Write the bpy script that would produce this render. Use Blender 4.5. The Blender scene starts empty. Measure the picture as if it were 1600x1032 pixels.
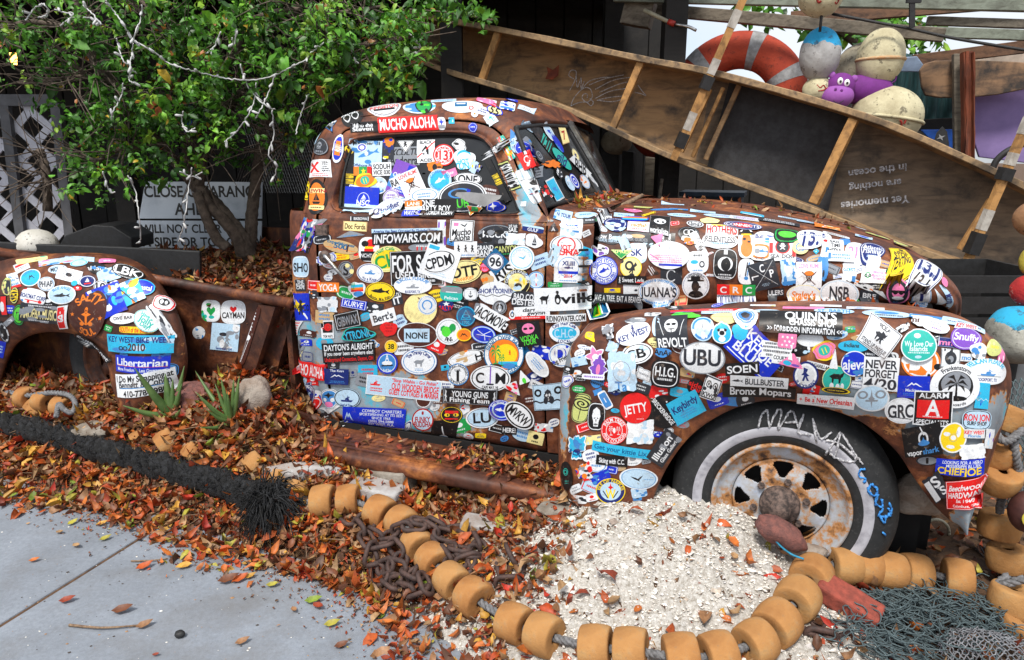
import bpy, bmesh, math, random
import numpy as np
from mathutils import Vector, Matrix
from mathutils.bvhtree import BVHTree
random.seed(7); rng = np.random.default_rng(11)
R = math.radians
SC = bpy.context.scene
COL = SC.collection

# ------------------------------------------------------------------ camera
EYE = 1.6; PITCH = R(14); FPX = 1100.0
cam = bpy.data.objects.new('camera', bpy.data.cameras.new('camera')); COL.objects.link(cam)
cam.location = (0, 0, EYE); cam.rotation_euler = (math.pi/2 - PITCH, 0, 0)
cam.data.sensor_width = 36; cam.data.lens = FPX/1600*36
cam.data.clip_start = 0.05; cam.data.clip_end = 500
SC.camera = cam
# ------------------------------------------------------------------ world and sun
w = bpy.data.worlds.new('World'); SC.world = w; w.use_nodes = True
nt = w.node_tree; nt.nodes.clear()
sky = nt.nodes.new('ShaderNodeTexSky'); sky.sky_type = 'NISHITA'; sky.sun_disc = False
SUN_EL, SUN_AZ = R(58), R(200)
sky.sun_elevation = SUN_EL; sky.sun_rotation = SUN_AZ; sky.dust_density = 2.0
bg = nt.nodes.new('ShaderNodeBackground'); bg.inputs[1].default_value = 0.125
wo = nt.nodes.new('ShaderNodeOutputWorld')
tcw = nt.nodes.new('ShaderNodeTexCoord'); cn = nt.nodes.new('ShaderNodeTexNoise'); cn.inputs['Scale'].default_value = 2.2; cn.inputs['Detail'].default_value = 7   # thin bright cloud over the whole sky
nt.links.new(tcw.outputs['Generated'], cn.inputs['Vector']); crp = nt.nodes.new('ShaderNodeValToRGB'); crp.color_ramp.elements[0].position = .36; crp.color_ramp.elements[0].color = (.35,)*3+(1,); crp.color_ramp.elements[1].position = .52; crp.color_ramp.elements[1].color = (.95,)*3+(1,)
nt.links.new(cn.outputs['Fac'], crp.inputs[0]); cm = nt.nodes.new('ShaderNodeMix'); cm.data_type = 'RGBA'; nt.links.new(crp.outputs[0], cm.inputs[0]); nt.links.new(sky.outputs[0], cm.inputs[6]); cm.inputs[7].default_value = (5.0, 5.25, 5.6, 1)
nt.links.new(cm.outputs[2], bg.inputs[0]); nt.links.new(bg.outputs[0], wo.inputs[0])
sl = bpy.data.lights.new('sun', 'SUN'); sl.energy = 2.6; sl.angle = R(13); sl.color = (1, .95, .88)
so = bpy.data.objects.new('sun', sl); COL.objects.link(so)
sd = Vector((math.sin(SUN_AZ)*math.cos(SUN_EL), math.cos(SUN_AZ)*math.cos(SUN_EL), math.sin(SUN_EL)))
so.rotation_euler = sd.to_track_quat('Z', 'Y').to_euler()
SC.view_settings.view_transform = 'Standard'; SC.view_settings.look = 'None'
SC.view_settings.gamma = 1; SC.view_settings.exposure = 0.62
SC.view_settings.use_curve_mapping = False
SC.render.engine = 'CYCLES'

# ------------------------------------------------------------------ places
cp_, sp_ = math.cos(PITCH), math.sin(PITCH)
def ray(px, py):
    x = (px-800)/FPX; y = -(py-516)/FPX
    return np.array([x, cp_ + y*sp_, -sp_ + y*cp_])
CAM = np.array([0, 0, EYE])
def G(px, py, z=0.0):
    d = ray(px, py); t = (z-EYE)/d[2]; return CAM + d*t
def W(px, py, Y):
    d = ray(px, py); return CAM + d*(Y/d[1])
PSI = R(21)
U = np.array([math.cos(PSI), -math.sin(PSI)]); N = np.array([math.sin(PSI), math.cos(PSI)])
P0 = np.array([0.95157617, 2.27831188])
def TP(px, py, l):                       # a picture direction met with the upright plane l metres behind the truck's side
    d = ray(px, py); t = (P0@N + l)/(d[:2]@N); q = d*t
    return (float((q[:2]-P0)@U), l, float(EYE + q[2]))
def T2W(p):
    xy = P0 + p[0]*U + p[1]*N; return np.array([xy[0], xy[1], p[2]])
def W2T(p):
    q = np.array(p[:2]) - P0; return np.array([q@U, q@N, p[2]])
def BW(px, py, l): return T2W(TP(px, py, l))

def sstep(x): x = np.clip(x, 0, 1); return x*x*(3-2*x)
_hs = [-6, -4, -3, -2.35, -2.0, -1.5, -.9, 0, 1, 3]; _hz = [.26, .30, .33, .31, .24, .12, .08, .08, .10, .1]
_es = [-8, -4, -2.3, -1.5, -1.25, -.9, 0, 2]; _el = [-.33, -.35, -.39, -.475, -.565, -.72, -1.2, -2.4]
def hgt(x, y):
    x = np.asarray(x, float); y = np.asarray(y, float)
    s = (x-P0[0])*U[0] + (y-P0[1])*U[1]; l = (x-P0[0])*N[0] + (y-P0[1])*N[1]
    d = l - np.interp(s, _es, _el)
    h = np.where(d < 0, -.06, np.interp(s, _hs, _hz)*sstep(d/.45) - .05*(1-sstep(d/.08)))
    m = .275*np.exp(-(np.abs((s+.42)/.56)**2.6 + np.abs(l/.46)**2)) * sstep((d+.05)/.2)
    m = m + .24*np.exp(-(((s+2.60)/.24)**2 + ((l-.42)/.30)**2))*(l < .9)
    far = sstep((l-2.2)/2)
    n = .012*np.sin(x*9+y*4)*np.sin(y*11-x*3) + .008*np.sin(x*23)*np.sin(y*19)
    h = (h+m)*(1-far) + .2*far
    return h + np.where(d > .03, n*(1-far), 0)
def GH(px, py, off=0.0):
    z = .1
    for _ in range(25):
        p = G(px, py, z); z = .5*z + .5*(float(hgt(p[0], p[1])) + off)
    return G(px, py, z)

# ------------------------------------------------------------------ object helpers
def tag(o, label=None, cat=None, group=None, kind=None):
    if label: o['label'] = label
    if cat: o['category'] = cat
    if group: o['group'] = group
    if kind: o['kind'] = kind
    return o
def empty(name, loc=(0, 0, 0), rot=(0, 0, 0), parent=None):
    o = bpy.data.objects.new(name, None); COL.objects.link(o); o.location = loc; o.rotation_euler = rot
    o.empty_display_size = .1
    if parent: o.parent = parent
    return o
def thing(name, label, cat, loc=(0, 0, 0), rot=(0, 0, 0), group=None):
    return tag(empty(name, loc, rot), label, cat, group)
def mobj(name, V, F, mat, parent=None, smooth=False, col=None, loc=None):
    me = bpy.data.meshes.new(name)
    V = np.asarray(V, float)
    me.from_pydata(V.tolist(), [], [tuple(int(i) for i in f) for f in F]); me.update()
    if smooth: me.polygons.foreach_set('use_smooth', [True]*len(me.polygons))
    if mat: me.materials.append(mat)
    if col is not None:
        a = me.color_attributes.new('col', 'FLOAT_COLOR', 'POINT')
        c = np.ones((len(V), 4)); c[:, :3] = col; a.data.foreach_set('color', c.ravel())
    o = bpy.data.objects.new(name, me); COL.objects.link(o)
    if parent: o.parent = parent
    if loc is not None: o.location = loc
    return o
def recenter(o):                        # origin to the middle of the bottom
    me = o.data; n = len(me.vertices); c = np.empty(n*3); me.vertices.foreach_get('co', c); c = c.reshape(-1, 3)
    p = np.array([(c[:, 0].min()+c[:, 0].max())/2, (c[:, 1].min()+c[:, 1].max())/2, c[:, 2].min()])
    me.vertices.foreach_set('co', (c-p).ravel()); o.location = p; me.update(); return o
def share(o, parent=None, loc=None, rot=None, scale=None):
    c = o.copy(); COL.objects.link(c)
    if parent is not None: c.parent = parent
    if loc is not None: c.location = loc
    if rot is not None: c.rotation_euler = rot
    if scale is not None: c.scale = scale
    return c
def merge(parts):
    V = []; F = []; k = 0
    for v, f in parts:
        V.append(np.asarray(v, float)); F += [tuple(i+k for i in q) for q in f]; k += len(v)
    return np.vstack(V), F
def boxg(a, b):
    (x0, y0, z0), (x1, y1, z1) = a, b
    v = [(x0,y0,z0),(x1,y0,z0),(x1,y1,z0),(x0,y1,z0),(x0,y0,z1),(x1,y0,z1),(x1,y1,z1),(x0,y1,z1)]
    return v, [(0,3,2,1),(4,5,6,7),(0,1,5,4),(1,2,6,5),(2,3,7,6),(3,0,4,7)]
def beamg(p, q, wd, ht, up=(0, 0, 1), seg=1, jit=0.0):
    p = np.array(p, float); q = np.array(q, float); d = q-p; L = np.linalg.norm(d); d = d/L
    upv = np.array(up, float); s = np.cross(d, upv); s /= np.linalg.norm(s); t = np.cross(s, d)
    V = []
    for i in range(seg+1):
        c = p + (q-p)*i/seg
        for a, b in ((-1,-1),(1,-1),(1,1),(-1,1)):
            V.append(c + s*a*wd/2*(1+random.uniform(-jit,jit)) + t*b*ht/2*(1+random.uniform(-jit,jit)))
    F = [(0,1,2,3), tuple(seg*4+i for i in (3,2,1,0))]
    for i in range(seg):
        for k in range(4):
            F.append((i*4+k, i*4+4+k, i*4+4+(k+1)%4, i*4+(k+1)%4))
    return V, F
def bevel(o, wdt=.004, seg=2):
    m = o.modifiers.new('bevel', 'BEVEL'); m.width = wdt; m.segments = seg; m.limit_method = 'ANGLE'; return o
def beam(name, p, q, wd, ht, mat, parent=None, up=(0, 0, 1), seg=6, jit=.06, bv=.003):
    o = mobj(name, *beamg(p, q, wd, ht, up, seg, jit), mat, parent)
    if bv: bevel(o, bv, 1)
    return o
def crom(P, n):
    P = np.asarray(P, float); m = len(P)
    if m < 3: return np.array([P[0]+(P[-1]-P[0])*t for t in np.linspace(0, 1, n)])
    E = np.concatenate([(2*P[0]-P[1])[None], P, (2*P[-1]-P[-2])[None]]); t = np.linspace(0, m-1-1e-9, n); i = t.astype(int)
    f = (t-i).reshape((-1,)+(1,)*(P.ndim-1))
    a, b, c, d = E[i], E[i+1], E[i+2], E[i+3]
    return .5*((2*b)+(-a+c)*f+(2*a-5*b+4*c-d)*f*f+(-a+3*b-3*c+d)*f**3)
def crom2(Gd, nu, nv):                  # refine a rows x cols x 3 control grid
    A = crom(Gd, nu); B = crom(np.swapaxes(A, 0, 1), nv); return np.swapaxes(B, 0, 1)
def gridg(Gd, closeu=False):
    nu, nv = Gd.shape[:2]; V = Gd.reshape(-1, 3); F = []
    for i in range(nu if closeu else nu-1):
        for j in range(nv-1):
            a = i*nv+j; b = ((i+1)%nu)*nv+j
            F.append((a, a+1, b+1, b))
    return V, F
def frames(P):
    P = np.asarray(P, float); T = np.gradient(P, axis=0); T /= np.linalg.norm(T, axis=1)[:, None]+1e-12
    a = np.array([0, 0, 1.]) if abs(T[0][2]) < .9 else np.array([1., 0, 0])
    nrm = np.cross(T[0], a); nrm /= np.linalg.norm(nrm); NS = [nrm]
    for i in range(1, len(P)):
        v = NS[-1] - T[i]*(NS[-1]@T[i]); v /= np.linalg.norm(v)+1e-12; NS.append(v)
    NS = np.array(NS); return T, NS, np.cross(T, NS)
def tubeg(P, r, k=8, cap=True, jit=0):
    P = np.asarray(P, float); n = len(P); T, A, B = frames(P)
    r = np.broadcast_to(np.asarray(r, float), (n,)); th = np.linspace(0, 2*math.pi, k, endpoint=False)
    rr = r[:, None]*(1+jit*rng.normal(size=(n, k)))
    V = P[:, None] + rr[..., None]*(np.cos(th)[None, :, None]*A[:, None] + np.sin(th)[None, :, None]*B[:, None])
    V = V.reshape(-1, 3); F = []
    for i in range(n-1):
        for j in range(k):
            F.append((i*k+j, i*k+(j+1)%k, (i+1)*k+(j+1)%k, (i+1)*k+j))
    if cap: F.append(tuple(range(k-1, -1, -1))); F.append(tuple((n-1)*k+j for j in range(k)))
    return V, F
def ropeg(P, r, pitch=.05, strands=3, k=5, step=.008):
    P = np.asarray(P, float); L = np.linalg.norm(np.diff(P, axis=0), axis=1).sum(); n = max(6, int(L/step))
    Q = crom(P, n); T, A, B = frames(Q); s = np.linspace(0, L, n); out = []
    for i in range(strands):
        ph = 2*math.pi*(s/pitch + i/strands)
        C = Q + r*.5*(np.cos(ph)[:, None]*A + np.sin(ph)[:, None]*B); out.append(tubeg(C, r*.56, k))
    return merge(out)
def latheg(prof, k=24):                 # profile (r, z), about z
    n = len(prof); th = np.linspace(0, 2*math.pi, k, endpoint=False); V = []
    for r, z in prof: V += [(r*math.cos(t), r*math.sin(t), z) for t in th]
    F = []
    for i in range(n-1):
        for j in range(k): F.append((i*k+j, i*k+(j+1)%k, (i+1)*k+(j+1)%k, (i+1)*k+j))
    return V, F
def prismg(poly, d0, d1, fn):           # outline (u,v) at depths d0,d1 through fn(u,v,d)
    n = len(poly); V = [fn(u, v, d0) for u, v in poly] + [fn(u, v, d1) for u, v in poly]
    F = [tuple(range(n)), tuple(range(2*n-1, n-1, -1))] + [(i, i+n, (i+1)%n+n, (i+1)%n) for i in range(n)]
    return V, F
def ball(name, c, r, mat, parent=None, seg=24, sq=(1, 1, 1), bump=.0, rot=None, cut=None):
    bm = bmesh.new(); bmesh.ops.create_uvsphere(bm, u_segments=seg, v_segments=seg*2//3, radius=1)
    V = np.array([v.co for v in bm.verts]); F = [[v.index for v in f.verts] for f in bm.faces]; bm.free()
    ph = rng.uniform(0, 6, 6)
    if bump:
        nn = sum(np.sin(V@rng.normal(size=3)*(2.2+k)+ph[k]) for k in range(5))/5; V = V*(1+bump*nn)[:, None]
    V = V*np.array(sq)*r
    if cut is not None: V[:, 2] = np.maximum(V[:, 2], cut*r)
    if rot is not None:
        M = np.array(rot.to_matrix()) if hasattr(rot, 'to_matrix') else np.array(rot); V = V@M.T
    return mobj(name, V, F, mat, parent, True, loc=tuple(c))
def rotm(x=0, y=0, z=0):
    return np.array(Matrix.Rotation(R(z), 3, 'Z') @ Matrix.Rotation(R(y), 3, 'Y') @ Matrix.Rotation(R(x), 3, 'X'))
def alignm(d):
    return np.array(Vector(tuple(d)).to_track_quat('Z', 'Y').to_matrix())

# ------------------------------------------------------------------ materials
def lin(h):
    h = h.lstrip('#'); c = [int(h[i:i+2], 16)/255 for i in (0, 2, 4)]
    return tuple(x/12.92 if x <= .04045 else ((x+.055)/1.055)**2.4 for x in c)
class NG:
    def __init__(s, name):
        s.m = bpy.data.materials.new(name); s.m.use_nodes = True; s.t = s.m.node_tree
        s.b = s.t.nodes['Principled BSDF']
    def n(s, t, **k):
        x = s.t.nodes.new(t)
        for a, v in k.items(): setattr(x, a, v)
        return x
    def l(s, a, b): s.t.links.new(a, b)
    def tc(s, which='Object'): return s.n('ShaderNodeTexCoord').outputs[which]
    def noise(s, scale, det=4, rough=.6, vec=None, dist=0):
        x = s.n('ShaderNodeTexNoise'); x.inputs['Scale'].default_value = scale; x.inputs['Detail'].default_value = det
        x.inputs['Roughness'].default_value = rough; x.inputs['Distortion'].default_value = dist
        s.l(vec if vec is not None else s.tc(), x.inputs['Vector']); return x.outputs['Fac']
    def ramp(s, fac, stops):
        x = s.n('ShaderNodeValToRGB'); e = x.color_ramp.elements
        while len(e) < len(stops): e.new(.5)
        for i, (p, c) in enumerate(stops): e[i].position = p; e[i].color = (*c, 1) if len(c) == 3 else c
        s.l(fac, x.inputs[0]); return x.outputs[0]
    def mix(s, fac, a, b, mode='MIX'):
        x = s.n('ShaderNodeMix', data_type='RGBA', blend_type=mode)
        for v, i in ((fac, 0), (a, 6), (b, 7)):
            if isinstance(v, (int, float)): x.inputs[i].default_value = v
            elif isinstance(v, tuple): x.inputs[i].default_value = (*v, 1)
            else: s.l(v, x.inputs[i])
        return x.outputs[2]
    def math(s, op, a, b=0.0, clamp=False):
        x = s.n('ShaderNodeMath', operation=op); x.use_clamp = clamp
        for v, i in ((a, 0), (b, 1)):
            if isinstance(v, (int, float)): x.inputs[i].default_value = v
            else: s.l(v, x.inputs[i])
        return x.outputs[0]
    def bump(s, h, st=.3, d=.01):
        x = s.n('ShaderNodeBump'); x.inputs['Strength'].default_value = st; x.inputs['Distance'].default_value = d
        s.l(h, x.inputs['Height']); s.l(x.outputs[0], s.b.inputs['Normal'])
    def base(s, c):
        if isinstance(c, tuple): s.b.inputs['Base Color'].default_value = (*c, 1)
        else: s.l(c, s.b.inputs['Base Color'])
    def rough(s, r, metal=0):
        if isinstance(r, (int, float)): s.b.inputs['Roughness'].default_value = r
        else: s.l(r, s.b.inputs['Roughness'])
        s.b.inputs['Metallic'].default_value = metal
    def mapped(s, sc, rot=(0, 0, 0), which='Object'):
        x = s.n('ShaderNodeMapping'); x.inputs['Scale'].default_value = sc; x.inputs['Rotation'].default_value = rot
        s.l(s.tc(which), x.inputs['Vector']); return x.outputs[0]
def simple(name, c, c2=None, scale=20, rough=.8, bump=.3, bd=.004, metal=0, det=5, lo=.35, hi=.65):
    g = NG(name); c2 = c2 or tuple(x*.55 for x in c); f = g.noise(scale, det)
    g.base(g.ramp(f, [(lo, c2), (hi, c)])); g.rough(rough, metal)
    if bump: g.bump(g.noise(scale*3, 5, .7), bump, bd)
    return g.m
M = {}
def wood(name, c, c2, dirn=(1, 8, 8), scale=4, stain=.5, stainc=(.03, .025, .02), rough=.75, thr=.50):
    g = NG(name); v = g.mapped(dirn); f = g.noise(scale, 6, .65, v, .6)
    a = g.ramp(f, [(.3, c2), (.55, c), (.75, tuple(min(1, x*1.15) for x in c))])
    st = g.ramp(g.noise(4.2, 6, .65), [(thr, (0, 0, 0)), (thr+.16, (stain,)*3)])
    g.base(g.mix(st, a, stainc)); g.rough(rough); g.bump(f, .35, .004); return g.m
M['rawwood'] = wood('raw_wood', (.50, .26, .085), (.20, .10, .035), (2, 2, 2), 9, .6)
M['greywood'] = wood('weathered_wood', (.20, .17, .13), (.07, .055, .04), (1.5, 9, 9), 4, .6)
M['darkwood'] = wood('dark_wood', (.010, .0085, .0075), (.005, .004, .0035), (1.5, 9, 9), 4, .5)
M['greenwood'] = wood('painted_beam', (.22, .25, .20), (.12, .13, .10), (1.5, 9, 9), 4, .5)
M['redwood'] = wood('brown_beam', (.17, .085, .045), (.06, .03, .018), (1.5, 9, 9), 4, .5)
M['ply'] = wood('plywood', (.36, .22, .105), (.13, .085, .05), (1.2, 1.2, 5), 3.5, .95, (.045, .038, .034))
M['rusttyre'] = simple('cap_rust', (.16, .10, .085), (.06, .03, .022), 30)
# ------------------------------------------------------------------ truck materials
def rust_mat(name, patches=(), dark=1.0, wear=.0):
    g = NG(name)
    n1 = g.noise(5, 8, .68, dist=.8); n2 = g.noise(38, 6, .7); n3 = g.noise(2.2, 5, .6)
    a = g.ramp(n1, [(.30, (.03*dark, .012*dark, .008*dark)), (.46, (.11*dark, .034*dark, .017*dark)),
                    (.57, (.24*dark, .075*dark, .028*dark)), (.68, (.52*dark, .19*dark, .05*dark))])
    b = g.ramp(n2, [(.35, (.55, .5, .48)), (.6, (1, 1, 1))])
    c = g.mix(1.0, a, b, 'MULTIPLY')
    c = g.mix(g.ramp(n3, [(.55, (0, 0, 0)), (.75, (.8, .8, .8))]), c, (.075, .032, .022))
    # long scratches showing pale dust
    c = g.mix(g.ramp(g.noise(9, 9, .8, g.mapped((1, 1, .5))), [(.68, (0, 0, 0)), (.72, (.55, .55, .55))]), c, (.35, .30, .24))
    if patches:
        sep = g.n('ShaderNodeSeparateXYZ'); g.l(g.tc(), sep.inputs[0]); tot = None
        for (s0, z0, rs, rz) in patches:
            dx = g.math('MULTIPLY', g.math('SUBTRACT', sep.outputs[0], s0), 1/rs)
            dz = g.math('MULTIPLY', g.math('SUBTRACT', sep.outputs[2], z0), 1/rz)
            d = g.math('SQRT', g.math('ADD', g.math('MULTIPLY', dx, dx), g.math('MULTIPLY', dz, dz)))
            k = g.math('SUBTRACT', 1.15, d)
            tot = k if tot is None else g.math('MAXIMUM', tot, k)
        f = g.math('ADD', tot, g.math('MULTIPLY', g.math('SUBTRACT', g.noise(7, 7, .7), .5), 2.4))
        f2 = g.ramp(f, [(.30, (0, 0, 0)), (.36, (1, 1, 1))])
        pc = g.ramp(g.noise(6, 5, .6), [(.40, (.20, .23, .26)), (.55, (.28, .34, .38)), (.62, (.09, .42, .55)), (.72, (.13, .48, .60))])
        pc = g.mix(g.ramp(g.noise(60, 4), [(.6, (0, 0, 0)), (.7, (.6, .6, .6))]), pc, (.45, .22, .08))
        edge = g.ramp(f, [(.18, (0, 0, 0)), (.30, (1, 1, 1))])
        c = g.mix(edge, c, (.50, .22, .07)); c = g.mix(f2, c, pc)
    g.base(c); g.rough(g.ramp(n2, [(.3, (.42,)*3), (.7, (.75,)*3)])); g.bump(g.math('ADD', n1, n2), .35, .004)
    g.b.inputs['Specular IOR Level'].default_value = .45
    return g.m
M['rust_cab'] = rust_mat('rust_cab', [(-2.2, .62, .16, .38), (-1.75, .47, .45, .18), (-1.98, .62, .2, .3), (-.86, 1.2, .1, .2), (-1.05, 1.5, .06, .2)])
M['rust_hood'] = rust_mat('rust_hood', [(-.86, 1.1, .06, .3)])
M['rust_fender'] = rust_mat('rust_fender', [(-.79, .75, .035, .3), (.46, .80, .2, .12), (.25, .84, .2, .06), (.56, .5, .05, .16)])
M['rust_rear'] = rust_mat('rust_rear', [(-2.80, .80, .03, .2), (-2.77, .66, .025, .16)], .75)
M['rust_bed'] = rust_mat('rust_bed', [], .5)
M['rust_sill'] = rust_mat('rust_sill', [], .8)
g = NG('tyre_rubber'); n = g.noise(30, 6, .7)
g.base(g.mix(g.ramp(g.noise(90, 3), [(.58, (0, 0, 0)), (.78, (.35, .35, .35))]), g.ramp(n, [(.3, (.010, .012, .013)), (.7, (.024, .025, .027))]), (.14, .14, .14)))
g.rough(.75); g.bump(n, .2, .003); M['tyre'] = g.m
M['whitewall'] = simple('whitewall', (.42, .42, .46), (.20, .20, .23), 14, lo=.3, hi=.5)
g = NG('rusty_rim'); n = g.noise(9, 7, .7)
g.base(g.ramp(n, [(.36, (.06, .03, .02)), (.45, (.42, .19, .06)), (.52, (.36, .36, .36)), (.62, (.42, .46, .54)), (.72, (.18, .38, .6))]))
g.rough(.6); g.bump(n, .3, .004); M['rim'] = g.m
M['hub'] = simple('hub_rust', (.16, .11, .09), (.035, .025, .022), 60, lo=.4, hi=.62)
g = NG('dark_window_glass'); n = g.noise(3, 3)
g.base(g.ramp(n, [(.4, (.010, .011, .012)), (.7, (.03, .032, .034))])); g.rough(.12); M['glass'] = g.m
M['rubber'] = simple('black_rubber', (.02, .02, .021), (.010,)*3, 30, .6)
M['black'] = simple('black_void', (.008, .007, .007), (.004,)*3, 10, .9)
M['chrome'] = simple('worn_chrome', (.5, .5, .5), (.25, .24, .23), 40, .3, metal=1)
M['greyflap'] = simple('grey_peel', (.22, .22, .225), (.13, .13, .13), 12, .5)
M['chalkw'] = simple('chalk_white', (.6, .6, .62), (.25, .25, .27), 120, .9, lo=.45, hi=.55)
M['chalkb'] = simple('chalk_blue', (.05, .30, .75), (.02, .12, .4), 120, .9, lo=.4, hi=.5)

# ------------------------------------------------------------------ the pickup
truck = thing('pickup_truck', 'rusty old pickup truck covered all over in stickers, half buried beside the pavement', 'pickup truck',
              (P0[0], P0[1], 0), (0, 0, -PSI))
SURF = {}
def panel(name, Gd, mat, up=None, parent=None, label=None, thick=0, sticky=True, key=None):
    Gd = np.asarray(Gd, float)
    if up: Gd = crom2(Gd, *up)
    if key in ('quarter', 'frame', 'roof'): Gd = Gd.copy(); k_ = Gd[..., 0] < -2.05; Gd[..., 0][k_] = -2.05+(Gd[..., 0][k_]+2.05)*1.38
    V, F = gridg(Gd); o = mobj(name, V, F, mat, parent or truck, True)
    if label: o['label'] = label
    if thick:
        m = o.modifiers.new('thickness', 'SOLIDIFY'); m.thickness = thick; m.offset = 1
    if sticky: SURF[key or (name+str(len(SURF)))] = (o, V, F)
    return o
def lside(z):                           # cab side: how far in the skin lies at height z
    return float(np.interp(z, [.25, .4, .7, 1.0, 1.25, 1.33, 1.36, 1.5, 1.65, 1.75, 1.8], [.27, .235, .205, .195, .205, .215, .235, .275, .325, .385, .45]))
def SP(s, z, dl=0):                     # point on the cab side
    e = max(0, (-2.04 - s))             # rear corner rounds away
    return (s, lside(z) + dl + 5.5*e*e, z)
# inner dark shell so that gaps read black
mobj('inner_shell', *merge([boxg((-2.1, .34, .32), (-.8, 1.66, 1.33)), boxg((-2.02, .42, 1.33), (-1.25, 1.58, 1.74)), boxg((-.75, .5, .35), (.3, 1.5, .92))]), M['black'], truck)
# --- cab lower: quarter, door, cowl side
zs = [.30, .36, .5, .7, .9, 1.1, 1.25, 1.32, 1.345]
def quarter():
    rows = []
    for z in zs:
        r = [SP(s, z) for s in (-2.052, -2.09, -2.13)]
        l1 = lside(z)
        r += [(-2.18, l1+.06, z), (-2.225, l1+.13, z), (-2.25, l1+.26, z), (-2.26, .7, z), (-2.27, 1.0, z)]
        if z < .45: r = [(a+.03*(.45-z)/.1, b, c) for a, b, c in r]
        rows.append(r)
    return rows
panel('rear_quarter', quarter(), M['rust_cab'], (40, 40), key='quarter')
DF = [(-2.035, .315), (-.958, .345)]
def door_rows():
    rows = []
    for z in [.33, .37, .5, .7, .9, 1.1, 1.25, 1.335]:
        s0 = -2.038 + (.02 if z < .36 else 0); rows.append([SP(s, z, -.004 if 0 else 0) for s in np.linspace(s0, -.958, 10)])
    return rows
dr = door_rows()
for k in (0,): dr[0] = [(a, b+.02, c) for a, b, c in dr[0]]
door = panel('door', dr, M['rust_cab'], (40, 60), key='door', thick=-.02)
# --- upper cab side: window opening ring and door upper frame
def TPs(px, py, l=.29): a = TP(px, py, l); return (a[0], a[2])
def loop_resample(P, n):
    P = np.array(P+[P[0]], float); d = np.r_[0, np.cumsum(np.linalg.norm(np.diff(P, axis=0), axis=1))]
    t = np.linspace(0, d[-1], n, endpoint=False); return np.c_[np.interp(t, d, P[:, 0]), np.interp(t, d, P[:, 1])]
def rloop(pts, n):                      # keep correspondence: same number of points per side, corners listed in order
    P = np.array(pts, float); m = len(P); out = []
    for i in range(m):
        a, b, c, d = P[i-1], P[i], P[(i+1) % m], P[(i+2) % m]
        for t in np.linspace(0, 1, n, endpoint=False): out.append(.5*((2*b)+(-a+c)*t+(2*a-5*b+4*c-d)*t*t+(-a+3*b-3*c+d)*t**3))
    return np.array(out)
win = [(-1.955, 1.365), (-1.955, 1.50), (-1.93, 1.625), (-1.88, 1.668), (-1.6, 1.685), (-1.36, 1.682), (-1.25, 1.63), (-1.17, 1.50), (-1.105, 1.40), (-1.12, 1.365), (-1.4, 1.36), (-1.7, 1.36)]
dup_ = [(-2.038, 1.338), (-2.03, 1.50), (-1.99, 1.665), (-1.91, 1.715), (-1.6, 1.735), (-1.33, 1.728), (-1.19, 1.665), (-1.09, 1.51), (-.985, 1.375), (-.958, 1.338), (-1.4, 1.338), (-1.7, 1.338)]
dout = [(-2.046, 1.338), (-2.038, 1.503), (-1.997, 1.672), (-1.912, 1.723), (-1.6, 1.743), (-1.326, 1.736), (-1.184, 1.671), (-1.082, 1.513), (-.977, 1.378), (-.950, 1.338)]
cout = [(-2.13, 1.338), (-2.115, 1.50), (-2.08, 1.65), (-1.98, 1.755), (-1.62, 1.785), (-1.30, 1.775), (-1.14, 1.715), (-1.05, 1.535), (-.975, 1.395), (-.945, 1.345)]
nn = 5; A = rloop(win, nn); B = rloop(dup_, nn)
ringr = []
for k, (f, dl) in enumerate([(-.10, .045), (0, .03), (.12, .004), (.25, .010), (.55, .002), (1.0, .004)]):
    L = A+(B-A)*f
    ringr.append([SP(s, z, dl) for s, z in np.vstack([L, L[:1]])])
panel('door_frame', ringr, M['rust_cab'], (26, 160), key='doorframe')
fr = []
for f in (0, .15, .5, .85, 1):
    L = crom([np.array(a)+(np.array(b)-np.array(a))*f for a, b in zip(dout, cout)], 40)
    fr.append([SP(s, z, .004 if f < .1 else 0) for s, z in L])
panel('cab_frame', fr, M['rust_cab'], (18, 80), key='frame')
ws = rloop(win, nn)
V = [SP(s, z, .035) for s, z in ws]; c = (-1.55, lside(1.52)+.035, 1.52)
def ringfill(loop, inner, dl):
    rows = []
    for f in (0, .25, .5, .75, .98): rows.append([SP(*(p+(np.array(inner)-p)*f), dl) for p in np.vstack([loop, loop[:1]])])
    return rows
panel('side_window', ringfill(rloop(win, nn), (-1.55, 1.52), .034), M['glass'], (14, 160), key='glass', label='dark door window under stickers')
# window rubber
mobj('window_seal', *tubeg(crom([SP(s, z, .028) for s, z in win+[win[0]]], 120), .007, 6), M['rubber'], truck, True)
# --- roof
edge = [(-2.13, 1.338), (-2.115, 1.50), (-2.08, 1.65), (-1.98, 1.755), (-1.62, 1.785), (-1.30, 1.775), (-1.14, 1.715)]
rows = []
for i, (s, z) in enumerate(edge):
    e = SP(s, z); back = max(0, 1-i/3.0)
    row = [e]
    l0 = e[1]
    top = [1.345, 1.52, 1.70, 1.815, 1.862, 1.845, 1.765][i]; sc = [-2.28, -2.265, -2.23, -2.06, -1.62, -1.24, -1.12][i]
    for f, kz, ks in ((.10, .45, .25), (.28, .80, .62), (.55, .96, .9), (1, 1, 1)):
        row.append((s+(sc-s)*ks, l0+(1.0-l0)*f, z+(top-z)*kz))
    for f, kz, ks in ((.55, .96, .9), (.28, .80, .62), (.10, .45, .25), (0, 0, 0)):
        row.append((s+(sc-s)*ks, 2.0-(l0+(1.0-l0)*f), z+(top-z)*kz))
    rows.append(row)
panel('roof', rows, M['rust_cab'], (60, 70), key='roof')
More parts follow.
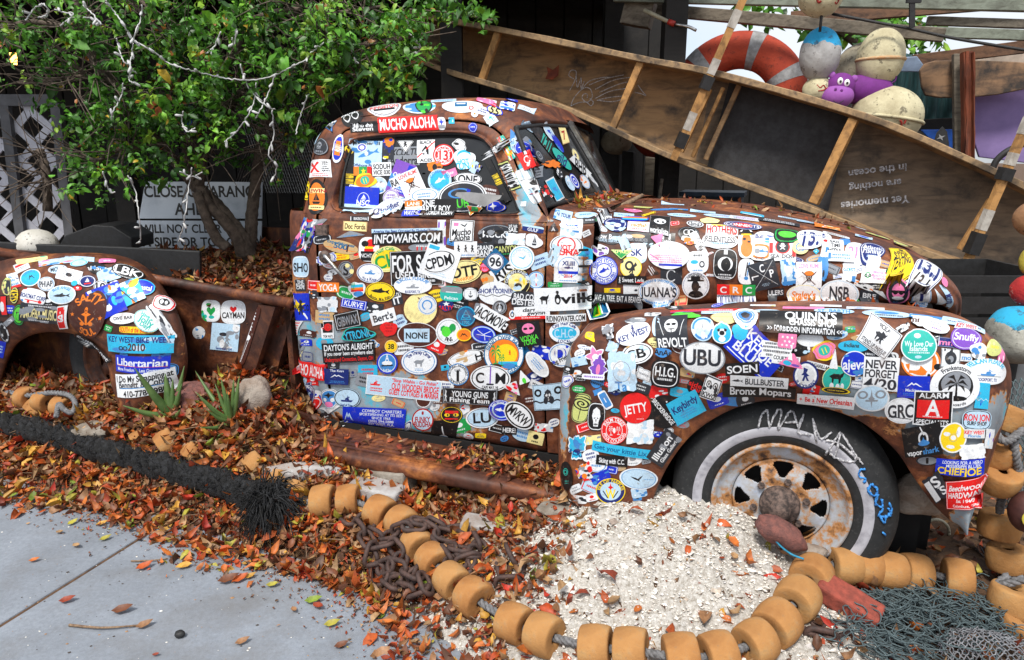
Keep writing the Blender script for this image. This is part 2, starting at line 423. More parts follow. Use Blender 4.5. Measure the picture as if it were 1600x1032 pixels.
# windscreen: near pane, far pane, rubber, chrome centre strip, pillar
wt = [(-1.135, .335, 1.715), (-1.125, .6, 1.735), (-1.118, 1.0, 1.742)]
wb = [(-.975, .265, 1.385), (-.93, .6, 1.40), (-.90, 1.0, 1.405)]
def wsp(f, g_):
    a = crom(wt, 9); b = crom(wb, 9); i = int(round(f*8)); return a[i]+(b[i]-a[i])*g_
near = [[wsp(f, g_) for g_ in np.linspace(.03, .97, 6)] for f in np.linspace(0, 1, 9)]
panel('windscreen', near, M['glass'], (24, 20), key='windscreen', label='near half of the split windscreen')
far_ = [[(p[0]-.30*abs(p[1]-1.0)*0-(1.0-p[1])*.05, 2.0-p[1], p[2]) for p in r] for r in near]
panel('windscreen', far_, M['glass'], (24, 20), sticky=False)
out = [near[0][0], near[4][0], near[8][0], near[8][3], near[8][5], near[4][5], near[0][5], near[0][3], near[0][0]]
sealp = []
for a, b in zip(out[:-1], out[1:]): sealp += [np.array(a)+(np.array(b)-np.array(a))*t for t in np.linspace(0, 1, 6, endpoint=False)]
sealp.append(np.array(out[0]))
mobj('windscreen_seal', *tubeg(sealp, .011, 8), M['rubber'], truck, True)
cs = [wsp(1, t) + np.array([.022, -.004, .008]) for t in np.linspace(-.02, 1.0, 6)]
mobj('chrome_strip', *beamg(cs[0], cs[-1], .012, .02, (1, 0, 0), 4), M['chrome'], truck)
cs2 = [p+np.array([0, .035, 0]) for p in cs]
mobj('chrome_strip', *beamg(cs2[0], cs2[-1], .006, .016, (1, 0, 0), 4), M['chrome'], truck)
pil = []
for f in np.linspace(0, 1, 7):
    o_ = crom([np.array(SP(*cout[6])), np.array(SP(*cout[7])), np.array(SP(*cout[8])), np.array(SP(*cout[9]))], 7)[int(round(f*6))]
    w_ = wsp(0, f); pil.append([o_, o_*.6+w_*.4+np.array([.004, -.006, .003]), w_+np.array([.004, .002, .004])])
panel('windscreen_pillar', pil, M['rust_cab'], (24, 8), key='pillar')
hdr = [[(e[0], e[1], e[2]) for e in (np.array(rows[-1][j]),)][0] for j in range(5)]
hd = []
for j, f in enumerate((0, .10, .28, .55, 1)):
    t_ = crom(wt, 9)[int(round(f*8))]; hd.append([np.array(hdr[j]), (np.array(hdr[j])+t_)/2+np.array([.012, 0, 0]), t_+np.array([.004, 0, -.004])])
panel('windscreen_header', hd, M['rust_cab'], (20, 6), key='header')
# --- cowl side and cowl top
cr = []
for z in [.34, .5, .7, .9, 1.1, 1.25, 1.325]:
    cr.append([(-.948, lside(z), z), (-.90, lside(z)+.004, z), (-.84, lside(z)+.02, z), (-.772, lside(z)+.05, z)])
panel('cowl_side', cr, M['rust_hood'], (40, 14), key='cowl')
ct = []
for s, a in ((-.955, 0), (-.90, .3), (-.84, .7), (-.775, 1)):
    l0 = lside(1.325) + .05*((s+.948)/.176 if s > -.948 else 0)
    r = [(s, l0, 1.325), (s, l0+.03, 1.362-.012*a), (s, l0+.12, 1.388-.016*a), (s, .7, 1.402-.016*a), (s, 1.0, 1.405-.018*a)]
    r += [(p[0], 2-p[1], p[2]) for p in r[:-1][::-1]]; ct.append(r)
panel('cowl_top', ct, M['rust_hood'], (10, 50), key='cowltop')
# louvres in the cowl side
for k in range(7):
    z = 1.235-.032*k
    for a, b in ((-.925, -.885), (-.815, -.785)):
        p = (a, lside(z)+.012, z); q = (b, lside(z)+.034, z)
        o = mobj('louvre', *beamg(np.array(p)+(0, -.012, 0), np.array(q)+(0, -.012, 0), .012, .008, (0, 0, 1)), M['rust_hood'] if k % 2 else M['black'], truck)
# --- hood
HS = [-.765, -.5, -.2, .05, .25, .40, .50, .565, .60]
def hrow(s):
    I = lambda y: float(np.interp(s, HS, y))
    l0 = I([.275, .295, .325, .36, .40, .455, .53, .66, .80]); zb = I([.972, 1.005, 1.032, 1.05, 1.058, 1.058, 1.045, 1.00, .92])
    zt = I([1.382, 1.385, 1.362, 1.318, 1.268, 1.212, 1.145, 1.065, .98]); lb = I([.33, .345, .37, .40, .44, .50, .57, .69, .82])
    ns = I([0, 0, .0, .005, .01, .02, .04, .05, .05])
    h = zt-zb
    r = [(s, lb, zb), (s, l0+.01, zb+.12*h), (s+ns*.3, l0, zb+.42*h), (s+ns*.5, l0+.03, zb+.66*h), (s+ns*.7, l0+.10*(1.1-l0), zb+.84*h),
         (s+ns*.9, l0+.30*(1-l0), zb+.945*h), (s+ns, l0+.62*(1-l0), zt-.004), (s+ns, 1.0, zt)]
    return r + [(a, 2-b, c) for a, b, c in r[:-1][::-1]]
hr = [hrow(s) for s in HS]
panel('hood', hr, M['rust_hood'], (70, 90), key='hood')
nose = [hr[-1], [(.64, .9+.1*np.sign(b-1)*0+(b-1)*.45+.1, .5*c+.45) for a, b, c in hr[-1]]]
mobj('grille_panel', *gridg(np.array([hr[-1], [(a+.02, b, .62) for a, b, c in hr[-1]]])), M['rust_hood'], truck, True)
# --- front fender
Apx = [(1010,803),(1022,765),(1041,725),(1070,685),(1107,655),(1155,633),(1215,624),(1285,636),(1345,657),(1400,700),(1434,748),(1462,787),(1486,813),(1500,821)]
Dpx = [(880,775),(876,720),(878,660),(884,590),(903,537),(985,511),(1110,500),(1250,496),(1370,500),(1485,518),(1553,556),(1568,620),(1543,722),(1514,822)]
Dl = [-.04,-.05,-.05,-.05,-.05,-.07,-.08,-.08,-.08,-.06,-.02,.02,0,-.02]
Cpx = {4:(925,500,.30),5:(1000,488,.36),6:(1130,478,.37),7:(1270,476,.38),8:(1385,484,.39),9:(1492,500,.40)}
FR = []
for i in range(14):
    A_ = np.array(TP(*Apx[i], -.05)); D_ = np.array(TP(*Dpx[i], Dl[i]))
    lip = A_ + np.array([0, .035, 0]); mid1 = A_+(D_-A_)*.33; mid2 = A_+(D_-A_)*.7
    mid1[1] = -.105; mid2[1] = -.12 if i < 10 else -.09+.02*(i-10)
    if i in Cpx: C_ = np.array(TP(*Cpx[i])); E_ = D_*.5+C_*.5; E_[2] = max(D_[2], C_[2])+.012*(1 if i > 4 else .3); E_[1] = .14
    elif i < 4: C_ = D_+np.array([-.03, .26, -.0]); E_ = D_+np.array([-.028, .09, 0])
    else:
        k = i-10; E_ = D_+np.array([[.045,.05,.045,.03][k], .13, [-.0,0,0,0][k]]); C_ = D_+np.array([[.03,.03,.03,.02][k], .34, [-.02,0,0,0][k]])
    FR.append([lip, A_, mid1, mid2, D_, E_, C_])
FRr = crom2(np.array(FR), 90, 44)
V, F = gridg(FRr); fo = mobj('front_fender', V, F, M['rust_fender'], truck, True); SURF['fender'] = (fo, V, F)
m = fo.modifiers.new('thickness', 'SOLIDIFY'); m.thickness = -.006
# dark inner arch
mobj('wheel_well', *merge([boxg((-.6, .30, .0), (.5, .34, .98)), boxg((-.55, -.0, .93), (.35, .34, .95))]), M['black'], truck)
mobj('front_crossmember', *merge([boxg((.30, .42, .06), (.56, 1.6, .88)), boxg((-.6, .36, .06), (.3, .5, .9))]), M['black'], truck)  # black boxes added to block light under the truck's front end
# headlight on the nose of the fender
hl = empty('headlight', (.60, .17, .90), (0, R(90), 0), truck)
mobj('bezel', *latheg([(.10, -.03), (.108, .0), (.10, .02), (.088, .022), (.085, .01)], 32), M['chrome'], hl, True)
mobj('lens', *latheg([(.086, .012), (.07, .03), (.04, .04), (.001, .044)], 28), M['glass'], hl, True)
# --- running board
rb = []
for s in np.linspace(-2.12, -.80, 12):
    z = .318-.02*(s+2.1)/1.3*1.0
    z -= .025; rb.append([(s, .27, z+.012), (s, .17, z+.008), (s, .10, z+.004), (s, .045, z), (s, .022, z-.010), (s, .015, z-.03), (s, .022, z-.06), (s, .06, z-.08)])
panel('running_board', rb, M['rust_sill'], (60, 30), sticky=False)
for k in range(5): mobj('tread_rib', *beamg((-2.10, .065+.032*k, .298), (-.82, .065+.032*k, .279), .012, .008), M['rust_sill'], truck)
mobj('sill_panel', *boxg((-2.1, .25, .1), (-.8, .27, .33)), M['black'], truck)
# --- wheels
def wheel(loc, full=True):
    wl = empty('wheel', loc, (R(90), 0, 0), truck)   # local z points to the viewer's side (-l)
    prof = [(.225, -.02), (.235, -.004), (.262, .008), (.300, .013), (.335, .008), (.362, -.012), (.383, -.045), (.388, -.09), (.383, -.15), (.36, -.185), (.30, -.2), (.22, -.19)]
    ty = mobj('tyre', *latheg(prof, 96), M['tyre'], wl, True)
    mobj('whitewall_band', *latheg([(.268, .0095), (.272, .0125), (.290, .0158), (.298, .0155), (.302, .0125)], 96), M['whitewall'], ty, True)
    for k in range(72 if full else 0): pass
    rm = mobj('rim', *latheg([(.236, -.004), (.236, .006), (.226, .008), (.219, -.004), (.212, -.018), (.196, -.026), (.178, -.030), (.168, -.034), (.165, -.045), (.165, -.13)], 96), M['rim'], wl, True)
    # pressed disc with eight slots
    k = 256; th = np.linspace(0, 2*math.pi, k, endpoint=False); rr = list(np.interp(np.linspace(0, 1, 34), [0, .1, .9, 1], [.165, .158, .085, .06])); zz = list(np.interp(rr, [.06, .07, .085, .10, .113, .128, .143, .152, .160, .165], [-.012, -.020, -.018, -.015, -.018, -.024, -.030, -.034, -.034, -.040]))
    V = []; F = []
    for r_, z_ in zip(rr, zz): V += [(r_*math.cos(t), r_*math.sin(t), z_) for t in th]
    for i in range(len(rr)-1):
        for j in range(k):
            ph = ((j+.5)/k*8 + .5) % 1; rm_ = (rr[i]+rr[i+1])/2; wdt = float(np.interp(rm_, [.098, .104, .140, .152, .157], [.0, .11, .30, .29, .17]))
            if .100 < rm_ < .157 and abs(ph-.5) < wdt: continue
            F.append((i*k+j, i*k+(j+1)%k, (i+1)*k+(j+1)%k, (i+1)*k+j))
    dsc = mobj('wheel_disc', V, F, M['rim'], wl, True)
    mm = dsc.modifiers.new('thickness', 'SOLIDIFY'); mm.thickness = .006
    mobj('hub', *latheg([(.070, -.02), (.068, .012), (.060, .022), (.038, .025), (.036, .045), (.030, .055), (.001, .056)], 40), M['hub'], wl, True)
    mobj('backing_drum', *latheg([(.165, -.09), (.001, -.09)], 24), M['black'], wl)
    for j in range(6):
        a = j*math.pi/3+.3; b = mobj('lug_nut', *latheg([(.013, -.02), (.013, -.006), (.008, -.002), (.001, -.002)], 6), M['hub'], wl); b.location = (.091*math.cos(a), .091*math.sin(a), 0)
    return wl
wh = wheel((0, 0, .387))
rw = wheel((-3.42, .20, .48))
for o_ in list(rw.children)+[c for q in rw.children for c in q.children]:
    if o_.name.startswith('whitewall'): bpy.data.objects.remove(o_); continue
    if o_.name.startswith(('rim', 'wheel_disc', 'hub', 'lug')): o_.data.materials[0] = M['rust_bed']
# chalk writing on the front tyre
def chalk(strokes, mat, r=.0038):
    parts = []
    for st in strokes:
        P = []
        for px, py in st: p = TP(px, py, -.014); P.append((p[0], -(p[2]-.387), 0))
        P = np.array(P); Q = crom(P, max(4, len(P)*5)) if len(P) > 2 else crom(P, 5)
        Wd = []
        for x, y, _ in Q:
            rad = math.hypot(x, y); zz = float(np.interp(rad, [.235, .262, .300, .335, .362, .383], [-.004, .008, .013, .008, -.012, -.045])); Wd.append((x, -y, zz+.004))
        parts.append(tubeg(Wd, r, 5, True, .4))
    V, F = merge(parts); o = mobj('chalk_writing', V, F, mat, wh, True); o['kind'] = 'stuff'; return o
chalk([[(1185,668),(1190,650),(1199,643)],[(1199,643),(1202,668)],[(1202,668),(1214,645),(1222,644)],[(1222,644),(1216,670)],
       [(1216,672),(1232,648),(1240,646)],[(1240,646),(1248,672)],[(1226,661),(1246,660)],
       [(1256,650),(1247,675),(1268,679)],[(1270,656),(1276,692)],[(1270,656),(1277,676),(1284,686),(1300,676)],
       [(1290,712),(1310,680),(1318,682)],[(1316,680),(1335,708),(1348,726)],[(1313,678),(1304,718)],[(1290,688),(1312,694),(1338,716)],
       [(1297,700),(1300,712),(1318,720),(1336,720),(1330,705)]], M['chalkw'])
chalk([[(1352,733),(1344,735),(1342,744),(1352,748),(1350,755)],[(1362,756),(1356,766),(1366,775),(1371,766),(1362,756)],
       [(1372,772),(1368,786),(1378,792),(1378,780)],[(1380,794),(1374,806),(1392,808),(1388,796)],[(1390,788),(1394,800),(1388,808)],
       [(1374,806),(1382,818),(1384,806)],[(1379,832),(1384,838)]], M['chalkb'])
# --- rear fender
rA = [(186,636),(174,602),(168,570),(152,542),(122,524),(86,518),(50,521),(20,537),(4,562),(-8,600),(-14,640)]
rD = [(268,636),(290,590),(291,545),(272,485),(222,436),(150,405),(70,402),(-10,415),(-80,455),(-120,520),(-135,640)]
RF = []
for i in range(11):
    A_ = np.array(TP(*rA[i], .03)); D_ = np.array(TP(*rD[i], .13)); lip = A_+(0, .04, 0)
    m1 = A_+(D_-A_)*.3; m1[1] = -.02; m2 = A_+(D_-A_)*.68; m2[1] = -.005
    ce = np.array([-3.42, 0, .6]); ou = D_-ce; ou[1] = 0; ou /= np.linalg.norm(ou)
    E_ = D_+ou*.010; E_[1] = .20; C_ = D_-ou*.01; C_[1] = .31
    kf = (1, 1, 1, .85, .45, .1, 0, 0, 0, 0, 0)[i]; D_[1] = .11; E_[0] -= .095*kf; C_[0] -= .25*kf
    RF.append([lip, A_, m1, m2, D_, E_, C_])
FRr = crom2(np.array(RF), 80, 36); V, F = gridg(FRr); F = [f[::-1] for f in F]
ro = mobj('rear_fender', V, F, M['rust_rear'], truck, True); SURF['rear'] = (ro, V, F)
m = ro.modifiers.new('thickness', 'SOLIDIFY'); m.thickness = -.006
# --- bed
def plate(name, pxs, l, t, mat, key=None, n=1):
    pts = [TP(x, y, l) for x, y in pxs]; k = len(pts)
    V = [(a, l, c) for a, b, c in pts]+[(a, l+t, c) for a, b, c in pts]
    F = [tuple(range(k)), tuple(range(2*k-1, k-1, -1))]+[(i, i+k, (i+1)%k+k, (i+1)%k) for i in range(k)]
    o = mobj(name, V, F, mat, truck)
    if key:
        SURF[key] = (o, np.array(V), F)
    return o
plate('bed_side', [(-150,376),(60,395),(300,445),(440,476),(392,602),(290,640),(170,700),(-150,700)], .30, .03, M['rust_bed'], 'bed')
a = T2W(TP(-160, 366, .27)); 
p = TP(-160, 366, .27); q = TP(456, 474, .27)
o = mobj('bed_rail', *tubeg([p, np.array(p)*.5+np.array(q)*.5, q], .026, 12), M['rust_sill'], truck, True)
plate('stake_pocket', [(404,476),(430,480),(392,600),(366,592)], .262, .035, M['rust_bed'], 'stake')
plate('stake_pocket', [(440,484),(458,488),(428,596),(398,600)], .33, .05, M['rust_bed'])
mobj('bed_front', *boxg((-2.36, .33, .3), (-2.33, 1.75, .90)), M['rust_bed'], truck)
mobj('bed_far_side', *boxg((-4.9, 1.75, .4), (-2.33, 1.78, 1.08)), M['rust_bed'], truck)
# hinge and handle
hd_ = empty('door_handle', TP(508, 402, .17), (0, 0, 0), truck)
base = np.array(TP(508, 402, .17)); pts = [np.array(TP(x, y, l))-base for x, y, l in ((507,400,.185),(509,402,.155),(528,424,.15),(548,446,.165))]
mobj('lever', *tubeg(crom(pts, 16), [.011]*6+[.009]*6+[.006]*4, 8), M['chrome'], hd_, True)
mobj('escutcheon', *latheg([(.03, 0), (.028, .008), (.012, .014), (.001, .015)], 20), M['hub'], hd_, True).rotation_euler = (R(90), 0, 0)
hg = plate('hinge', [(492,352),(510,352),(511,368),(493,368)], .19, .02, M['hub'])
hg = plate('hinge', [(452,640),(480,650),(520,706),(492,700)], .21, .02, M['rust_bed'])
# wiper
p = np.array(TP(907, 312, .62)); q = np.array(TP(908, 285, .66))
mobj('wiper', *tubeg([p, q], [.012, .005], 6), M['rubber'], truck, True)
# grey mirror arm hanging over the window
Gp = []
pp = [TP(714, 303, .24), TP(735, 308, .235), TP(760, 313, .235), TP(784, 308, .25)]
up_ = [.006, .02, .026, .006]
mobj('torn_sticker_flap', [ (a[0], a[1]-.01*math.sin(i*1.1), a[2]+h) for i, (a, h) in enumerate(zip(pp, up_))]+[(a[0], a[1]-.02, a[2]-h) for a, h in zip(pp, up_)], [(0,1,5,4),(1,2,6,5),(2,3,7,6)], M['greyflap'], truck, True, None)
# ------------------------------------------------------------------ ground
M['soil'] = simple('soil', (.14, .075, .038), (.05, .028, .016), 30, .95, .8, .01)
xs = np.concatenate([[-80,-40,-20,-12,-8,-6], np.arange(-5, 3.6, .035), [4.2,5,6,8,12,20,40,80]])
ys = np.concatenate([[-60,-20,-6,-2,0,.8], np.arange(1.3, 6.5, .035), [7,8,10,14,20,40,80,150]])
X, Y = np.meshgrid(xs, ys, indexing='ij'); Z = hgt(X, Y)
Gd = np.stack([X, Y, Z], -1); V, F = gridg(Gd); F = [f[::-1] for f in F]
tag(mobj('ground', V, F, M['soil'], None, True), kind='structure')
g = NG('concrete'); n1 = g.noise(3, 5, .6); n2 = g.noise(60, 6, .75); n3 = g.noise(260, 3, .7)
c = g.ramp(n1, [(.3, (.19, .21, .24)), (.7, (.27, .30, .345))])
c = g.mix(1, c, g.ramp(n2, [(.3, (.78, .78, .78)), (.65, (1.06, 1.06, 1.06))]), 'MULTIPLY')
c = g.mix(g.ramp(n3, [(.62, (0, 0, 0)), (.70, (.6, .6, .6))]), c, (.12, .12, .13))
c = g.mix(g.ramp(g.noise(1.6, 7, .75), [(.48, (0, 0, 0)), (.66, (.6, .6, .6))]), c, (.155, .15, .145))
c = g.mix(g.ramp(g.noise(22, 8, .8), [(.60, (0, 0, 0)), (.72, (.5, .5, .5))]), c, (.10, .10, .10))
g.base(c); g.rough(.9); g.bump(g.noise(120, 6, .8), .5, .004); M['concrete'] = g.m
pav = tag(empty('pavement'), kind='structure')
E = [(-9, 7.0), (-5, 4.6), (-3.6, 3.78), (-2.55, 3.31), (-2.0, 3.09), (-1.53, 2.92)]
E2 = [(-1.50, 2.90), (-1.05, 2.67), (-.6, 2.41), (-.22, 2.17), (.05, 1.98), (.4, 1.72), (1.0, 1.2), (2.2, .2)]
J1, J2 = (-1.53, 2.88), (-2.9, -1.2)
def slab(poly):
    n = len(poly); V = [(x, y, 0) for x, y in poly]+[(x, y, -.12) for x, y in poly]
    F = [tuple(range(n)), tuple(range(2*n-1, n-1, -1))]+[(i, i+n, (i+1)%n+n, (i+1)%n) for i in range(n)]
    o = mobj('slab', V, F, M['concrete'], pav); bevel(o, .008, 2); return o
tag(mobj('joint_dirt', [(-1.56, 2.885, -.006), (-1.51, 2.885, -.006), (-2.885, -1.2, -.006), (-2.93, -1.2, -.006)], [(0, 3, 2, 1)], M['soil'], pav), kind='stuff')
slab([(-9, -1.2)]+[(-2.915, -1.2)]+[(-1.542, 2.925)]+E[:-1][::-1])
slab([(-2.90, -1.2), (2.2, -1.2)]+E2[::-1][:-1]+[(-1.528, 2.917)])
# ------------------------------------------------------------------ stickers: print raster
PAL = dict(w='e9ecee', k='161618', r='e01f1f', b='1030c0', n='16286e', c='2fb4dc', g='1f9a4a', y='f5d21e', o='ee7d20', p='ee7fb0', v='7b4bb5',
           G='8a8f96', K='2b2e35', l='b9d6ea', m='f1e39c', t='c9a878', B='4a241a', L='55d83a', S='3f86c8', T='2bb5a5', d='0f5f8f', e='d9dcde', R='a81818', O='c8cf7a')
PALF = {k: np.array([int(v[i:i+2], 16)/255 for i in (0, 2, 4)]) for k, v in PAL.items()}
EM = 72
_gl = {}
def _fmesh(txt, mesh=True):
    cu = bpy.data.curves.new('t', 'FONT'); cu.body = txt; cu.size = 1; cu.offset = .022
    o = bpy.data.objects.new('t', cu); COL.objects.link(o)
    bpy.context.view_layer.update()
    dg = bpy.context.evaluated_depsgraph_get(); e = o.evaluated_get(dg)
    me = e.to_mesh(); me.calc_loop_triangles()
    v = np.empty(len(me.vertices)*3); me.vertices.foreach_get('co', v); t = np.empty(len(me.loop_triangles)*3, int); me.loop_triangles.foreach_get('vertices', t)
    e.to_mesh_clear(); bpy.data.objects.remove(o); bpy.data.curves.remove(cu)
    return v.reshape(-1, 3)[:, :2], t.reshape(-1, 3)
def _bb(txt):
    v, _ = _fmesh(txt); return v[:, 0].max()
_HH = None
def glyph(ch):
    global _HH
    if ch in _gl: return _gl[ch]
    if _HH is None: _HH = _bb('HH')
    adv = _bb('H'+ch+'H')-_HH if ch != ' ' else .32
    hh = int(EM*1.15); wd = max(4, int(EM*(adv+.34)))
    im = np.zeros((hh, wd), np.float32)
    if ch != ' ':
        v, t = _fmesh(ch); P = v*EM; P = np.c_[P[:, 0]+.17*EM, .85*EM-P[:, 1]]
        for a, b, c in P[t]:
            x0, x1 = int(max(0, min(a[0], b[0], c[0]))), int(min(wd-1, max(a[0], b[0], c[0])+1)); y0, y1 = int(max(0, min(a[1], b[1], c[1]))), int(min(hh-1, max(a[1], b[1], c[1])+1))
            if x1 < x0 or y1 < y0: continue
            yy, xx = np.mgrid[y0:y1+1, x0:x1+1]+.5
            d = (b[0]-a[0])*(c[1]-a[1])-(b[1]-a[1])*(c[0]-a[0])
            if abs(d) < 1e-9: continue
            w0 = ((b[0]-xx)*(c[1]-yy)-(b[1]-yy)*(c[0]-xx))/d; w1 = ((c[0]-xx)*(a[1]-yy)-(c[1]-yy)*(a[0]-xx))/d
            im[y0:y1+1, x0:x1+1] = np.maximum(im[y0:y1+1, x0:x1+1], ((w0 >= -.02) & (w1 >= -.02) & (1-w0-w1 >= -.02)))
    _gl[ch] = (im, adv); return _gl[ch]
_st = {}
def strip(txt):
    if txt in _st: return _st[txt]
    x = 0; W_ = int(EM*(sum(glyph(c)[1] for c in txt)+.4)); im = np.zeros((int(EM*1.15), W_), np.float32)
    for c in txt:
        g_, a = glyph(c); k = int(x); e = min(W_, k+g_.shape[1]); im[:, k:e] = np.maximum(im[:, k:e], g_[:, :e-k]); x += a*EM
    cols = np.where(im.max(0) > 0)[0]
    if len(cols): im = im[:, max(0, cols[0]-1):cols[-1]+2]
    hasdesc = False
    _st[txt] = im[int(EM*.08):int(EM*1.08)]; return _st[txt]      # cap top at ~.05, baseline at .77
def samp(im, x, y):
    h, w_ = im.shape; ok = (x >= 0) & (x < w_-1) & (y >= 0) & (y < h-1)
    x = np.clip(x, 0, w_-1.001); y = np.clip(y, 0, h-1.001); i = x.astype(int); j = y.astype(int); fx = x-i; fy = y-j
    return ok*((im[j, i]*(1-fx)+im[j, np.minimum(i+1, w_-1)]*fx)*(1-fy)+(im[np.minimum(j+1, h-1), i]*(1-fx)+im[np.minimum(j+1, h-1), np.minimum(i+1, w_-1)]*fx)*fy)
def poly_in(X, Y, P):
    ins = np.zeros(X.shape, bool); n = len(P)
    for i in range(n):
        x0, y0 = P[i]; x1, y1 = P[(i+1) % n]
        if y0 == y1: continue
        c = ((y0 > Y) != (y1 > Y)) & (X < (x1-x0)*(Y-y0)/(y1-y0)+x0); ins ^= c
    return ins
GLY = dict(
 F=[[(-1,.0),(-.5,-.38),(.1,-.42),(.55,-.1),(1,-.5),(.85,0),(1,.5),(.55,.1),(0,.35),(-.6,.25)], [(-.2,-.4),(.15,-.75),(.25,-.38)]],
 M=[[(-1,.6),(-.35,-.6),(-.1,-.15),(.15,-.5),(1,.6),(.6,.4),(.15,-.1),(-.1,.2),(-.35,-.15),(-.7,.4)]],
 S=[[(-.9,.4),(.9,.4),(.6,.75),(-.6,.75)], [(-.05,.3),(-.05,-.9),(.1,-.9),(.1,.3)], [(.15,.25),(.15,-.8),(.75,.25)], [(-.1,.25),(-.1,-.55),(-.6,.25)]],
 H=[[(-.9,.25),(.95,.15),(.7,.6),(-.8,.6)], [(-.3,.2),(-.2,-.3),(.25,-.3),(.35,.15)], [(0,-.3),(.05,-1),(.1,-.3)], [(.1,-.7),(.5,-.35),(.1,-.4)]],
 B=[[(-1,-.4),(-.3,-.2),(0,.05),(.3,-.5),(.6,-.9),(.4,-.2),(.15,.3),(.3,.6),(-.1,.35),(-.5,.1)]],
 V=[[(math.cos(math.pi*i/5-math.pi/2)*(1 if i % 2 == 0 else .42), math.sin(math.pi*i/5-math.pi/2)*(1 if i % 2 == 0 else .42)) for i in range(10)]],
 P=[[(-.08,1),(.12,1),(.06,0),(.0,-.3),(-.1,-.2)], [(0,-.3),(-.5,-.55),(-.95,-.1),(-.5,-.3)], [(0,-.3),(.5,-.6),(.95,-.1),(.5,-.33)], [(0,-.3),(-.25,-.95),(-.75,-.75),(-.3,-.65)], [(0,-.3),(.3,-.95),(.75,-.7),(.3,-.65)], [(0,-.3),(-.6,-.1),(-.7,.35),(-.4,0)], [(0,-.3),(.6,-.1),(.7,.35),(.4,0)], [(-.6,1),(-.3,.8),(.4,.82),(.7,1)]],
 K=[[(-.6,-.7),(0,-1),(.6,-.7),(.75,-.1),(.5,.35),(.4,.9),(-.4,.9),(-.5,.35),(-.75,-.1)]],
 N=[[(-.1,-.6),(.1,-.6),(.1,.6),(.5,.4),(.6,.1),(.9,.5),(.3,.95),(0,1),(-.3,.95),(-.9,.5),(-.6,.1),(-.5,.4),(-.1,.6)], [(-.4,-.4),(.4,-.4),(.4,-.25),(-.4,-.25)], [(-.2,-1),(.2,-1),(.2,-.65),(-.2,-.65)]],
 D=[[(-.35,-1),(.4,-.7),(.1,-.2),(.65,.2),(.2,.3),(.6,1),(.2,.95),(-.05,.4),(-.3,1),(-.65,.9),(-.3,.1),(-.8,.1),(-.4,-.3)]],
 Q=[[(0,-.9),(.25,-.25),(.9,0),(.25,.25),(0,.9),(-.25,.25),(-.9,0),(-.25,-.25)]],
 U=[[(-1,-.2),(-.4,-.6),(.5,-.55),(1,-.9),(.8,-.2),(.6,0),(.5,.8),(.3,.8),(.25,.2),(-.35,.2),(-.4,.8),(-.6,.8),(-.65,.1)]],
 A=[[(-.5,-.6),(0,-.3),(.5,-.6),(.55,.0),(.35,.6),(0,.8),(-.35,.6),(-.55,.0)]],
 Y=[[(0,.95),(-.9,0),(-.85,-.5),(-.45,-.75),(0,-.35),(.45,-.75),(.85,-.5),(.9,0)]],
)
def rho_of(shape, th, asp=1.0, seed=0):
    c, s = np.cos(th), np.sin(th)
    if shape in 'eo': return np.ones_like(th)
    if shape in 'rp': 
        r = 1/np.maximum(np.abs(c), np.abs(s))
        if shape == 'p': r = r*(1-.09*np.abs(np.sin(th*3+seed)+.6*np.sin(th*7+seed*2)+.4*np.sin(th*13+seed)))
        return r
    if shape == 'q': return 1/(np.abs(c)**7+np.abs(s)**7)**(1/7)
    if shape == 'h': return 1/(np.abs(c)**3.2+np.abs(s)**3.2)**(1/3.2)
    if shape == 'd': return 1/(np.abs(c)+np.abs(s))
    if shape == 't':                     # triangle pointing up
        a = (th+math.pi/2) % (2*math.pi/3)-math.pi/3; return .56/np.cos(a)*1.0
    if shape == 'u':
        a = (-th+math.pi/2) % (2*math.pi/3)-math.pi/3; return .60/np.cos(a)
    if shape == 'v': 
        a = np.abs(((th+math.pi/2) % (2*math.pi/5))-math.pi/5)/(math.pi/5); return .5+.5*a**1.3
    if shape == 'b': return .86+.10*np.sin(th*2+seed)+.07*np.sin(th*3+seed*2)+.05*np.sin(th*5+seed*3)
    if shape == 'j': return .80+.10*np.sin(th*3+seed)+.10*np.sin(th*7+seed*2)+.08*np.sin(th*11+seed*3)
    return np.ones_like(th)
TS = 3.0
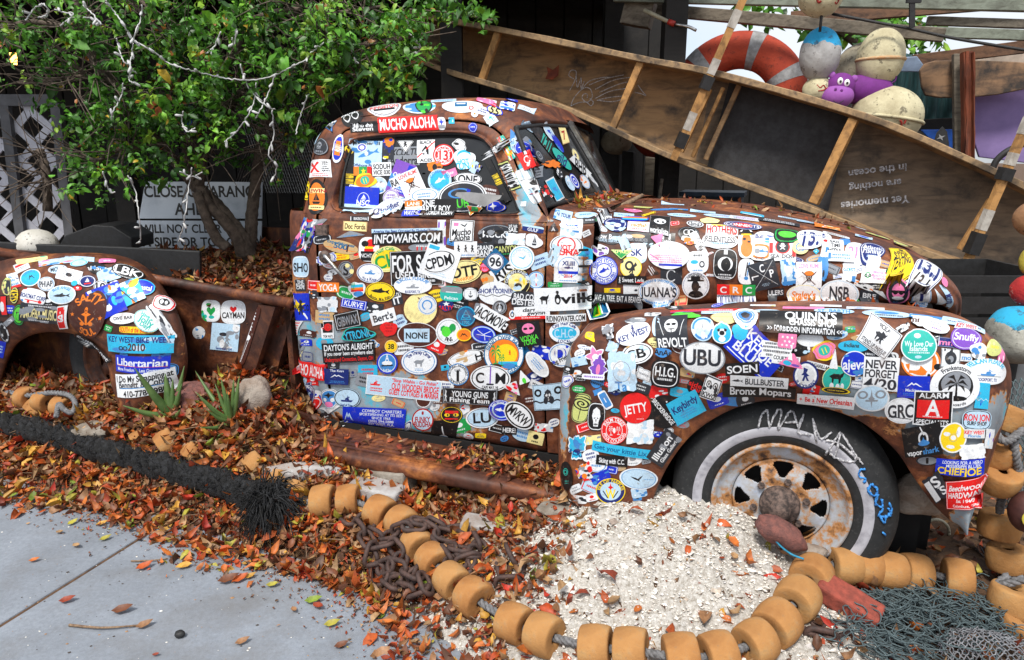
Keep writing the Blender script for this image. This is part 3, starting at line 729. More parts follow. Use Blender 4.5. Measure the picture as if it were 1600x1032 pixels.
def paint(st):
    W_, H_ = max(18, int(st['w']*TS)), max(14, int(st['h']*TS)); sd_ = st['seed']; rg = np.random.default_rng(sd_)
    yy, xx = np.mgrid[0:H_, 0:W_]; X = (xx+.5)/W_*2-1; Y = (yy+.5)/H_*2-1
    im = np.ones((H_, W_, 3), np.float32)*PALF[st['base']]
    th = np.arctan2(Y, X); rh = np.hypot(X, Y)/rho_of(st['shape'], th, 1, sd_)
    def put(mask, col):
        m = np.clip(mask, 0, 1)[..., None]; im[:] = im*(1-m)+PALF[col]*m
    def text(s, x, y, h, wd, col, rot=0, sh=0):
        sp = strip(s); hh, ww = sp.shape; caps = .72*EM
        ph = h*H_; k = ph/caps; pw = (wd*W_) if wd else ww*k
        cx, cy = (x+1)/2*W_, (y+1)/2*H_; dx = xx+.5-cx; dy = yy+.5-cy; c, s_ = math.cos(R(rot)), math.sin(R(rot))
        u = dx*c+dy*s_; v = -dx*s_+dy*c; u = u+sh*v
        put(samp(sp, u/pw*ww+ww/2, v/k+.41*EM), col)
    def arc(s, r, h, col, low, span=None):
        adv = [glyph(c)[1] for c in s]; tot = sum(adv); k = h*H_/(.72*EM); ax, ay = r*W_/2, r*H_/2; rad = (ax+ay)/2
        a = -tot*EM*k/rad/2*(1); fit = 1
        if span: fit = R(span)/(tot*EM*k/rad); a *= fit
        for c, ad in zip(s, adv):
            da = ad*EM*k/rad*fit; am = a+da/2; a += da
            if c == ' ': continue
            g_, _ = glyph(c)
            if low: px, py, rot = W_/2+ax*math.sin(am), H_/2+ay*math.cos(am), -am
            else: px, py, rot = W_/2+ax*math.sin(am), H_/2-ay*math.cos(am), am
            dx = xx+.5-px; dy = yy+.5-py; cc, ss = math.cos(rot), math.sin(rot); u = dx*cc+dy*ss; v = -dx*ss+dy*cc
            put(samp(g_, u/k/min(1.15, max(.8, fit))+g_.shape[1]/2, v/k+.5*EM), col)
    for op in st['ops']:
        a = op.split(','); o_ = a[0]
        f = lambda i, d=0.0: float(a[i]) if len(a) > i and a[i] != '' else d
        if o_ == 'T': text(a[1].replace('~', ','), f(2), f(3), f(4), f(5), a[6], f(7), f(8))
        elif o_ == 'A': arc(a[1], f(2), f(3), a[4], False, f(5) or None)
        elif o_ == 'J': arc(a[1], f(2), f(3), a[4], True, f(5) or None)
        elif o_ == 'O': put((rh > f(2)) & (rh < f(3)), a[1])
        elif o_ == 'R': put((np.abs(X-f(1)) < f(3)) & (np.abs(Y-f(2)) < f(4)), a[5])
        elif o_ == 'E': put(((X-f(1))/f(3))**2+((Y-f(2))/f(4))**2 < 1, a[5])
        elif o_ == 'C':
            q = np.sqrt(((X-f(1))/f(3))**2+((Y-f(2))/f(4))**2); put((q < 1) & (q > 1-f(6, .2)), a[5])
        elif o_ == 'L':                  # line x0 y0 x1 y1 width col
            x0, y0, x1, y1 = f(1)*W_/2, f(2)*H_/2, f(3)*W_/2, f(4)*H_/2; ux, uy = x1-x0, y1-y0; LL = ux*ux+uy*uy+1e-9
            qx, qy = X*W_/2-x0, Y*H_/2-y0; t = np.clip((qx*ux+qy*uy)/LL, 0, 1); put(np.hypot(qx-t*ux, qy-t*uy) < f(5)*H_/2, a[6])
        elif o_ == 'Z':                  # scribbly marks x y w h col count
            for _ in range(int(f(6, 12))):
                x0, y0 = f(1)+rg.uniform(-1, 1)*f(3), f(2)+rg.uniform(-1, 1)*f(4); an = rg.uniform(0, 6.3); q = rg.uniform(.08, .3)
                x1, y1 = x0+math.cos(an)*q*f(3)*2, y0+math.sin(an)*q*f(4)*2
                ux, uy = (x1-x0)*W_, (y1-y0)*H_; LL = ux*ux+uy*uy+1e-9; qx, qy = (X-x0)*W_, (Y-y0)*H_; t = np.clip((qx*ux+qy*uy)/LL, 0, 1)
                put(np.hypot(qx-t*ux, qy-t*uy) < rg.uniform(.6, 2.6)*1.4, a[5])
        elif o_ == 'X':                  # patchwork of random coloured blobs: colours string, count
            for _ in range(int(f(2, 14))):
                x0, y0 = rg.uniform(-1, 1, 2); q = rg.uniform(.08, .32, 2); put(((X-x0)/q[0])**2+((Y-y0)/q[1])**2 < 1, a[1][rg.integers(len(a[1]))])
        elif o_ == 'I':                  # rows of fine illegible print x y w h col rows
            n = int(f(6, 3)); 
            for k in range(n):
                yk = f(2)-f(4)+2*f(4)*(k+.5)/n; hk = f(4)/n*.55; wv = f(3)*rg.uniform(.7, 1)
                ph = rg.uniform(0, 9); pat = (np.sin(X*W_*.9+ph)+np.sin(X*W_*.37+ph*2)+.5*np.sin(Y*H_*1.7+X*W_*.6)) > -.35
                put((np.abs(Y-yk) < hk) & (np.abs(X-f(1)) < wv) & pat, a[5])
        elif o_ == 'W':                  # waves
            put((np.abs(Y-f(1)-.07*np.sin(X*9)) < f(2, .08)), a[3])
        elif o_ == '@':                  # spiral
            q = np.hypot(X*W_/H_ if W_ < H_ else X, (Y-f(1))*H_/W_ if H_ > W_ else Y); tq = np.arctan2(Y-f(1), X); put((np.abs(((q*f(3, 7)+tq/(2*math.pi)) % 1)-.5) < .22) & (q < f(2, .8)), a[4])
        elif o_ in GLY:
            x, y, sx, sy, col = f(1), f(2), f(3), f(4), a[5]; rot = R(f(6)); c, s_ = math.cos(rot), math.sin(rot)
            u = (X-x)*W_/2; v = (Y-y)*H_/2; u, v = u*c+v*s_, -u*s_+v*c; u = u/(sx*W_/2); v = v/(sy*H_/2)
            for pl in GLY[o_]: put(poly_in(u, v, pl), col)
            if o_ == 'K':
                bgc = a[7] if len(a) > 7 else 'k'
                for e in (-.3, .3): put(((u-e)/.2)**2+((v+.1)/.24)**2 < 1, bgc)
                put((np.abs(u) < .08) & (np.abs(v-.3) < .12), bgc); put((np.abs(v-.68) < .04) & (np.abs(u) < .35), bgc)
                for e in (-.2, 0, .2): put((np.abs(u-e) < .025) & (np.abs(v-.68) < .16), bgc)
    nz = rg.normal(size=(H_//4+2, W_//4+2)).repeat(4, 0).repeat(4, 1)[:H_, :W_]
    im *= (1+.022*nz)[..., None]
    return np.clip(im, 0, 1)
# ------------------------------------------------------------------ stickers: one line each: x y w h turn shape colour | print
STK = r'''
600 168 54 21 -6 e e|O,G,.82,.9|T,KINGSTON,0,-.1,.3,.8,r|R,0,.35,.6,.12,k
655 167 52 20 -2 e S|O,w,.86,1|X,cl,10
662 165 27 18 0 e g|O,k,.85,1|X,kLg,16
692 150 40 6 -2 r l|I,0,0,.9,.7,S,1
722 166 64 21 -1 e w|O,l,.9,.95|R,-.05,-.25,.3,.4,d|R,-.05,-.35,.22,.12,w|C,.45,.35,.12,.3,r,.4
548 181 38 28 -18 b k|T,Music,0,-.5,.26,.8,w,0,.2|C,-.35,.1,.3,.35,w,.2|C,.35,.1,.3,.35,w,.2|R,0,.75,.3,.08,w
513 194 36 34 -12 u k|O,S,.84,.94|T,RAM,0,-.35,.3,.9,w|X,tG,6|O,n,.95,1
489 206 11 28 22 q l|X,bwS,6
499 229 24 27 5 e K|O,G,.86,.94|K,0,-.1,.45,.45,G,0,k|I,0,.6,.5,.2,G,1
528 232 15 46 10 e b|O,w,.82,1|R,0,0,.5,.5,o|T,BRAND,0,0,.5,.7,w,-80
497 263 34 27 -3 r w|T,X,-.35,-.15,.6,.5,r|I,.6,-.2,.3,.6,k,5|I,0,.75,.9,.2,r,2|L,-.9,-.6,.1,.4,.04,r|L,.1,-.6,-.9,.4,.04,r
474 297 13 30 4 e y|O,k,.8,.9|T,R,.1,0,.5,.6,k
494 308 30 56 0 e k|E,0,0,.8,.8,o|R,0,-.35,.8,.14,m|T,BREWING,0,-.35,.1,1.3,R|S,0,.1,.45,.4,k|R,0,.6,.75,.12,m|I,0,.6,.6,.07,B,1
471 322 7 30 0 r g|I,0,0,.7,.8,m,4
478 368 27 54 12 p G|X,kwrbgvSpn,60
690 193 13 17 -2 h w|t,0|Q,0,-.2,.8,.8,b|R,0,.6,.8,.25,G
705 188 9 9 0 r c|X,w,3
742 179 11 10 0 e w|V,0,0,.5,.5,o
767 187 26 22 14 d w|A,GOST,.3,.2,T|E,-.1,-.2,.12,.16,T|O,l,.8,.9
773 174 27 15 24 e b|E,0,0,.85,.8,m|T,55,0,0,.8,.6,k
793 166 24 13 12 q w|X,Slb,10|R,0,.6,.9,.2,S
823 171 27 13 22 r w|I,0,.1,.8,.5,G,2|O,l,.85,1
760 159 32 9 14 r p|X,wlr,10
799 158 20 6 12 q b|I,0,0,.8,.6,w,1
568 198 44 14 -4 r k|T,Who the,-.1,-.35,.36,.75,w|T,Steven,-.1,.35,.42,.75,w
636 192 95 21 -3.5 r r|T,MUCHO ALOHA,0,0,.72,.94,w
739 199 14 14 0 e b|O,w,.8,.88|I,0,0,.7,.25,w,1
791 231 12 42 -30 r T|X,ryo,26|X,w,6
770 236 20 19 0 e w|E,-.45,-.1,.22,.26,k|E,.45,-.1,.22,.26,k|E,0,.35,.2,.14,k|E,-.7,-.65,.2,.2,k|E,.7,-.65,.2,.2,k|O,k,.93,1
826 291 14 60 -30 q e|X,lw,14
793 276 20 48 -25 r k|O,O,.86,.94|T,SOLSTICE,0,0,.5,1.8,e,90
818 319 8 8 0 r w
573 241 48 42 2 r l|T,Winner III,0,-.82,.13,.85,k|F,.1,.0,.75,.4,S,-20|X,wS,6|T,Offshore Fishing,0,.85,.1,.9,n
566 231 15 13 0 e w|C,0,0,.8,.8,b,.35
631 238 56 16 -2 r G|T,EXCULTU,0,0,.7,.9,k,0,.25
631 251 50 16 -1 r G|T,Andorra,0,0,.8,.9,k
607 232 19 36 2 r K|E,0,-.55,.9,.45,o|A,,.5,.1,w|X,nbw,10|R,-.3,.8,.4,.1,y
634 227 26 22 0 u w|O,k,.82,.92|D,0,-.1,.4,.4,k
666 237 28 36 -2 r w|T,BLACK,.0,-.8,.15,.7,k|T,ACES,0,.78,.14,.7,k|Y,0,-.05,.5,-.5,k|L,-.95,.5,.95,-.8,.05,r|T,41,0,.05,.25,.5,w
718 227 26 20 8 b w|O,k,.8,.88|X,kw,4
694 243 34 34 0 e r|E,0,0,.88,.88,w|E,0,0,.8,.8,r|E,0,0,.55,.55,w|T,13,0,0,.45,.42,r|A,NATION,.68,.13,w,130|J,REPUBLIC,.68,.13,w,140
726 250 36 40 -4 b w|E,0,-.3,.6,.45,c|E,0,-.15,.6,.4,w|T,HOT,-.1,.15,.2,.5,c|T,TUNA,0,.5,.26,.9,c
743 262 22 24 10 j l|X,byn,14
544 291 6 56 3 r g|T,LOCAL,0,0,.6,1.2,y,90
547 272 12 84 2 r k|T,Keep Smilin',0,.2,.8,1.35,y,90|E,0,-.86,.8,.12,y
597 265 30 21 -2 r w|T,SODUH,0,-.4,.38,.9,k|T,VICE 030,0,.45,.32,.9,k
567 268 28 14 0 r g|R,-.7,0,.3,1,o|V,.1,0,.3,.7,y|R,.75,0,.25,1,r
592 290 27 27 0 e l|X,wSG,14|O,w,.9,1
571 283 40 26 -18 b y|E,0,0,.75,.68,o|E,0,-.05,.35,.5,T|R,-.1,0,.03,.3,y|R,.1,0,.03,.3,y
563 298 36 10 18 q w|T,MANGARILLAS,0,0,.6,.9,k
566 314 54 42 3 r b|R,0,.65,1,.35,l|E,.1,-.05,.35,.55,b|C,.1,-.05,.35,.55,w,.08|S,.1,-.25,.18,.22,w|T,NSC,.1,.15,.2,.4,w
627 279 34 52 20 r v|R,0,.3,1,.4,S|T,OCEAN,0,-.1,.14,.8,w|R,.6,0,.3,.9,b|I,0,.7,.6,.15,w,2
612 310 26 26 0 e e|O,v,.85,.93|I,0,0,.6,.5,v,3
618 286 14 16 -20 r w|T,RA,0,0,.7,.9,k
644 288 36 42 -24 r w|T,LOVE RUM?,0,-.75,.14,.85,r|K,0,.05,.35,.3,k,0,w|E,0,-.28,.4,.16,o|L,-.5,-.4,.5,.5,.03,B|L,.5,-.4,-.5,.5,.03,B|I,0,.75,.7,.15,r,2
680 262 30 20 0 b o|E,0,0,.25,.5,k|X,kp,4
704 272 22 12 -20 r p|I,0,0,.8,.5,w,1
688 283 37 37 0 e l|E,0,0,.8,.8,c|A,COMMAND,.78,.14,S,150|F,0,0,.5,.35,w,-30|J,CONNECT,.78,.12,S,140
664 306 46 22 -6 e w|O,S,.8,.86|I,0,0,.6,.4,S,2
732 280 44 18 4 e w|O,k,.9,.97|T,ONE,0,.1,.7,.7,k
723 309 78 52 -6 e w|O,k,.90,.94|E,0,0,.86,.82,K|C,-.1,-.25,.45,.3,S,.25|T,GRUB,-.25,.35,.26,.5,L|D,.3,-.1,.2,.4,b|L,-.6,.65,.2,.65,.01,G
684 327 62 30 0 r k|T,ONE,-.5,-.6,.32,.4,w|T,PARTY BOY,-.1,.0,.34,.8,w|T,KEEP FLORIDA CLEAN,0,.7,.18,.9,w
648 328 27 27 -2 r w|R,0,-.65,1,.35,o|T,LANE,0,-.65,.22,.75,w|T,FROM,0,0,.2,.75,l|R,0,.68,1,.33,b|T,WAYNE,0,.68,.22,.8,w
608 327 52 27 -30 e w|O,l,.86,.92|T,Qualifier,0,0,.34,.78,n|I,0,.5,.4,.15,S,1
562 342 30 7 1 r K|O,w,.86,.95|T,BIKEIOWA,.1,0,.6,.7,w
742 330 26 22 8 u o|E,0,-.15,.5,.45,g|X,yrL,8|O,w,.9,1
775 324 34 22 -8 b b|Q,-.2,-.1,.4,.6,w|O,y,.84,.9|X,w,3
778 282 10 76 -27 r k|T,Support Local Music!,0,0,.62,1.85,y,90
555 354 38 15 3 r m|T,Doc Fords,0,0,.55,.85,B|O,t,.9,1
548 367 50 11 -6 t G|I,0,.3,.5,.3,S,1
690 366 13 44 0 r e|X,pvl,8
577 390 32 38 2 h w|E,.2,-.5,.45,.35,r|E,-.4,-.45,.35,.25,k|R,.0,-.05,.4,.2,y|R,0,.05,.45,.1,r|R,0,.55,.8,.4,k|T,CONCHTASTIC,0,.5,.16,1.45,w
533 386 56 20 12 e t|T,Expeditioneer,0,-.55,.24,.8,d|T,500,0,-.1,.4,.4,d|L,-.9,.4,.9,.3,.04,o|R,.4,0,.04,.6,B
606 405 52 40 -14 e m|O,O,.86,.92|E,0,.0,.8,.72,y|T,CH,-.1,.1,.5,.7,g|A,Half Cafe,.8,.13,g,90
664 388 52 14 2 e G|T,1115,0,.2,.5,.5,r|I,0,-.4,.6,.3,w,1
633 361 108 7 -1 r l|T,America Has Been Occupied By Globalist Forces,0,0,.6,.95,n
636 372 112 19 -2 r k|T,INFOWARS.COM,0,0,.72,.94,w,0,.12
651 419 84 54 -2 r k|O,w,.95,.98|T,FOR SALE,0,-.3,.48,.92,w|T,USED BIKES,.0,.38,.2,.8,w|I,0,.75,.7,.12,w,1
777 368 62 34 2 e K|O,G,.88,.95|T,MUCKY,0,-.1,.3,.75,w|X,Gk,12
802 357 16 14 2 r k|T,WE SAIL,0,-.5,.3,.9,w|T,SAIL,0,.3,.5,.9,w
833 358 34 10 10 q n|T,GULF,0,.3,.5,.5,w|R,0,-.7,1,.35,l
758 392 30 24 -2 r K|T,GRAND,0,-.4,.3,.9,w|T,BAND,0,.3,.4,.9,w|I,0,.8,.7,.12,w,1
792 390 40 20 -4 r k|T,CANYON,0,-.1,.5,.95,O|I,0,.7,.8,.2,g,1
806 374 32 19 2 p w|X,l,4
834 377 30 26 4 b w|S,.1,0,.3,.7,K
728 390 36 24 -1 r w|D,-.6,-.1,.22,.5,k|D,0,-.15,-.2,.5,k|D,.6,-.1,.22,.5,k|I,0,.75,.8,.15,S,1
722 361 38 34 4 r w|O,k,.88,.95|B,.2,-.5,.4,.3,k|R,-.5,-.55,.2,.15,p|T,Mucho,0,.1,.3,.8,k,-8,.2|T,Aloha,.05,.6,.28,.7,k,-8,.2
725 425 58 36 -10 e m|O,k,.88,.92|T,OTF,0,-.05,.45,.76,k|T,FRANKFORT,0,.6,.14,.5,o
689 411 54 50 18 r w|I,0,.7,.6,.15,l,2|R,-.6,-.8,.3,.12,c
686 409 56 35 -14 e w|O,k,.86,.92|T,CPDM,0,0,.46,.76,k
758 418 15 15 0 e p|T,mi,0,0,.4,.8,r|O,r,.85,1
786 426 38 22 -28 r w|T,RIS,.1,0,.75,.8,k
775 409 30 30 45 r d
775 409 26 26 0 e w|O,n,.88,.97|T,96,0,0,.55,.72,K
762 437 21 23 5 b t|X,o,4
816 403 40 38 0 e w|O,c,.82,.87|A,SAILING ALONG,.68,.10,l,170|B,.1,0,.4,.25,c
838 438 27 27 0 e l|O,S,.86,.95|L,0,-.7,0,.6,.06,r|Q,0,0,.4,.55,w|O,w,.75,.82
809 441 41 41 0 e m|O,k,.68,.96|X,kSly,16|A,GOLDEN KNIGHTS,.82,.11,w,190|O,m,.6,.68
541 422 25 27 0 e G|O,k,.84,.93|O,K,.6,.66|T,S,0,0,.55,.35,k|X,m,4
472 417 34 33 0 h l|O,w,.88,.95|T,SHO,0,.05,.42,.86,k
470 446 18 18 -3 r K|T,THE,0,-.6,.25,.6,w|T,ROAD,0,-.1,.25,.8,w|T,CAFE,0,.4,.25,.8,w
513 449 35 15 1 r o|T,YOGA,0,0,.72,.86,w
579 427 42 30 6 e w|O,n,.88,.94|H,0,-.1,.45,.35,S|T,Ty a Knot,0,.6,.16,.55,n
559 452 28 30 -4 b w|R,0,-.3,.7,.2,c|R,0,-.05,.7,.12,o|R,0,.15,.7,.1,r|P,-.4,-.4,.3,.35,g|E,.1,.5,.55,.3,S
620 466 18 22 -14 r K|T,WE DO,0,-.4,.35,.9,w|T,IT,0,.3,.5,.7,w
595 456 46 30 4 e y|O,k,.88,.93|F,0,-.05,.65,.5,k|J,Battle Me Fish,.76,.14,k,120
657 483 58 54 0 e m|O,B,.9,1|T,x,.0,-.6,.2,.15,B
668 477 30 30 0 e e|O,S,.84,.9|C,0,0,.55,.55,S,.25|X,e,4
646 446 60 27 0 e w|A,PURCELL PLEASURE,.84,.2,S,140|H,0,.1,.4,.4,G|T,ROCKPORT~ TX,0,.72,.14,.4,n
706 459 36 24 4 h T|R,0,-.5,.9,.4,G|R,0,-.2,.5,.06,w|T,Pelican,0,.55,.2,.6,w
736 460 26 22 0 r k|E,0,-.05,.9,.9,w|N,0,0,.3,.45,k|O,G,.7,.75
775 458 54 36 0 e w|T,SHORT,-.5,-.2,.2,.5,n|T,CORNER,.5,-.2,.2,.5,n|M,0,-.45,.15,.5,n|W,.2,.03,k
782 480 22 22 0 e G|O,k,.8,.9|C,0,0,.5,.5,k,.4|N,0,0,.3,.6,w
820 468 42 26 5 h K|T,BAD COD,.1,-.35,.35,.9,w|T,DESTER,0,.3,.35,.9,w
832 486 56 15 -3 r w|T,darren,.1,-.35,.4,.6,k,0,.2|T,gwynn,.25,.35,.4,.5,k,0,.2
825 496 58 5 -2 r r|I,.2,0,.6,.6,w,1
802 491 10 14 0 e w|C,0,0,.6,.6,k,.4|R,0,-.5,.1,.4,S
881 467 92 36 -3 r w|U,-.65,.0,.17,.5,k|E,-.2,0,.1,.45,k|E,-.2,-.6,.05,.15,k|E,-.2,.1,.05,.2,w|T,ville,.5,-.05,.42,.62,k|I,.7,.7,.2,.06,l,1
885 385 52 36 2 e w|O,K,.88,.92|C,0,-.1,.55,.7,r,.14|F,-.1,-.2,.4,.3,w|T,HOT,-.1,.1,.22,.4,r|T,TUNA,0,.5,.28,.8,r
893 357 34 30 6 r w|F,0,-.3,.6,.4,b|R,.4,.3,.3,.1,S|X,l,5
889 353 30 12 0 e w|T,Grundens,0,0,.4,.8,S|O,l,.88,.95
865 357 18 16 0 t K|T,A,0,.2,.4,.4,w
888 421 44 42 2 r w|C,0,-.15,.75,.75,S,.05|T,XLIII,0,-.45,.16,.45,n|F,0,-.1,.35,.2,n|R,0,.25,.7,.1,b|T,2014,0,.5,.12,.3,r|I,0,.85,.8,.08,S,1
865 399 16 34 22 p l|X,eG,6
884 497 62 12 -2 r w|T,RIDINGWATER.COM,0,0,.72,.95,k
882 519 46 33 0 e w|E,0,.05,.8,.6,c|T,C.H.C.,0,.05,.4,.66,l|A,City Half Cafe,.86,.15,n,120|J,LOCAL,.84,.15,n,60
878 554 40 37 0 e w|O,S,.86,.92|E,-.1,-.15,.45,.5,b|T,D,-.1,-.15,.55,.4,w|T,Dog Friendly,0,.3,.2,1,k,-28|E,.4,-.7,.1,.12,b|E,-.6,.6,.1,.12,b
936 489 42 30 8 h d|O,w,.84,1|E,-.2,0,.5,.6,L|E,-.2,0,.28,.32,y|L,.2,-.3,.9,.1,.1,w
469 480 40 42 -2 r b|Q,-.2,-.1,.8,.55,y,-15|D,.1,.0,.3,.6,k|T,SUNOCO,0,.05,.22,.9,k|L,-.8,-.8,-.6,-.4,.06,w|L,.3,.5,.6,.85,.07,w
461 513 18 22 8 r e|I,0,0,.85,.9,r,5
459 547 15 25 3 r G|X,kKm,12
554 475 40 14 10 r b|O,w,.88,.94|T,KURVE,0,0,.6,.75,w,0,.1
512 476 34 25 -2 p e|X,Gl,10|D,0,.6,.15,.3,k
544 500 42 26 -12 r k|O,e,.84,.89|T,GIBWAX,0,0,.55,.78,G
599 495 40 20 -15 r w|T,Bert's,0,.0,.55,.8,K
513 515 18 28 -2 r w|R,0,-.25,.8,.6,k|@,-.25,.6,7,r|E,0,-.25,.6,.42,r|C,0,-.25,.35,.25,R,.3|T,TOM WAITS,0,.75,.14,.8,k
560 522 60 26 -10 b k|T,XYTRONICS,0,0,.5,.95,c,0,-.1|O,T,.9,1
546 550 82 31 -3 r k|T,DAYTON'S ALRIGHT,0,-.55,.3,.94,w|T,If you never been anywhere else!,0,.05,.2,.94,w|T,Underground Connection~ Dayton~ OH,0,.65,.2,.94,r
608 514 28 28 0 b r|I,0,-.1,.5,.5,R,3
653 523 64 38 3 e w|O,B,0,.95
652 524 40 21 0 r l|T,NONE,0,0,.46,.86,k
612 541 20 20 0 e y|O,o,.8,.87|T,38,0,0,.4,.5,k|O,m,.92,1
606 567 33 34 0 e b|E,0,0,.84,.84,w|E,0,0,.78,.78,S|T,A,0,-.5,.3,.2,w|E,0,.0,.5,.2,w|L,-.5,.25,.5,.2,.06,k|T,Surf Sup,0,.65,.12,.4,w
655 565 58 42 0 e w|O,S,.82,.86|A,The Thirsty Camel,.68,.14,n,130|U,0,.1,.3,.35,G|I,0,.6,.3,.1,S,2|O,n,.96,1
728 560 60 24 -14 e w|O,k,.9,.95|T,H,.7,.1,.5,.2,k|X,to,8|R,-.2,-.3,.8,.1,e
702 518 41 41 0 e w|O,G,.84,.88|Y,-.1,-.1,.6,.5,g|E,-.2,0,.35,.4,L|E,.3,-.3,.25,.3,g|J,FINS,.6,.16,k,50
726 523 24 20 0 e o|O,y,.85,1|M,0,0,.5,.5,k
698 478 24 21 0 b n|T,SALTY,0,.3,.35,.95,r|V,0,-.3,.5,.4,w
729 494 31 32 0 e d|O,c,.86,.93|L,-.5,.3,0,-.6,.03,c|L,.5,.3,0,-.6,.03,c|L,-.5,.3,.5,.3,.03,c|C,0,.0,.4,.2,c,.3|T,1700,0,.6,.14,.35,c
769 496 58 26 30 p w|T,JACKMOVE,0,0,.62,.94,k,0,.1
757 522 40 27 10 e b|O,l,.8,.93|L,-.5,-.4,.0,.0,.04,w|L,0,0,.5,-.5,.04,w|L,-.5,.1,.6,.1,.04,w|L,.1,.0,.2,.6,.04,w
818 545 14 20 -30 r d
789 553 64 64 0 e w|O,d,.94,1|E,0,0,.76,.76,d|E,0,0,.73,.73,o|E,.1,.0,.55,.5,y|R,.2,.45,.47,.12,c|E,.25,.55,.35,.14,S|P,-.4,0,.3,.5,g|P,-.1,.25,.18,.3,g|E,-.35,.55,.25,.1,B|A,BEND OVER BABY,.82,.1,d,150|J,FISHING GEAR,.86,.1,d,110|D,.3,-.1,.08,.12,r
828 521 36 38 -6 r k|E,0,-.45,.55,.42,p|E,-.25,-.45,.18,.1,k|E,.25,-.45,.18,.1,k|T,VODKA,0,.3,.2,.8,L,-4|T,TOUR,0,.65,.2,.6,L,-4
716 585 34 34 0 e w|O,S,.92,1|O,G,.68,.72|A,HISTORIC HIGHWAY,.8,.12,K,200|J,NORTH SOUTH,.8,.12,K,120|E,0,0,.5,.5,w|T,1,0,.1,.5,.14,k|T,U.S.,0,-.4,.12,.3,K
768 590 64 40 2 e w|O,k,.88,.93|T,C,-.5,-.05,.4,.22,k|T,M,.5,-.05,.4,.26,k|L,0,-.9,0,.4,.05,v|L,-.15,.45,.15,.45,.06,K|T,CAPE MAY~ NJ,0,.68,.12,.4,k
803 604 34 22 28 t e|X,pr,14
820 590 20 26 -20 t w|E,0,.25,.3,.35,L
841 568 48 24 50 e e|O,w,.85,1|I,.0,0,.6,.4,S,3
736 618 88 24 3 r k|O,G,.93,.96|T,YOUNG GUNS,0,-.3,.38,.66,w|T,Fishing Team,0,.45,.3,.72,w|D,-.87,0,.07,.8,e|D,.87,0,-.07,.8,e
662 625 30 30 0 e G|E,0,0,.78,.78,w|E,0,0,.7,.7,B
484 577 64 24 3 r r|T,MUCHO ALOHA,0,0,.7,.94,w
528 588 37 24 2 r n|M,.05,-.1,.6,.35,w|T,The Keys,0,-.8,.14,.6,w|I,0,.65,.8,.2,S,2
467 600 12 13 0 e l|C,0,0,.5,.5,S,.3
470 623 21 31 -10 e n|O,w,.88,.94|F,0,.1,.6,.4,l,-50|A,Blue Marlin,.76,.13,w,140
514 640 36 14 4 u w|I,0,-.3,.7,.3,S,1
514 624 30 32 0 e w|O,K,.9,.94|E,0,0,.82,.82,S|Q,0,-.4,.6,.35,k|E,0,.5,.5,.28,p|E,-.4,.05,.2,.2,w|E,.4,.05,.2,.2,w
543 622 42 30 4 e l|O,k,.88,.95|H,0,.1,.5,.45,n|T,Reef of Time,0,.7,.12,.45,n
630 606 120 31 6 r w|R,0,0,.98,.94,l|T,OLD WOODEN BRIDGE,.32,-.1,.32,.62,r|T,GUEST COTTAGES & MARINA,.3,.5,.26,.66,r|T,"Stop Wishin - Go Fishin",.3,-.7,.17,.6,r|H,-.75,-.2,.16,.4,r|I,-.72,.45,.22,.25,r,2
584 652 100 29 3 r b|M,-.8,0,.15,.8,l|T,COWBOY CHARTERS,.25,-.68,.15,.62,w|T,SPORTSFISHING AT ITS BEST,.25,-.32,.13,.7,w|T,SINCE 1965,.25,.02,.13,.3,w|T,(305) 294-5888,.25,.36,.13,.4,w|T,KEY WEST~ FLA.,.25,.7,.14,.42,w
693 679 40 32 3 r k|E,0,.35,.35,.35,e|E,.05,.45,.28,.2,S|L,-.2,-.6,.1,.1,.05,e
661 656 34 35 0 e w|O,R,.88,1|E,0,0,.84,.84,l|T,FUNKY,0,-.05,.24,.7,R|T,BUDDHA,0,.38,.24,.8,R|E,0,-.6,.1,.15,R
706 648 35 26 2 e k|O,y,.88,.94|R,0,-.3,.6,.18,r|E,-.4,.05,.25,.2,y|E,.4,.0,.25,.2,y|E,-.35,.05,.07,.15,k|E,.35,0,.07,.15,k|R,0,.5,.6,.1,r
754 653 53 32 -3 e l|O,w,.9,1|O,K,.86,.89|T,LU,0,-.05,.5,.55,k
785 639 40 32 10 e b|O,w,.9,.95|O,l,.6,.72|F,-.1,0,.4,.35,w|A,Key West Marine,.78,.15,w,150
813 647 54 35 40 e w|O,k,.80,.92|T,MVKW,0,0,.42,.7,k
857 620 48 40 -5 r l|O,K,.93,.96|C,-.65,-.35,.25,.3,k,.5|C,.65,-.45,.25,.3,k,.5|K,0,-.1,.3,.5,K,0,e|E,-.2,.25,.16,.3,K|E,.2,.25,.16,.3,K|W,.35,.06,K
796 672 24 13 4 r k|T,HERE!,0,0,.55,.85,w
880 337 28 17 14 r l|T,N TOUR,.1,.1,.35,.8,n|X,S,3
915 336 34 9 -3 e l|I,0,0,.7,.4,S,1
926 345 30 8 -2 r K|I,-.3,0,.6,.5,w,1|E,.6,0,.25,.7,g
945 344 22 11 4 q w|T,PRIS,0,0,.5,.8,k
962 351 38 18 4 e n|O,w,.78,.84|X,wl,12
975 337 32 7 5 r l|I,0,0,.8,.5,S,1
999 355 37 15 4 r w|O,p,.9,.95|T,redfish,0,-.2,.4,.7,o|I,0,.6,.8,.2,r,1
992 344 44 8 2 e b|R,0,-.4,.9,.3,o|R,0,.2,.9,.3,c
988 330 38 8 10 b p|X,rw,12
1005 325 30 5 8 r O|X,yw,5
1051 320 36 4 3 r l
1060 328 30 4 4 r S|X,y,4
1031 350 32 24 6 r k|E,0,-.15,.6,.35,w|E,-.2,-.1,.15,.12,k|E,.3,-.05,.15,.12,k|T,workalista,0,.75,.2,.9,w|O,G,.96,1
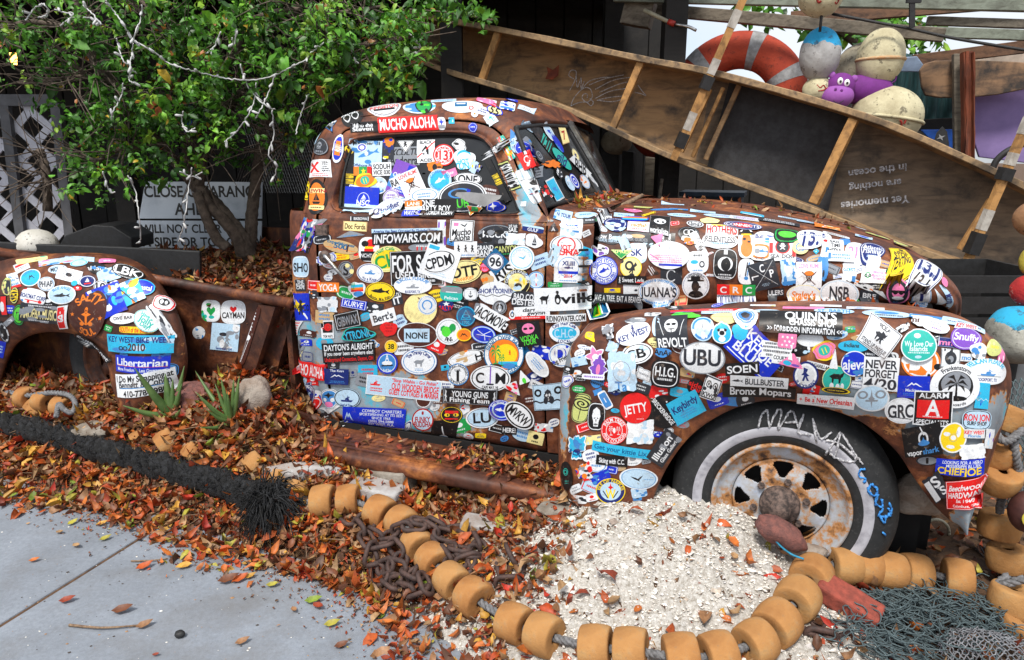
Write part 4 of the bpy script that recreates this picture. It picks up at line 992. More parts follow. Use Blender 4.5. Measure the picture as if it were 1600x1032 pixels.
1065 337 46 6 4 e l|I,0,0,.7,.4,S,1
952 373 50 22 6 b K|T,Tow Boat,-.1,-.25,.35,.75,w|T,GUIDE SERVICE,.0,.3,.2,.7,l|E,.45,-.1,.3,.3,l
994 371 46 15 4 r K|E,.1,-.2,.5,.4,t|T,RIVER GUIDES,0,.5,.3,.8,G|E,-.5,0,.25,.4,e
939 392 30 20 10 b e|X,pvK,16|O,w,.88,1
995 396 32 32 0 h w|T,SK,0,-.1,.35,.6,n|X,l,4
971 396 34 17 2 u g|O,m,.82,.92|T,EXPRESS,0,-.25,.3,1.1,m
975 379 16 24 -24 p l|X,Ge,5
944 423 44 43 0 e b|E,0,0,.93,.93,w|E,0,0,.9,.9,b|E,0,0,.86,.86,w|C,0,0,.56,.52,b,.12|A,FISHY ITCHY,.7,.13,b,150|J,THE ITCH TO FISH,.73,.12,b,160|F,0,0,.4,.3,b,-25
986 418 34 33 0 e m|O,y,.92,1|C,-.15,-.15,.4,.45,K,.45|D,.25,.1,.35,.6,K,30|X,K,3
1018 424 25 24 -10 t B|L,-.6,-.7,.0,.6,.06,w|L,-.2,-.7,.3,.6,.06,w|L,.1,-.5,.6,.6,.05,w|E,.5,.4,.3,.3,k
1049 431 34 26 2 r K|C,0,0,.45,.75,e,.2|R,.4,0,.15,.4,K
1038 371 34 14 3 r k|T,11,.2,-.15,.6,.4,w|T,at,-.5,0,.4,.3,w|I,0,.75,.8,.2,w,1
1028 375 20 22 -15 u p
1076 365 34 22 6 e k|C,-.2,-.1,.3,.4,w,.25|C,.2,-.15,.3,.4,w,.25|O,G,.86,.9|J,LOVE,.7,.2,w,80
1092 383 13 44 -28 r w|T,BOAT FISH,0,0,.6,1.6,K,90
1088 378 48 8 14 q w|I,.4,0,.4,.4,K,1
1076 378 18 14 10 b o|X,rSw,8
1090 410 34 34 0 h w|E,-.3,0,.35,.18,c|C,.4,.2,.25,.3,K,.4|I,0,-.6,.5,.15,K,1|I,0,.75,.5,.1,S,1
1045 399 66 42 2 e w|T,i,.05,-.65,.22,.02,n|E,0,.1,.7,.3,w|I,-.1,.3,.75,.3,p,4|R,.1,.72,.55,.07,b|L,-.9,0,-.5,.35,.05,p
1086 351 27 10 8 e e|O,K,.7,.85|T,bnd,0,0,.5,.5,K
1109 346 36 10 6 b m|I,0,0,.4,.3,t,1
1128 360 50 15 3 r w|T,HOTHERS,0,0,.75,.95,r|R,0,-.85,.7,.12,y
1160 354 62 12 6 e n|O,w,.9,.95|E,0,0,.5,.6,r|T,CONNECTS,0,0,.35,.85,w
1125 338 52 7 5 e l|I,0,0,.7,.5,v,1
1098 332 40 5 4 r l|I,0,0,.7,.5,S,1
1163 342 46 7 7 r e|I,0,0,.9,.7,v,2
1175 336 38 8 12 q c|R,0,.6,.8,.2,w
1217 348 66 8 9 r K|I,0,0,.95,.8,w,2
1240 343 50 5 9 r l|I,0,0,.9,.7,K,1
1125 377 56 26 4 e w|O,K,.88,.92|T,RELENTLESS,0,-.15,.34,.85,K|I,0,.35,.6,.15,S,1
1195 374 36 24 4 e w|T,Bull,-.5,-.2,.25,.35,n|E,.3,.1,.35,.15,S|E,.3,.4,.35,.1,c|E,.4,-.3,.3,.1,b
1188 394 36 28 4 h w|O,o,.6,.8|F,.1,0,.6,.35,S|E,-.3,0,.25,.3,G|J,KEY WEST,.8,.13,K,60
1166 382 26 46 0 h w|E,0,.35,.7,.55,o|E,0,-.2,.55,.5,o|R,0,-.7,.95,.12,k|E,0,-.82,.5,.22,k|R,0,-.62,.6,.05,y|E,-.25,-.3,.2,.1,k|E,.3,-.12,.2,.07,k
1222 391 42 36 1 r w|R,-.85,-.1,.14,.45,r|R,.85,.2,.14,.45,r|E,0,-.2,.55,.6,r|E,0,-.2,.46,.5,K|E,0,-.4,.14,.16,w|L,-.2,-.3,.15,.0,.04,w|L,.2,-.3,-.15,.0,.04,w|T,SEA DOG,0,.6,.16,.9,K
1229 369 42 18 6 h k|E,0,0,.66,.5,L|O,g,.8,.9
1250 388 26 22 0 e m|C,0,0,.6,.6,S,.2|L,-.3,.2,1,.2,.1,w|L,-.2,.35,1,.35,.05,n
1275 393 10 10 0 d c|X,w,3
1271 373 54 22 5 e w|T,13.1,0,.1,.7,.62,n|R,0,-.1,.9,.12,w|I,0,-.1,.85,.12,n,1
1300 388 34 26 3 r w|T,SAIL,.2,-.6,.2,.5,k|T,TIME,.25,-.1,.2,.45,k|T,MEDIA,.2,.4,.2,.6,k|E,-.7,-.6,.2,.2,r|R,-.5,.3,.12,.2,S
1338 393 36 34 2 e w|O,e,.88,.95|C,-.2,-.1,.4,.6,e,.3|T,21,-.3,0,.4,.4,p
1312 403 44 16 3 r w|I,0,.0,.85,.6,S,2|R,-.8,0,.1,.6,S
1262 349 36 5 6 r l|I,0,0,.9,.6,S,1
1292 357 44 11 7 p o|X,tem,10
1335 355 40 6 8 p e|X,G,4
1349 372 28 8 14 r l|E,0,-.1,.6,.6,b
1371 370 42 8 12 e O|X,gGt,10
1363 391 40 24 10 e n|O,w,.84,.9|T,Atlantic,0,-.2,.25,.8,w|T,Fishing,0,.2,.25,.7,w|I,0,.6,.5,.1,l,1
1364 412 22 24 10 p w|X,l,6
1365 431 40 21 4 r w|C,-.5,0,.2,.4,g,.3|C,-.35,.1,.12,.2,k,.4|C,-.65,.1,.12,.2,k,.4|T,Mama's,.4,-.45,.2,.5,p|T,Motorcycle,.4,0,.2,.6,p|T,Friends,.4,.4,.2,.5,p
1327 426 23 28 2 p w|T,GOST,0,-.3,.2,.85,S|E,0,-.3,.12,.1,T|R,.6,.7,.25,.3,S
1133 413 38 47 3 h k|O,w,.92,.96|E,0,0,.62,.45,w|E,.05,.05,.4,.4,k|E,.1,-.2,.2,.2,k|R,0,-.75,.15,.15,e|I,0,.75,.7,.15,w,2
1166 425 26 38 2 h w|L,.1,-.7,-.1,.3,.05,K|L,.3,-.7,.1,.3,.04,S|E,0,.5,.25,.15,S|L,.4,-.8,.3,.2,.02,K
1193 431 44 42 -14 r K|L,-.85,-.85,.85,.85,.012,w|L,.85,-.85,-.85,.85,.012,w|T,C,0,-.55,.26,.18,w|T,P,.6,-.05,.26,.16,w|T,L,-.6,.0,.26,.14,w,90|I,.0,.65,.3,.12,l,3
1232 425 25 42 -6 p l|X,Sew,20|R,0,.8,.9,.15,S
1284 420 18 36 4 p S|X,eKl,8
1263 433 40 42 1 r w|T,LOVE RUM?,0,-.75,.15,.8,p|K,0,.05,.32,.32,k,0,w|E,0,-.25,.36,.16,o|L,-.55,-.35,.5,.5,.03,B|L,.55,-.35,-.5,.5,.03,B|T,RUMCONNECTION.COM,0,.82,.1,.95,n|T,OPEN 24,0,.62,.09,.4,S
1212 457 26 12 -2 r K|T,ULERS,0,0,.6,.9,w
1255 458 54 28 0 e w|O,m,.9,.95|T,Staley's,0,0,.35,.7,o,0,.2
1310 457 62 38 3 e w|O,l,.9,.94|T,NSB,0,-.1,.46,.5,K|J,New Smyrna Beach~ FL,.84,.12,K,110
1150 452 60 16 1 r r|R,0,0,.34,1,o|R,.67,0,.34,1,g|T,C,-.66,0,.6,.18,w|T,R,0,0,.6,.18,w|T,C,.66,0,.6,.18,w
1150 464 60 7 1 r w|T,CHICAGO REGGAE CHANNEL,0,0,.7,.95,n
965 465 80 14 3 r K|T,SAVE A TREE~ EAT A BEAVER,0,0,.6,.96,w
987 438 46 14 2 r k|T,Sweet Leda,.1,-.1,.5,.75,w|R,.6,.4,.3,.1,r|D,-.8,0,.1,.7,w
1029 455 66 40 1 e w|O,S,.86,.89|T,JUANA'S,0,.0,.36,.86,K|A,PAGODAS & SAILORS GRILL,.86,.1,S,130|J,NAVARRE BEACH~ FL,.88,.1,S,90|O,K,.95,.97
1087 446 43 43 0 e w|O,n,.88,.92|A,HEISENBERG,.78,.1,K,100|R,0,-.35,.6,.06,k|R,0,-.5,.35,.16,k|E,-.02,.05,.28,.4,k|E,0,.75,.55,.4,k|R,.25,.1,.12,.08,k|O,w,.9,1
1358 462 30 14 8 r K|T,BRE,0,0,.5,.7,w
1376 459 34 8 33 t e
1397 429 30 20 20 e k|O,g,.8,.9|X,gw,4
1408 405 34 44 -12 r y|O,k,.92,.95|T,A PIRATE,0,-.5,.12,.7,k|T,STOP,0,-.2,.2,.7,k,8|T,TEXTING,0,.2,.2,.8,k,8|E,.3,-.75,.3,.12,k|I,0,.6,.3,.1,k,1
1412 379 30 12 15 p O|X,kG,8
1402 457 36 38 3 e p|E,0,0,.86,.88,K|E,0,-.1,.55,.55,p|L,-.5,-.1,.5,-.1,.1,k|E,-.25,-.02,.2,.14,k|E,.25,-.02,.2,.14,k|E,0,.4,.5,.14,w|T,Salty,0,.75,.1,.3,S
1440 464 30 38 6 h w|O,S,.9,.96|O,e,.6,.66|T,1,0,.05,.3,.2,n|A,HIGHWAY,.78,.12,S,120|J,MILE ZERO,.78,.12,S,120
1442 388 64 18 38 e w|O,n,.92,.96|T,26.2,-.2,0,.5,.5,k|R,.35,0,.05,.7,r
1449 424 46 44 30 e w|O,n,.9,.94|T,13.1,0,-.2,.42,.75,n|I,0,.15,.75,.1,n,1|T,13.1,0,.55,.26,.5,k
1472 443 9 15 -15 e p
1470 470 18 26 -20 t w|O,l,.7,.85
1484 468 10 36 -14 e l|T,Marina,0,0,.5,1.4,n,90
'''.strip()
STK2 = r'''
1072 487 50 5 -3 r r|R,0,.6,1,.2,b
1127 486 66 5 0 r r|I,0,0,.8,.5,w,1
1127 490 64 5 0 r l|I,0,0,.5,.4,K,1
1199 487 44 6 2 e l|I,0,0,.7,.4,r,1
1255 482 66 4 1 r p
1247 491 46 5 1 e l
1192 478 40 4 1 r w|X,y,3
1303 487 64 8 2 e l|T,ST. BARTH,0,0,.6,.8,S
1290 479 50 4 1 r w
1352 483 60 4 2 r e|X,lb,6
1385 492 78 10 4 e l|E,0,-.2,.5,.4,S|I,0,.5,.7,.3,K,1
1450 499 60 8 8 r S|X,lw,8
1506 508 70 10 14 r l|I,0,0,.8,.5,n,1|X,e,5
993 501 40 10 -2 b G|X,Kkw,10
1020 492 26 7 2 r e|X,KG,8
952 519 24 24 12 j G|X,Kwe,14
957 543 18 18 20 p l|X,e,5
1071 494 50 10 0 b L|X,g,4
991 523 56 30 -18 e w|T,KEY WEST,0,.1,.26,.9,n,-2|D,.05,-.45,.14,.4,n|I,0,.55,.6,.14,l,1
997 552 50 31 -12 e w|O,K,.82,.88|T,SB,0,0,.46,.56,k|X,tl,3
1026 510 10 28 4 h l
1050 517 50 44 -3 r K|E,0,-.25,.42,.42,e|E,-.17,-.3,.14,.08,k|E,.17,-.3,.14,.08,k|L,-.2,-.02,.2,-.02,.03,k|L,0,.0,0,.15,.03,k|L,-.8,-.6,-.5,.3,.02,w|L,.8,-.6,.5,.3,.02,w|T,REVOLT,0,.72,.26,.9,w
1098 513 36 36 0 e l|O,S,.72,.9|X,ew,10|D,0,-.1,.15,.2,G
1037 550 34 15 6 b S|T,AnAg,0,0,.6,.85,k
973 580 46 62 -2 p l|X,elw,18|T,Ta,-.1,.7,.25,.4,S|C,0,0,.6,.5,G,.06
933 557 34 34 -20 v p|O,w,.85,1|E,0,.1,.3,.3,w
938 573 30 40 10 j v|O,w,.86,1|E,0,.2,.2,.4,p
930 588 34 8 4 q w|I,0,0,.9,.6,v,1
1040 583 46 42 6 h k|O,w,.80,.86|T,H.I.G.,0,-.2,.32,.7,w|I,0,.35,.6,.15,w,1
1098 558 72 48 2 e e|O,G,.93,1|T,UBU,0,-.05,.48,.82,K
1133 498 46 17 2 e m|O,t,.92,1|L,-.9,.0,.9,-.05,.02,K
1180 548 86 54 41 r b|T,KEEP,-.1,-.6,.24,.5,w|T,TAHOE,0,-.12,.26,.72,w|T,BLUE,-.15,.4,.26,.6,w|R,0,.85,.9,.03,w
1158 518 34 24 -20 b c|X,c,2
1165 499 40 21 2 e w|E,0,0,.74,.66,S|C,0,0,.65,.56,e,.12|E,0,0,.35,.3,K
1129 522 31 28 0 e w|E,0,0,.88,.88,c|E,0,-.1,.4,.35,e|E,0,-.1,.25,.2,k|E,0,.5,.35,.3,w|E,-.35,-.35,.14,.16,k|E,.35,-.35,.14,.16,k
1214 545 52 26 6 p w|I,0,0,.9,.9,K,4
1228 560 44 14 8 r w|T,COURTESY OF,0,-.3,.4,.9,K|I,0,.5,.8,.3,G,1
1266 531 42 22 0 e w|O,e,.9,.95
1230 531 29 24 6 q p|E,-.5,-.4,.12,.14,w|E,0,-.4,.12,.14,w|E,.5,-.4,.12,.14,w|E,-.25,.1,.12,.14,w|E,.25,.1,.12,.14,w|E,-.5,.6,.12,.14,w|E,0,.6,.12,.14,w|E,.5,.6,.12,.14,w
1308 524 34 14 -10 e l|X,Se,8
1250 505 132 25 2 r k|T,QUINN'S,.25,-.45,.44,.62,w|T,CHASSIS SHOP,.3,.15,.28,.56,w|T,>> FORBIDDEN INFORMATION <<,.1,.7,.18,.9,w
1288 548 46 32 -22 b y|E,0,0,.84,.76,p|E,0,-.05,.4,.52,T|R,-.12,0,.03,.3,y|R,.12,0,.03,.3,y|O,o,.75,.82
1278 571 38 9 14 q w|T,MANGARILLAS,0,0,.6,.95,k
1237 563 44 24 12 t p|E,-.3,.2,.3,.3,c|E,.3,.3,.3,.15,v
1160 573 54 18 -4 r k|T,SOEN,0,0,.62,.9,w
1186 592 92 15 3 r e|F,-.75,0,.2,.5,K|T,BULLBUSTER,.2,0,.55,.68,K
1185 611 116 18 2 r k|T,Bronx Mopars,.05,-.05,.6,.84,w
1259 583 40 40 0 e n|E,0,0,.86,.86,w|E,0,-.05,.68,.66,e|D,0,-.1,.45,.5,n|J,BLACKSHARKS,.8,.13,n,130
1307 593 48 44 4 e m|E,0,0,.9,.9,T|U,0,-.15,.5,.45,k|E,-.3,.5,.15,.3,w|E,.1,.55,.15,.3,w|E,.4,.45,.12,.25,w|O,K,.95,1
1306 609 48 10 6 e k|O,y,.8,.95|I,0,0,.7,.3,y,1
1303 565 15 38 6 t w|X,te,3
1345 530 36 14 4 b t|X,ow,6
1333 541 48 18 3 e c|T,Indiana,-.1,-.2,.35,.5,K,0,.2
1335 568 43 39 0 e b|O,w,.92,1|T,ajeva,0,0,.42,.86,w|X,S,6
1385 562 40 20 -20 e e|O,k,.7,.8|X,Kke,8
1376 584 56 50 4 r w|T,NEVER,0,-.6,.24,.9,K|T,FORGET,0,-.05,.24,.9,K|T,4/20,0,.58,.32,.94,K
1373 528 56 46 36 r w|O,K,.92,.95|A,RIOSUP,.7,.14,K,50|U,0,-.1,.35,.4,K|D,.1,-.1,.3,.4,K|T,STAND UP PADDLE!,0,.62,.13,.8,K|I,0,.82,.7,.08,K,1
1410 514 26 12 -20 j e|X,GK,6
1440 504 46 14 4 b e|T,mn3rs,0,0,.5,.9,B
1458 511 48 20 16 e w|O,e,.9,.95|I,0,-.1,.5,.3,G,2|I,.2,.5,.4,.14,v,1
1439 566 62 52 4 e o|O,w,.8,.9|R,-.4,.2,.18,.5,o|T,M,0,.1,.4,.6,w|X,wk,6
1434 541 56 48 2 e w|E,0,0,.93,.93,T|E,-.1,-.6,.2,.14,w|T,We Love Our,0,-.15,.16,.8,w|T,Islands,0,.15,.16,.5,w|I,0,.42,.6,.07,w,1|E,0,.68,.18,.1,l
1427 604 50 34 3 r b|M,.05,-.25,.5,.35,w|T,Mackinac,0,.25,.13,.5,w|I,0,.65,.8,.15,S,2
1484 536 38 14 6 r n|T,mm,-.2,0,.6,.7,p|O,e,.9,.97
1485 560 30 30 3 r e|O,K,.92,.97|A,,.5,.1,k|E,0,0,.6,.7,K|E,0,.1,.3,.35,G|X,Ke,6
1509 559 18 12 4 r e|T,mo,0,0,.6,.8,S
1509 528 48 34 8 e v|O,e,.86,.9|T,Snuffy,0,0,.3,.8,w|O,v,.96,1
1509 512 34 7 12 r e|T,KEY WEST,0,0,.7,.9,r
1527 549 34 26 6 b w|X,lSG,10
1563 546 22 54 -18 j p|X,rw,14
1551 544 24 26 8 e O|I,0,0,.7,.3,y,1|X,m,4
1541 581 72 40 4 e w|A,PELICAN PLEASURE,.84,.18,c,130|H,0,.1,.35,.35,S|L,-.6,.35,.6,.35,.02,K|T,ROCKPORT~ TX,0,.62,.12,.4,n
1532 618 20 40 6 r c|X,Sb,3|W,.3,.02,w
1492 603 74 68 2 e w|A,Frankenstorm,.84,.1,K,90|J,surfboards,.84,.07,K,60|E,.0,0,.7,.68,k|E,0,-.1,.6,.56,G|E,0,.3,.58,.3,w|P,0,.05,.5,.6,k|E,0,.55,.45,.12,k
1362 621 56 40 0 e l|O,e,.9,1|C,-.5,-.3,.3,.3,G,.4|C,.5,-.3,.3,.3,G,.4|Q,0,.0,.2,.8,G|R,0,.15,.35,.06,G
1290 624 92 17 5 r w|Q,-.86,-.05,.07,.4,r|T,Be a New Orleanian,.1,-.1,.45,.82,r|I,0,.6,.5,.1,G,1
1408 640 52 40 2 e w|O,e,.86,.95|T,GRC,0,0,.5,.8,K,-4|L,-.7,.5,.6,.6,.03,K
1449 720 36 14 0 e G|R,0,0,.12,.6,k|O,K,.85,1
1457 637 60 54 3 r w|R,0,0,.94,.93,k|R,0,.03,.82,.53,r|T,ALARM,0,-.75,.15,.78,w|T,A,0,-.08,.46,.4,w|T,SPECIALISTS,0,.77,.13,.84,w|I,0,.45,.5,.05,w,1
1441 687 60 48 -8 r k|C,.1,-.15,.26,.45,e,.35|L,.0,-.9,.15,-.4,.04,w|E,.1,.15,.3,.16,S|Q,.1,.0,.2,.3,S|T,vapor,-.44,.7,.18,.42,w,-4|T,shark,.42,.64,.18,.42,S,-4
1488 682 40 48 6 e w|O,y,0,.9|E,0,0,.2,.16,w|C,0,0,.3,.26,G,.1|E,.35,-.4,.16,.34,w|E,-.5,-.2,.25,.14,w|E,-.1,.6,.3,.12,w
1523 655 44 30 4 h l|O,k,.88,.94|T,RON JON,0,-.25,.34,.86,r|T,SURF SHOP,0,.35,.2,.65,k
1519 676 30 14 2 r e|T,KEY WEST,0,-.3,.4,.95,r|T,Florida,0,.5,.3,.6,S
1517 704 38 24 -4 p w|X,e,8
1540 684 12 30 8 r e|X,vbl,6
1498 729 70 26 4 r b|T,LOOKING FOR A HERO,.1,-.62,.2,.82,w|T,MISSISSIPPI BLUES,.15,-.18,.18,.7,w|T,CHIEFJOE,0,.42,.42,.9,y
1466 758 32 44 -34 p K|T,S,.2,-.4,.4,.4,w|T,S,.4,.4,.3,.3,w|R,-.6,.1,.3,.8,e|I,.2,0,.3,.2,e,2
1505 771 50 46 -2 r r|O,w,.94,.97|T,Beechwood,.05,-.5,.2,.84,w,0,.2|T,HARDWARE,.05,.0,.2,.9,w|T,Est. 1946,.05,.4,.11,.4,w|T,Columbus~ OH,.05,.75,.1,.6,w
908 638 27 46 14 h O|@,-.3,.85,3.4,k|O,K,.9,.96|L,0,-.1,0,.8,.02,k
932 651 28 44 4 h k|O,w,.88,.94|K,0,.05,.62,.72,w,0,k|E,-.25,-.05,.22,.14,w|E,.25,-.05,.22,.14,w
946 625 14 30 -28 q S|O,w,.8,1|I,0,0,.2,.5,w,1
1039 643 52 52 0 e k|T,BRECKENRIDGE,-.1,.0,.14,.95,w,50|E,.1,-.6,.05,.05,w|Q,.5,.1,.25,.25,w|L,.2,-.2,.9,.9,.015,w
1087 604 27 25 0 e k|T,side,0,-.25,.3,.8,r,20|T,bar,.1,.3,.3,.7,r,20
1111 603 26 36 20 r w|O,K,.84,.94|C,-.4,-.3,.3,.3,k,.3|C,.4,-.3,.3,.3,k,.3|E,-.4,-.3,.1,.1,k|E,.4,-.3,.1,.1,k|X,K,5|T,KWG,0,.6,.2,.8,k
1000 674 44 40 0 p w|X,el,14|V,.1,.0,.3,.3,e
960 672 42 44 0 e r|E,0,0,.94,.94,e|E,0,0,.9,.9,r|E,0,0,.62,.62,e|E,0,0,.57,.57,r|A,PALM TREES,.76,.13,w,130|J,PINA COLADAS,.76,.12,w,150|P,-.25,.0,.2,.35,e|P,.3,.0,.2,.3,e|E,0,0,.1,.2,w
993 637 49 48 0 e r|T,JETTY,0,0,.3,.76,w,-10|I,.3,.7,.25,.03,w,1
1072 636 52 38 -28 r c|T,Keybirdy,0,-.3,.3,.85,n,-4|I,0,.4,.6,.3,S,3
972 704 94 15 9 r c|T,Get your kittie Lix,-.05,-.05,.5,.88,d|I,.3,.7,.5,.1,d,1
1037 699 56 30 -55 r K|T,Illusion,-.05,-.2,.35,.8,w|T,Glass Galleries,.1,.55,.2,.84,w|X,G,4
956 720 49 15 5 r k|T,Skiing with C.C.,0,0,.5,.82,w
902 698 34 48 6 j c|F,0,-.1,.7,.5,S,60|O,w,.86,1|T,TACKLE,0,.4,.16,1.1,n,12|X,n,4
886 744 20 46 -4 e k|C,0,-.3,.4,.25,T,.2|T,D,0,-.3,.14,.3,T|I,0,.4,.4,.14,T,2
914 737 30 34 4 j e|X,rbKtGo,28
998 748 60 33 5 e l|O,S,.86,.89|O,w,.93,1|B,-.05,0,.4,.4,k|I,.5,.0,.3,.06,S,1
954 767 46 40 0 e y|E,0,0,.93,.93,n|E,0,0,.7,.7,l|A,ISLE OF NAPLES,.81,.12,y,170|Q,0,-.3,.2,.4,r|T,W,0,.2,.35,.35,y|L,-.5,0,-.2,.5,.04,K|L,.5,0,.2,.5,.04,K
'''.strip()
STK3 = r'''
34 417 24 14 -24 r e|R,0,-.4,.8,.2,r|I,0,.3,.8,.3,G,2
50 407 50 7 -10 q m|X,Tt,5
90 409 60 9 -8 r l|X,pSwo,14
124 405 46 7 2 r l|X,Gc,6
90 421 30 13 -6 e l|O,e,.85,.95|T,MOTM,0,0,.5,.75,K
124 412 28 10 -8 e l|O,c,.8,.9
152 420 40 20 8 b k|T,aHaus,0,0,.35,.8,e,-8|X,S,4
168 409 26 6 0 q p|I,0,0,.6,.4,w,1
172 430 38 20 -18 q l|E,.4,-.3,.3,.4,K|X,S,6|E,.4,-.3,.2,.25,w
108 430 40 20 14 r w|E,0,0,.25,.3,K|L,-.4,-.6,.4,.6,.03,K|L,.4,-.6,-.4,.6,.03,K|L,-.5,0,.5,.1,.03,K
204 433 20 9 5 e l|I,0,0,.7,.4,T,1
117 443 10 8 -20 e c
200 425 52 22 16 e k|O,w,.85,.9|T,LBK,0,0,.55,.8,w
6 430 18 22 -14 r w|I,0,0,.8,.8,S,3|R,0,.85,1,.14,r
24 433 18 14 20 t w|X,Sn,6
11 448 15 28 4 e K|X,Ot,14|O,O,.85,.95
23 462 13 26 4 e k|O,O,.82,.94|T,KEYS,0,0,.6,1.3,y,80
48 434 33 26 -22 e c|O,w,.9,1|M,.1,0,.3,.5,K|A,TIERRA,.75,.15,S,110
73 444 27 22 -4 e e|O,S,.84,.9|T,PHIAP,0,0,.4,.78,K
137 440 27 18 -5 e n|O,w,.82,.94|S,.0,-.2,.3,.45,w|R,0,.4,.4,.1,r
97 461 44 29 -2 e l|O,w,.9,1|F,0,.1,.62,.4,K|A,BLUE ANGEL,.76,.16,S,110
53 464 40 24 12 h w|T,BOATMAT CORP,0,0,.26,1,n|X,rS,4|R,0,.5,.6,.06,r
4 478 14 32 -2 r k|R,.3,0,.6,.9,r|E,0,.1,.5,.5,e
29 493 19 34 0 e k|O,g,.8,.92|E,0,0,.72,.72,L|E,-.25,-.25,.1,.1,k|E,.3,-.2,.1,.1,k|C,0,.1,.4,.4,k,.1
62 490 62 28 6 r K|T,AMOEBA MUSIC,0,0,.55,.92,m|X,G,8|I,0,-.8,.7,.1,w,1|I,0,.8,.7,.1,w,1
98 497 15 34 -6 r w|R,-.2,0,.7,.9,r|X,w,5|T,S,-.2,.0,.3,.6,w
6 520 14 36 -16 e k|O,G,.7,.85|X,e,5
15 502 18 8 -40 r G|X,w,4
-2 545 20 26 12 r b|I,0,0,.7,.5,l,3
159 449 22 20 0 e w|O,k,.82,.92|T,10,0,0,.6,.7,k
224 450 36 24 10 e b|O,c,.9,1|T,Coastal,0,0,.32,.75,w
200 459 46 36 -24 r c|X,ySwo,34|L,-.5,-.9,.2,.9,.04,k
167 471 50 48 -22 r b|X,Sclb,30|F,0,.2,.6,.4,n,-60|X,wo,4
137 493 58 72 2 e B|A,SALTY,.74,.16,o,100|J,SOUL,.74,.16,o,75|A,,.3,.1,o|V,.75,.1,.12,.1,o|V,-.75,-.05,.12,.1,o|Q,0,-.05,.3,.3,o|K,0,-.2,.12,.16,o,0,B|L,-.4,.1,-.1,.35,.03,o|L,.4,.1,.1,.35,.03,o|E,-.25,.35,.12,.09,o|E,.25,.35,.12,.09,o|R,0,.2,.06,.2,o
194 498 42 17 -4 e w|T,DIVE BAR,0,-.1,.3,.7,K|I,0,.5,.4,.12,G,1
212 516 54 10 2 q y|T,SOUTH of the BORDER,0,0,.75,.96,r
230 502 42 32 30 e w|O,T,.92,.97|T,Have a,-.1,-.45,.2,.5,T|T,Jolly,0,0,.3,.6,T|T,Day!,.1,.45,.22,.4,T
141 546 70 11 42 r k|T,SailFar.net,0,0,.68,.92,w
252 503 18 66 -34 p e|X,KGw,20
256 475 32 20 18 h w|O,r,.82,.95|E,0,-.1,.5,.5,k|E,-.2,-.1,.15,.3,w|E,.2,-.1,.15,.3,w
215 538 104 28 1 r c|X,lS,7|T,KEY WEST BIKE WEEK,0,-.5,.32,.94,n|T,2010,.0,.3,.4,.26,B|C,-.5,.5,.08,.25,k,.4|C,-.35,.5,.08,.25,k,.4
217 571 84 27 2 r b|T,Libertarian,0,-.25,.46,.94,w|R,0,.22,.94,.025,r|T,More Freedom     Less Government,0,.6,.2,.9,w
221 602 94 36 -7 r w|T,I Do My Scrapping at,0,-.6,.26,.94,k|T,Bennett & Cohen,0,-.1,.3,.86,K|R,0,.2,.8,.04,S|T,410-778-9980,0,.68,.26,.7,k
330 486 30 34 2 h w|O,e,.9,1|Y,0,0,.5,.5,g|X,gT,10
365 488 39 37 0 h w|O,e,.88,.93|Y,.0,-.25,.3,.32,r|T,CAYMAN,0,.25,.25,.9,k
352 527 44 42 5 r l|X,GKlw,12|T,Savannah~ GA,0,.85,.1,.6,n|D,.2,.1,.3,.4,G
311 520 20 20 0 e e|X,GS,8
388 525 16 92 17 q B|L,0,-.85,0,.0,.012,w|D,0,-.7,.7,.14,w|D,0,-.35,.6,.16,w|E,0,.05,.6,.1,w|L,-.4,.1,-.1,.9,.008,w|L,.4,.1,.1,.9,.008,w|L,0,.1,0,.95,.008,w
803 227 14 24 -22 b l|I,0,0,.5,.5,S,2
824 225 22 26 -25 b G|X,Sb,4
822 194 20 28 -28 b l|T,FLY,0,.5,.2,.8,G
820 244 20 50 -38 b t|X,omr,22|O,B,.9,1
803 214 18 24 -24 t S|T,cab,0,.3,.3,.6,w
817 231 26 24 -30 e b|V,-.1,-.1,.45,.45,w|O,w,.88,.95
824 250 22 28 -25 r r|E,0,0,.5,.45,w|E,0,0,.35,.3,r|X,w,3
841 244 16 26 -32 e K|C,0,0,.6,.6,G,.3|Q,0,0,.4,.4,G
852 223 20 64 -38 r k|T,YETI,0,-.0,.9,1.1,T,70
857 207 20 34 -32 e l|F,0,0,.5,.4,b,60|O,w,.85,1
880 212 22 28 -16 r m|T,7,0,0,.5,.5,R|O,t,.9,1
870 225 14 34 -32 e b|X,Sw,5
862 258 44 14 6 j o|X,k,4
876 250 20 44 -40 e T|T,gild,0,0,.5,1,n,70
899 243 16 22 -25 e m|V,0,0,.5,.5,n|O,G,.85,.95
905 262 18 40 -44 r e|T,BHB,0,0,.7,1.2,k,60
872 272 14 22 -30 b K|X,w,7
838 288 16 36 -42 t w|X,kr,12
851 303 22 22 -34 r k|X,rw,14
866 297 18 38 -30 r c|F,0,0,.6,.4,S,50|O,e,.88,1
888 288 16 26 -28 e l|X,Gw,8
895 285 16 26 -30 e b|O,w,.7,.9|C,0,0,.4,.4,w,.4
911 286 22 24 -30 e e|X,oS,8|O,S,.86,.93
923 283 8 34 -38 b e|X,G,8
838 271 18 16 -10 r G|I,0,0,.8,.8,k,3
'''.strip()
# ------------------------------------------------------------------ read, pack into one printed sheet, and stick on
slist = []
for bi, blk in enumerate((STK, STK2, STK3)):
    for ln in blk.split('\n'):
        a = ln.split('|'); h = a[0].split()
        slist.append(dict(x=float(h[0]), y=float(h[1]), w=float(h[2]), h=float(h[3]), a=float(h[4]), shape=h[5], base=h[6], ops=a[1:], seed=len(slist)*7+3, i=len(slist)))
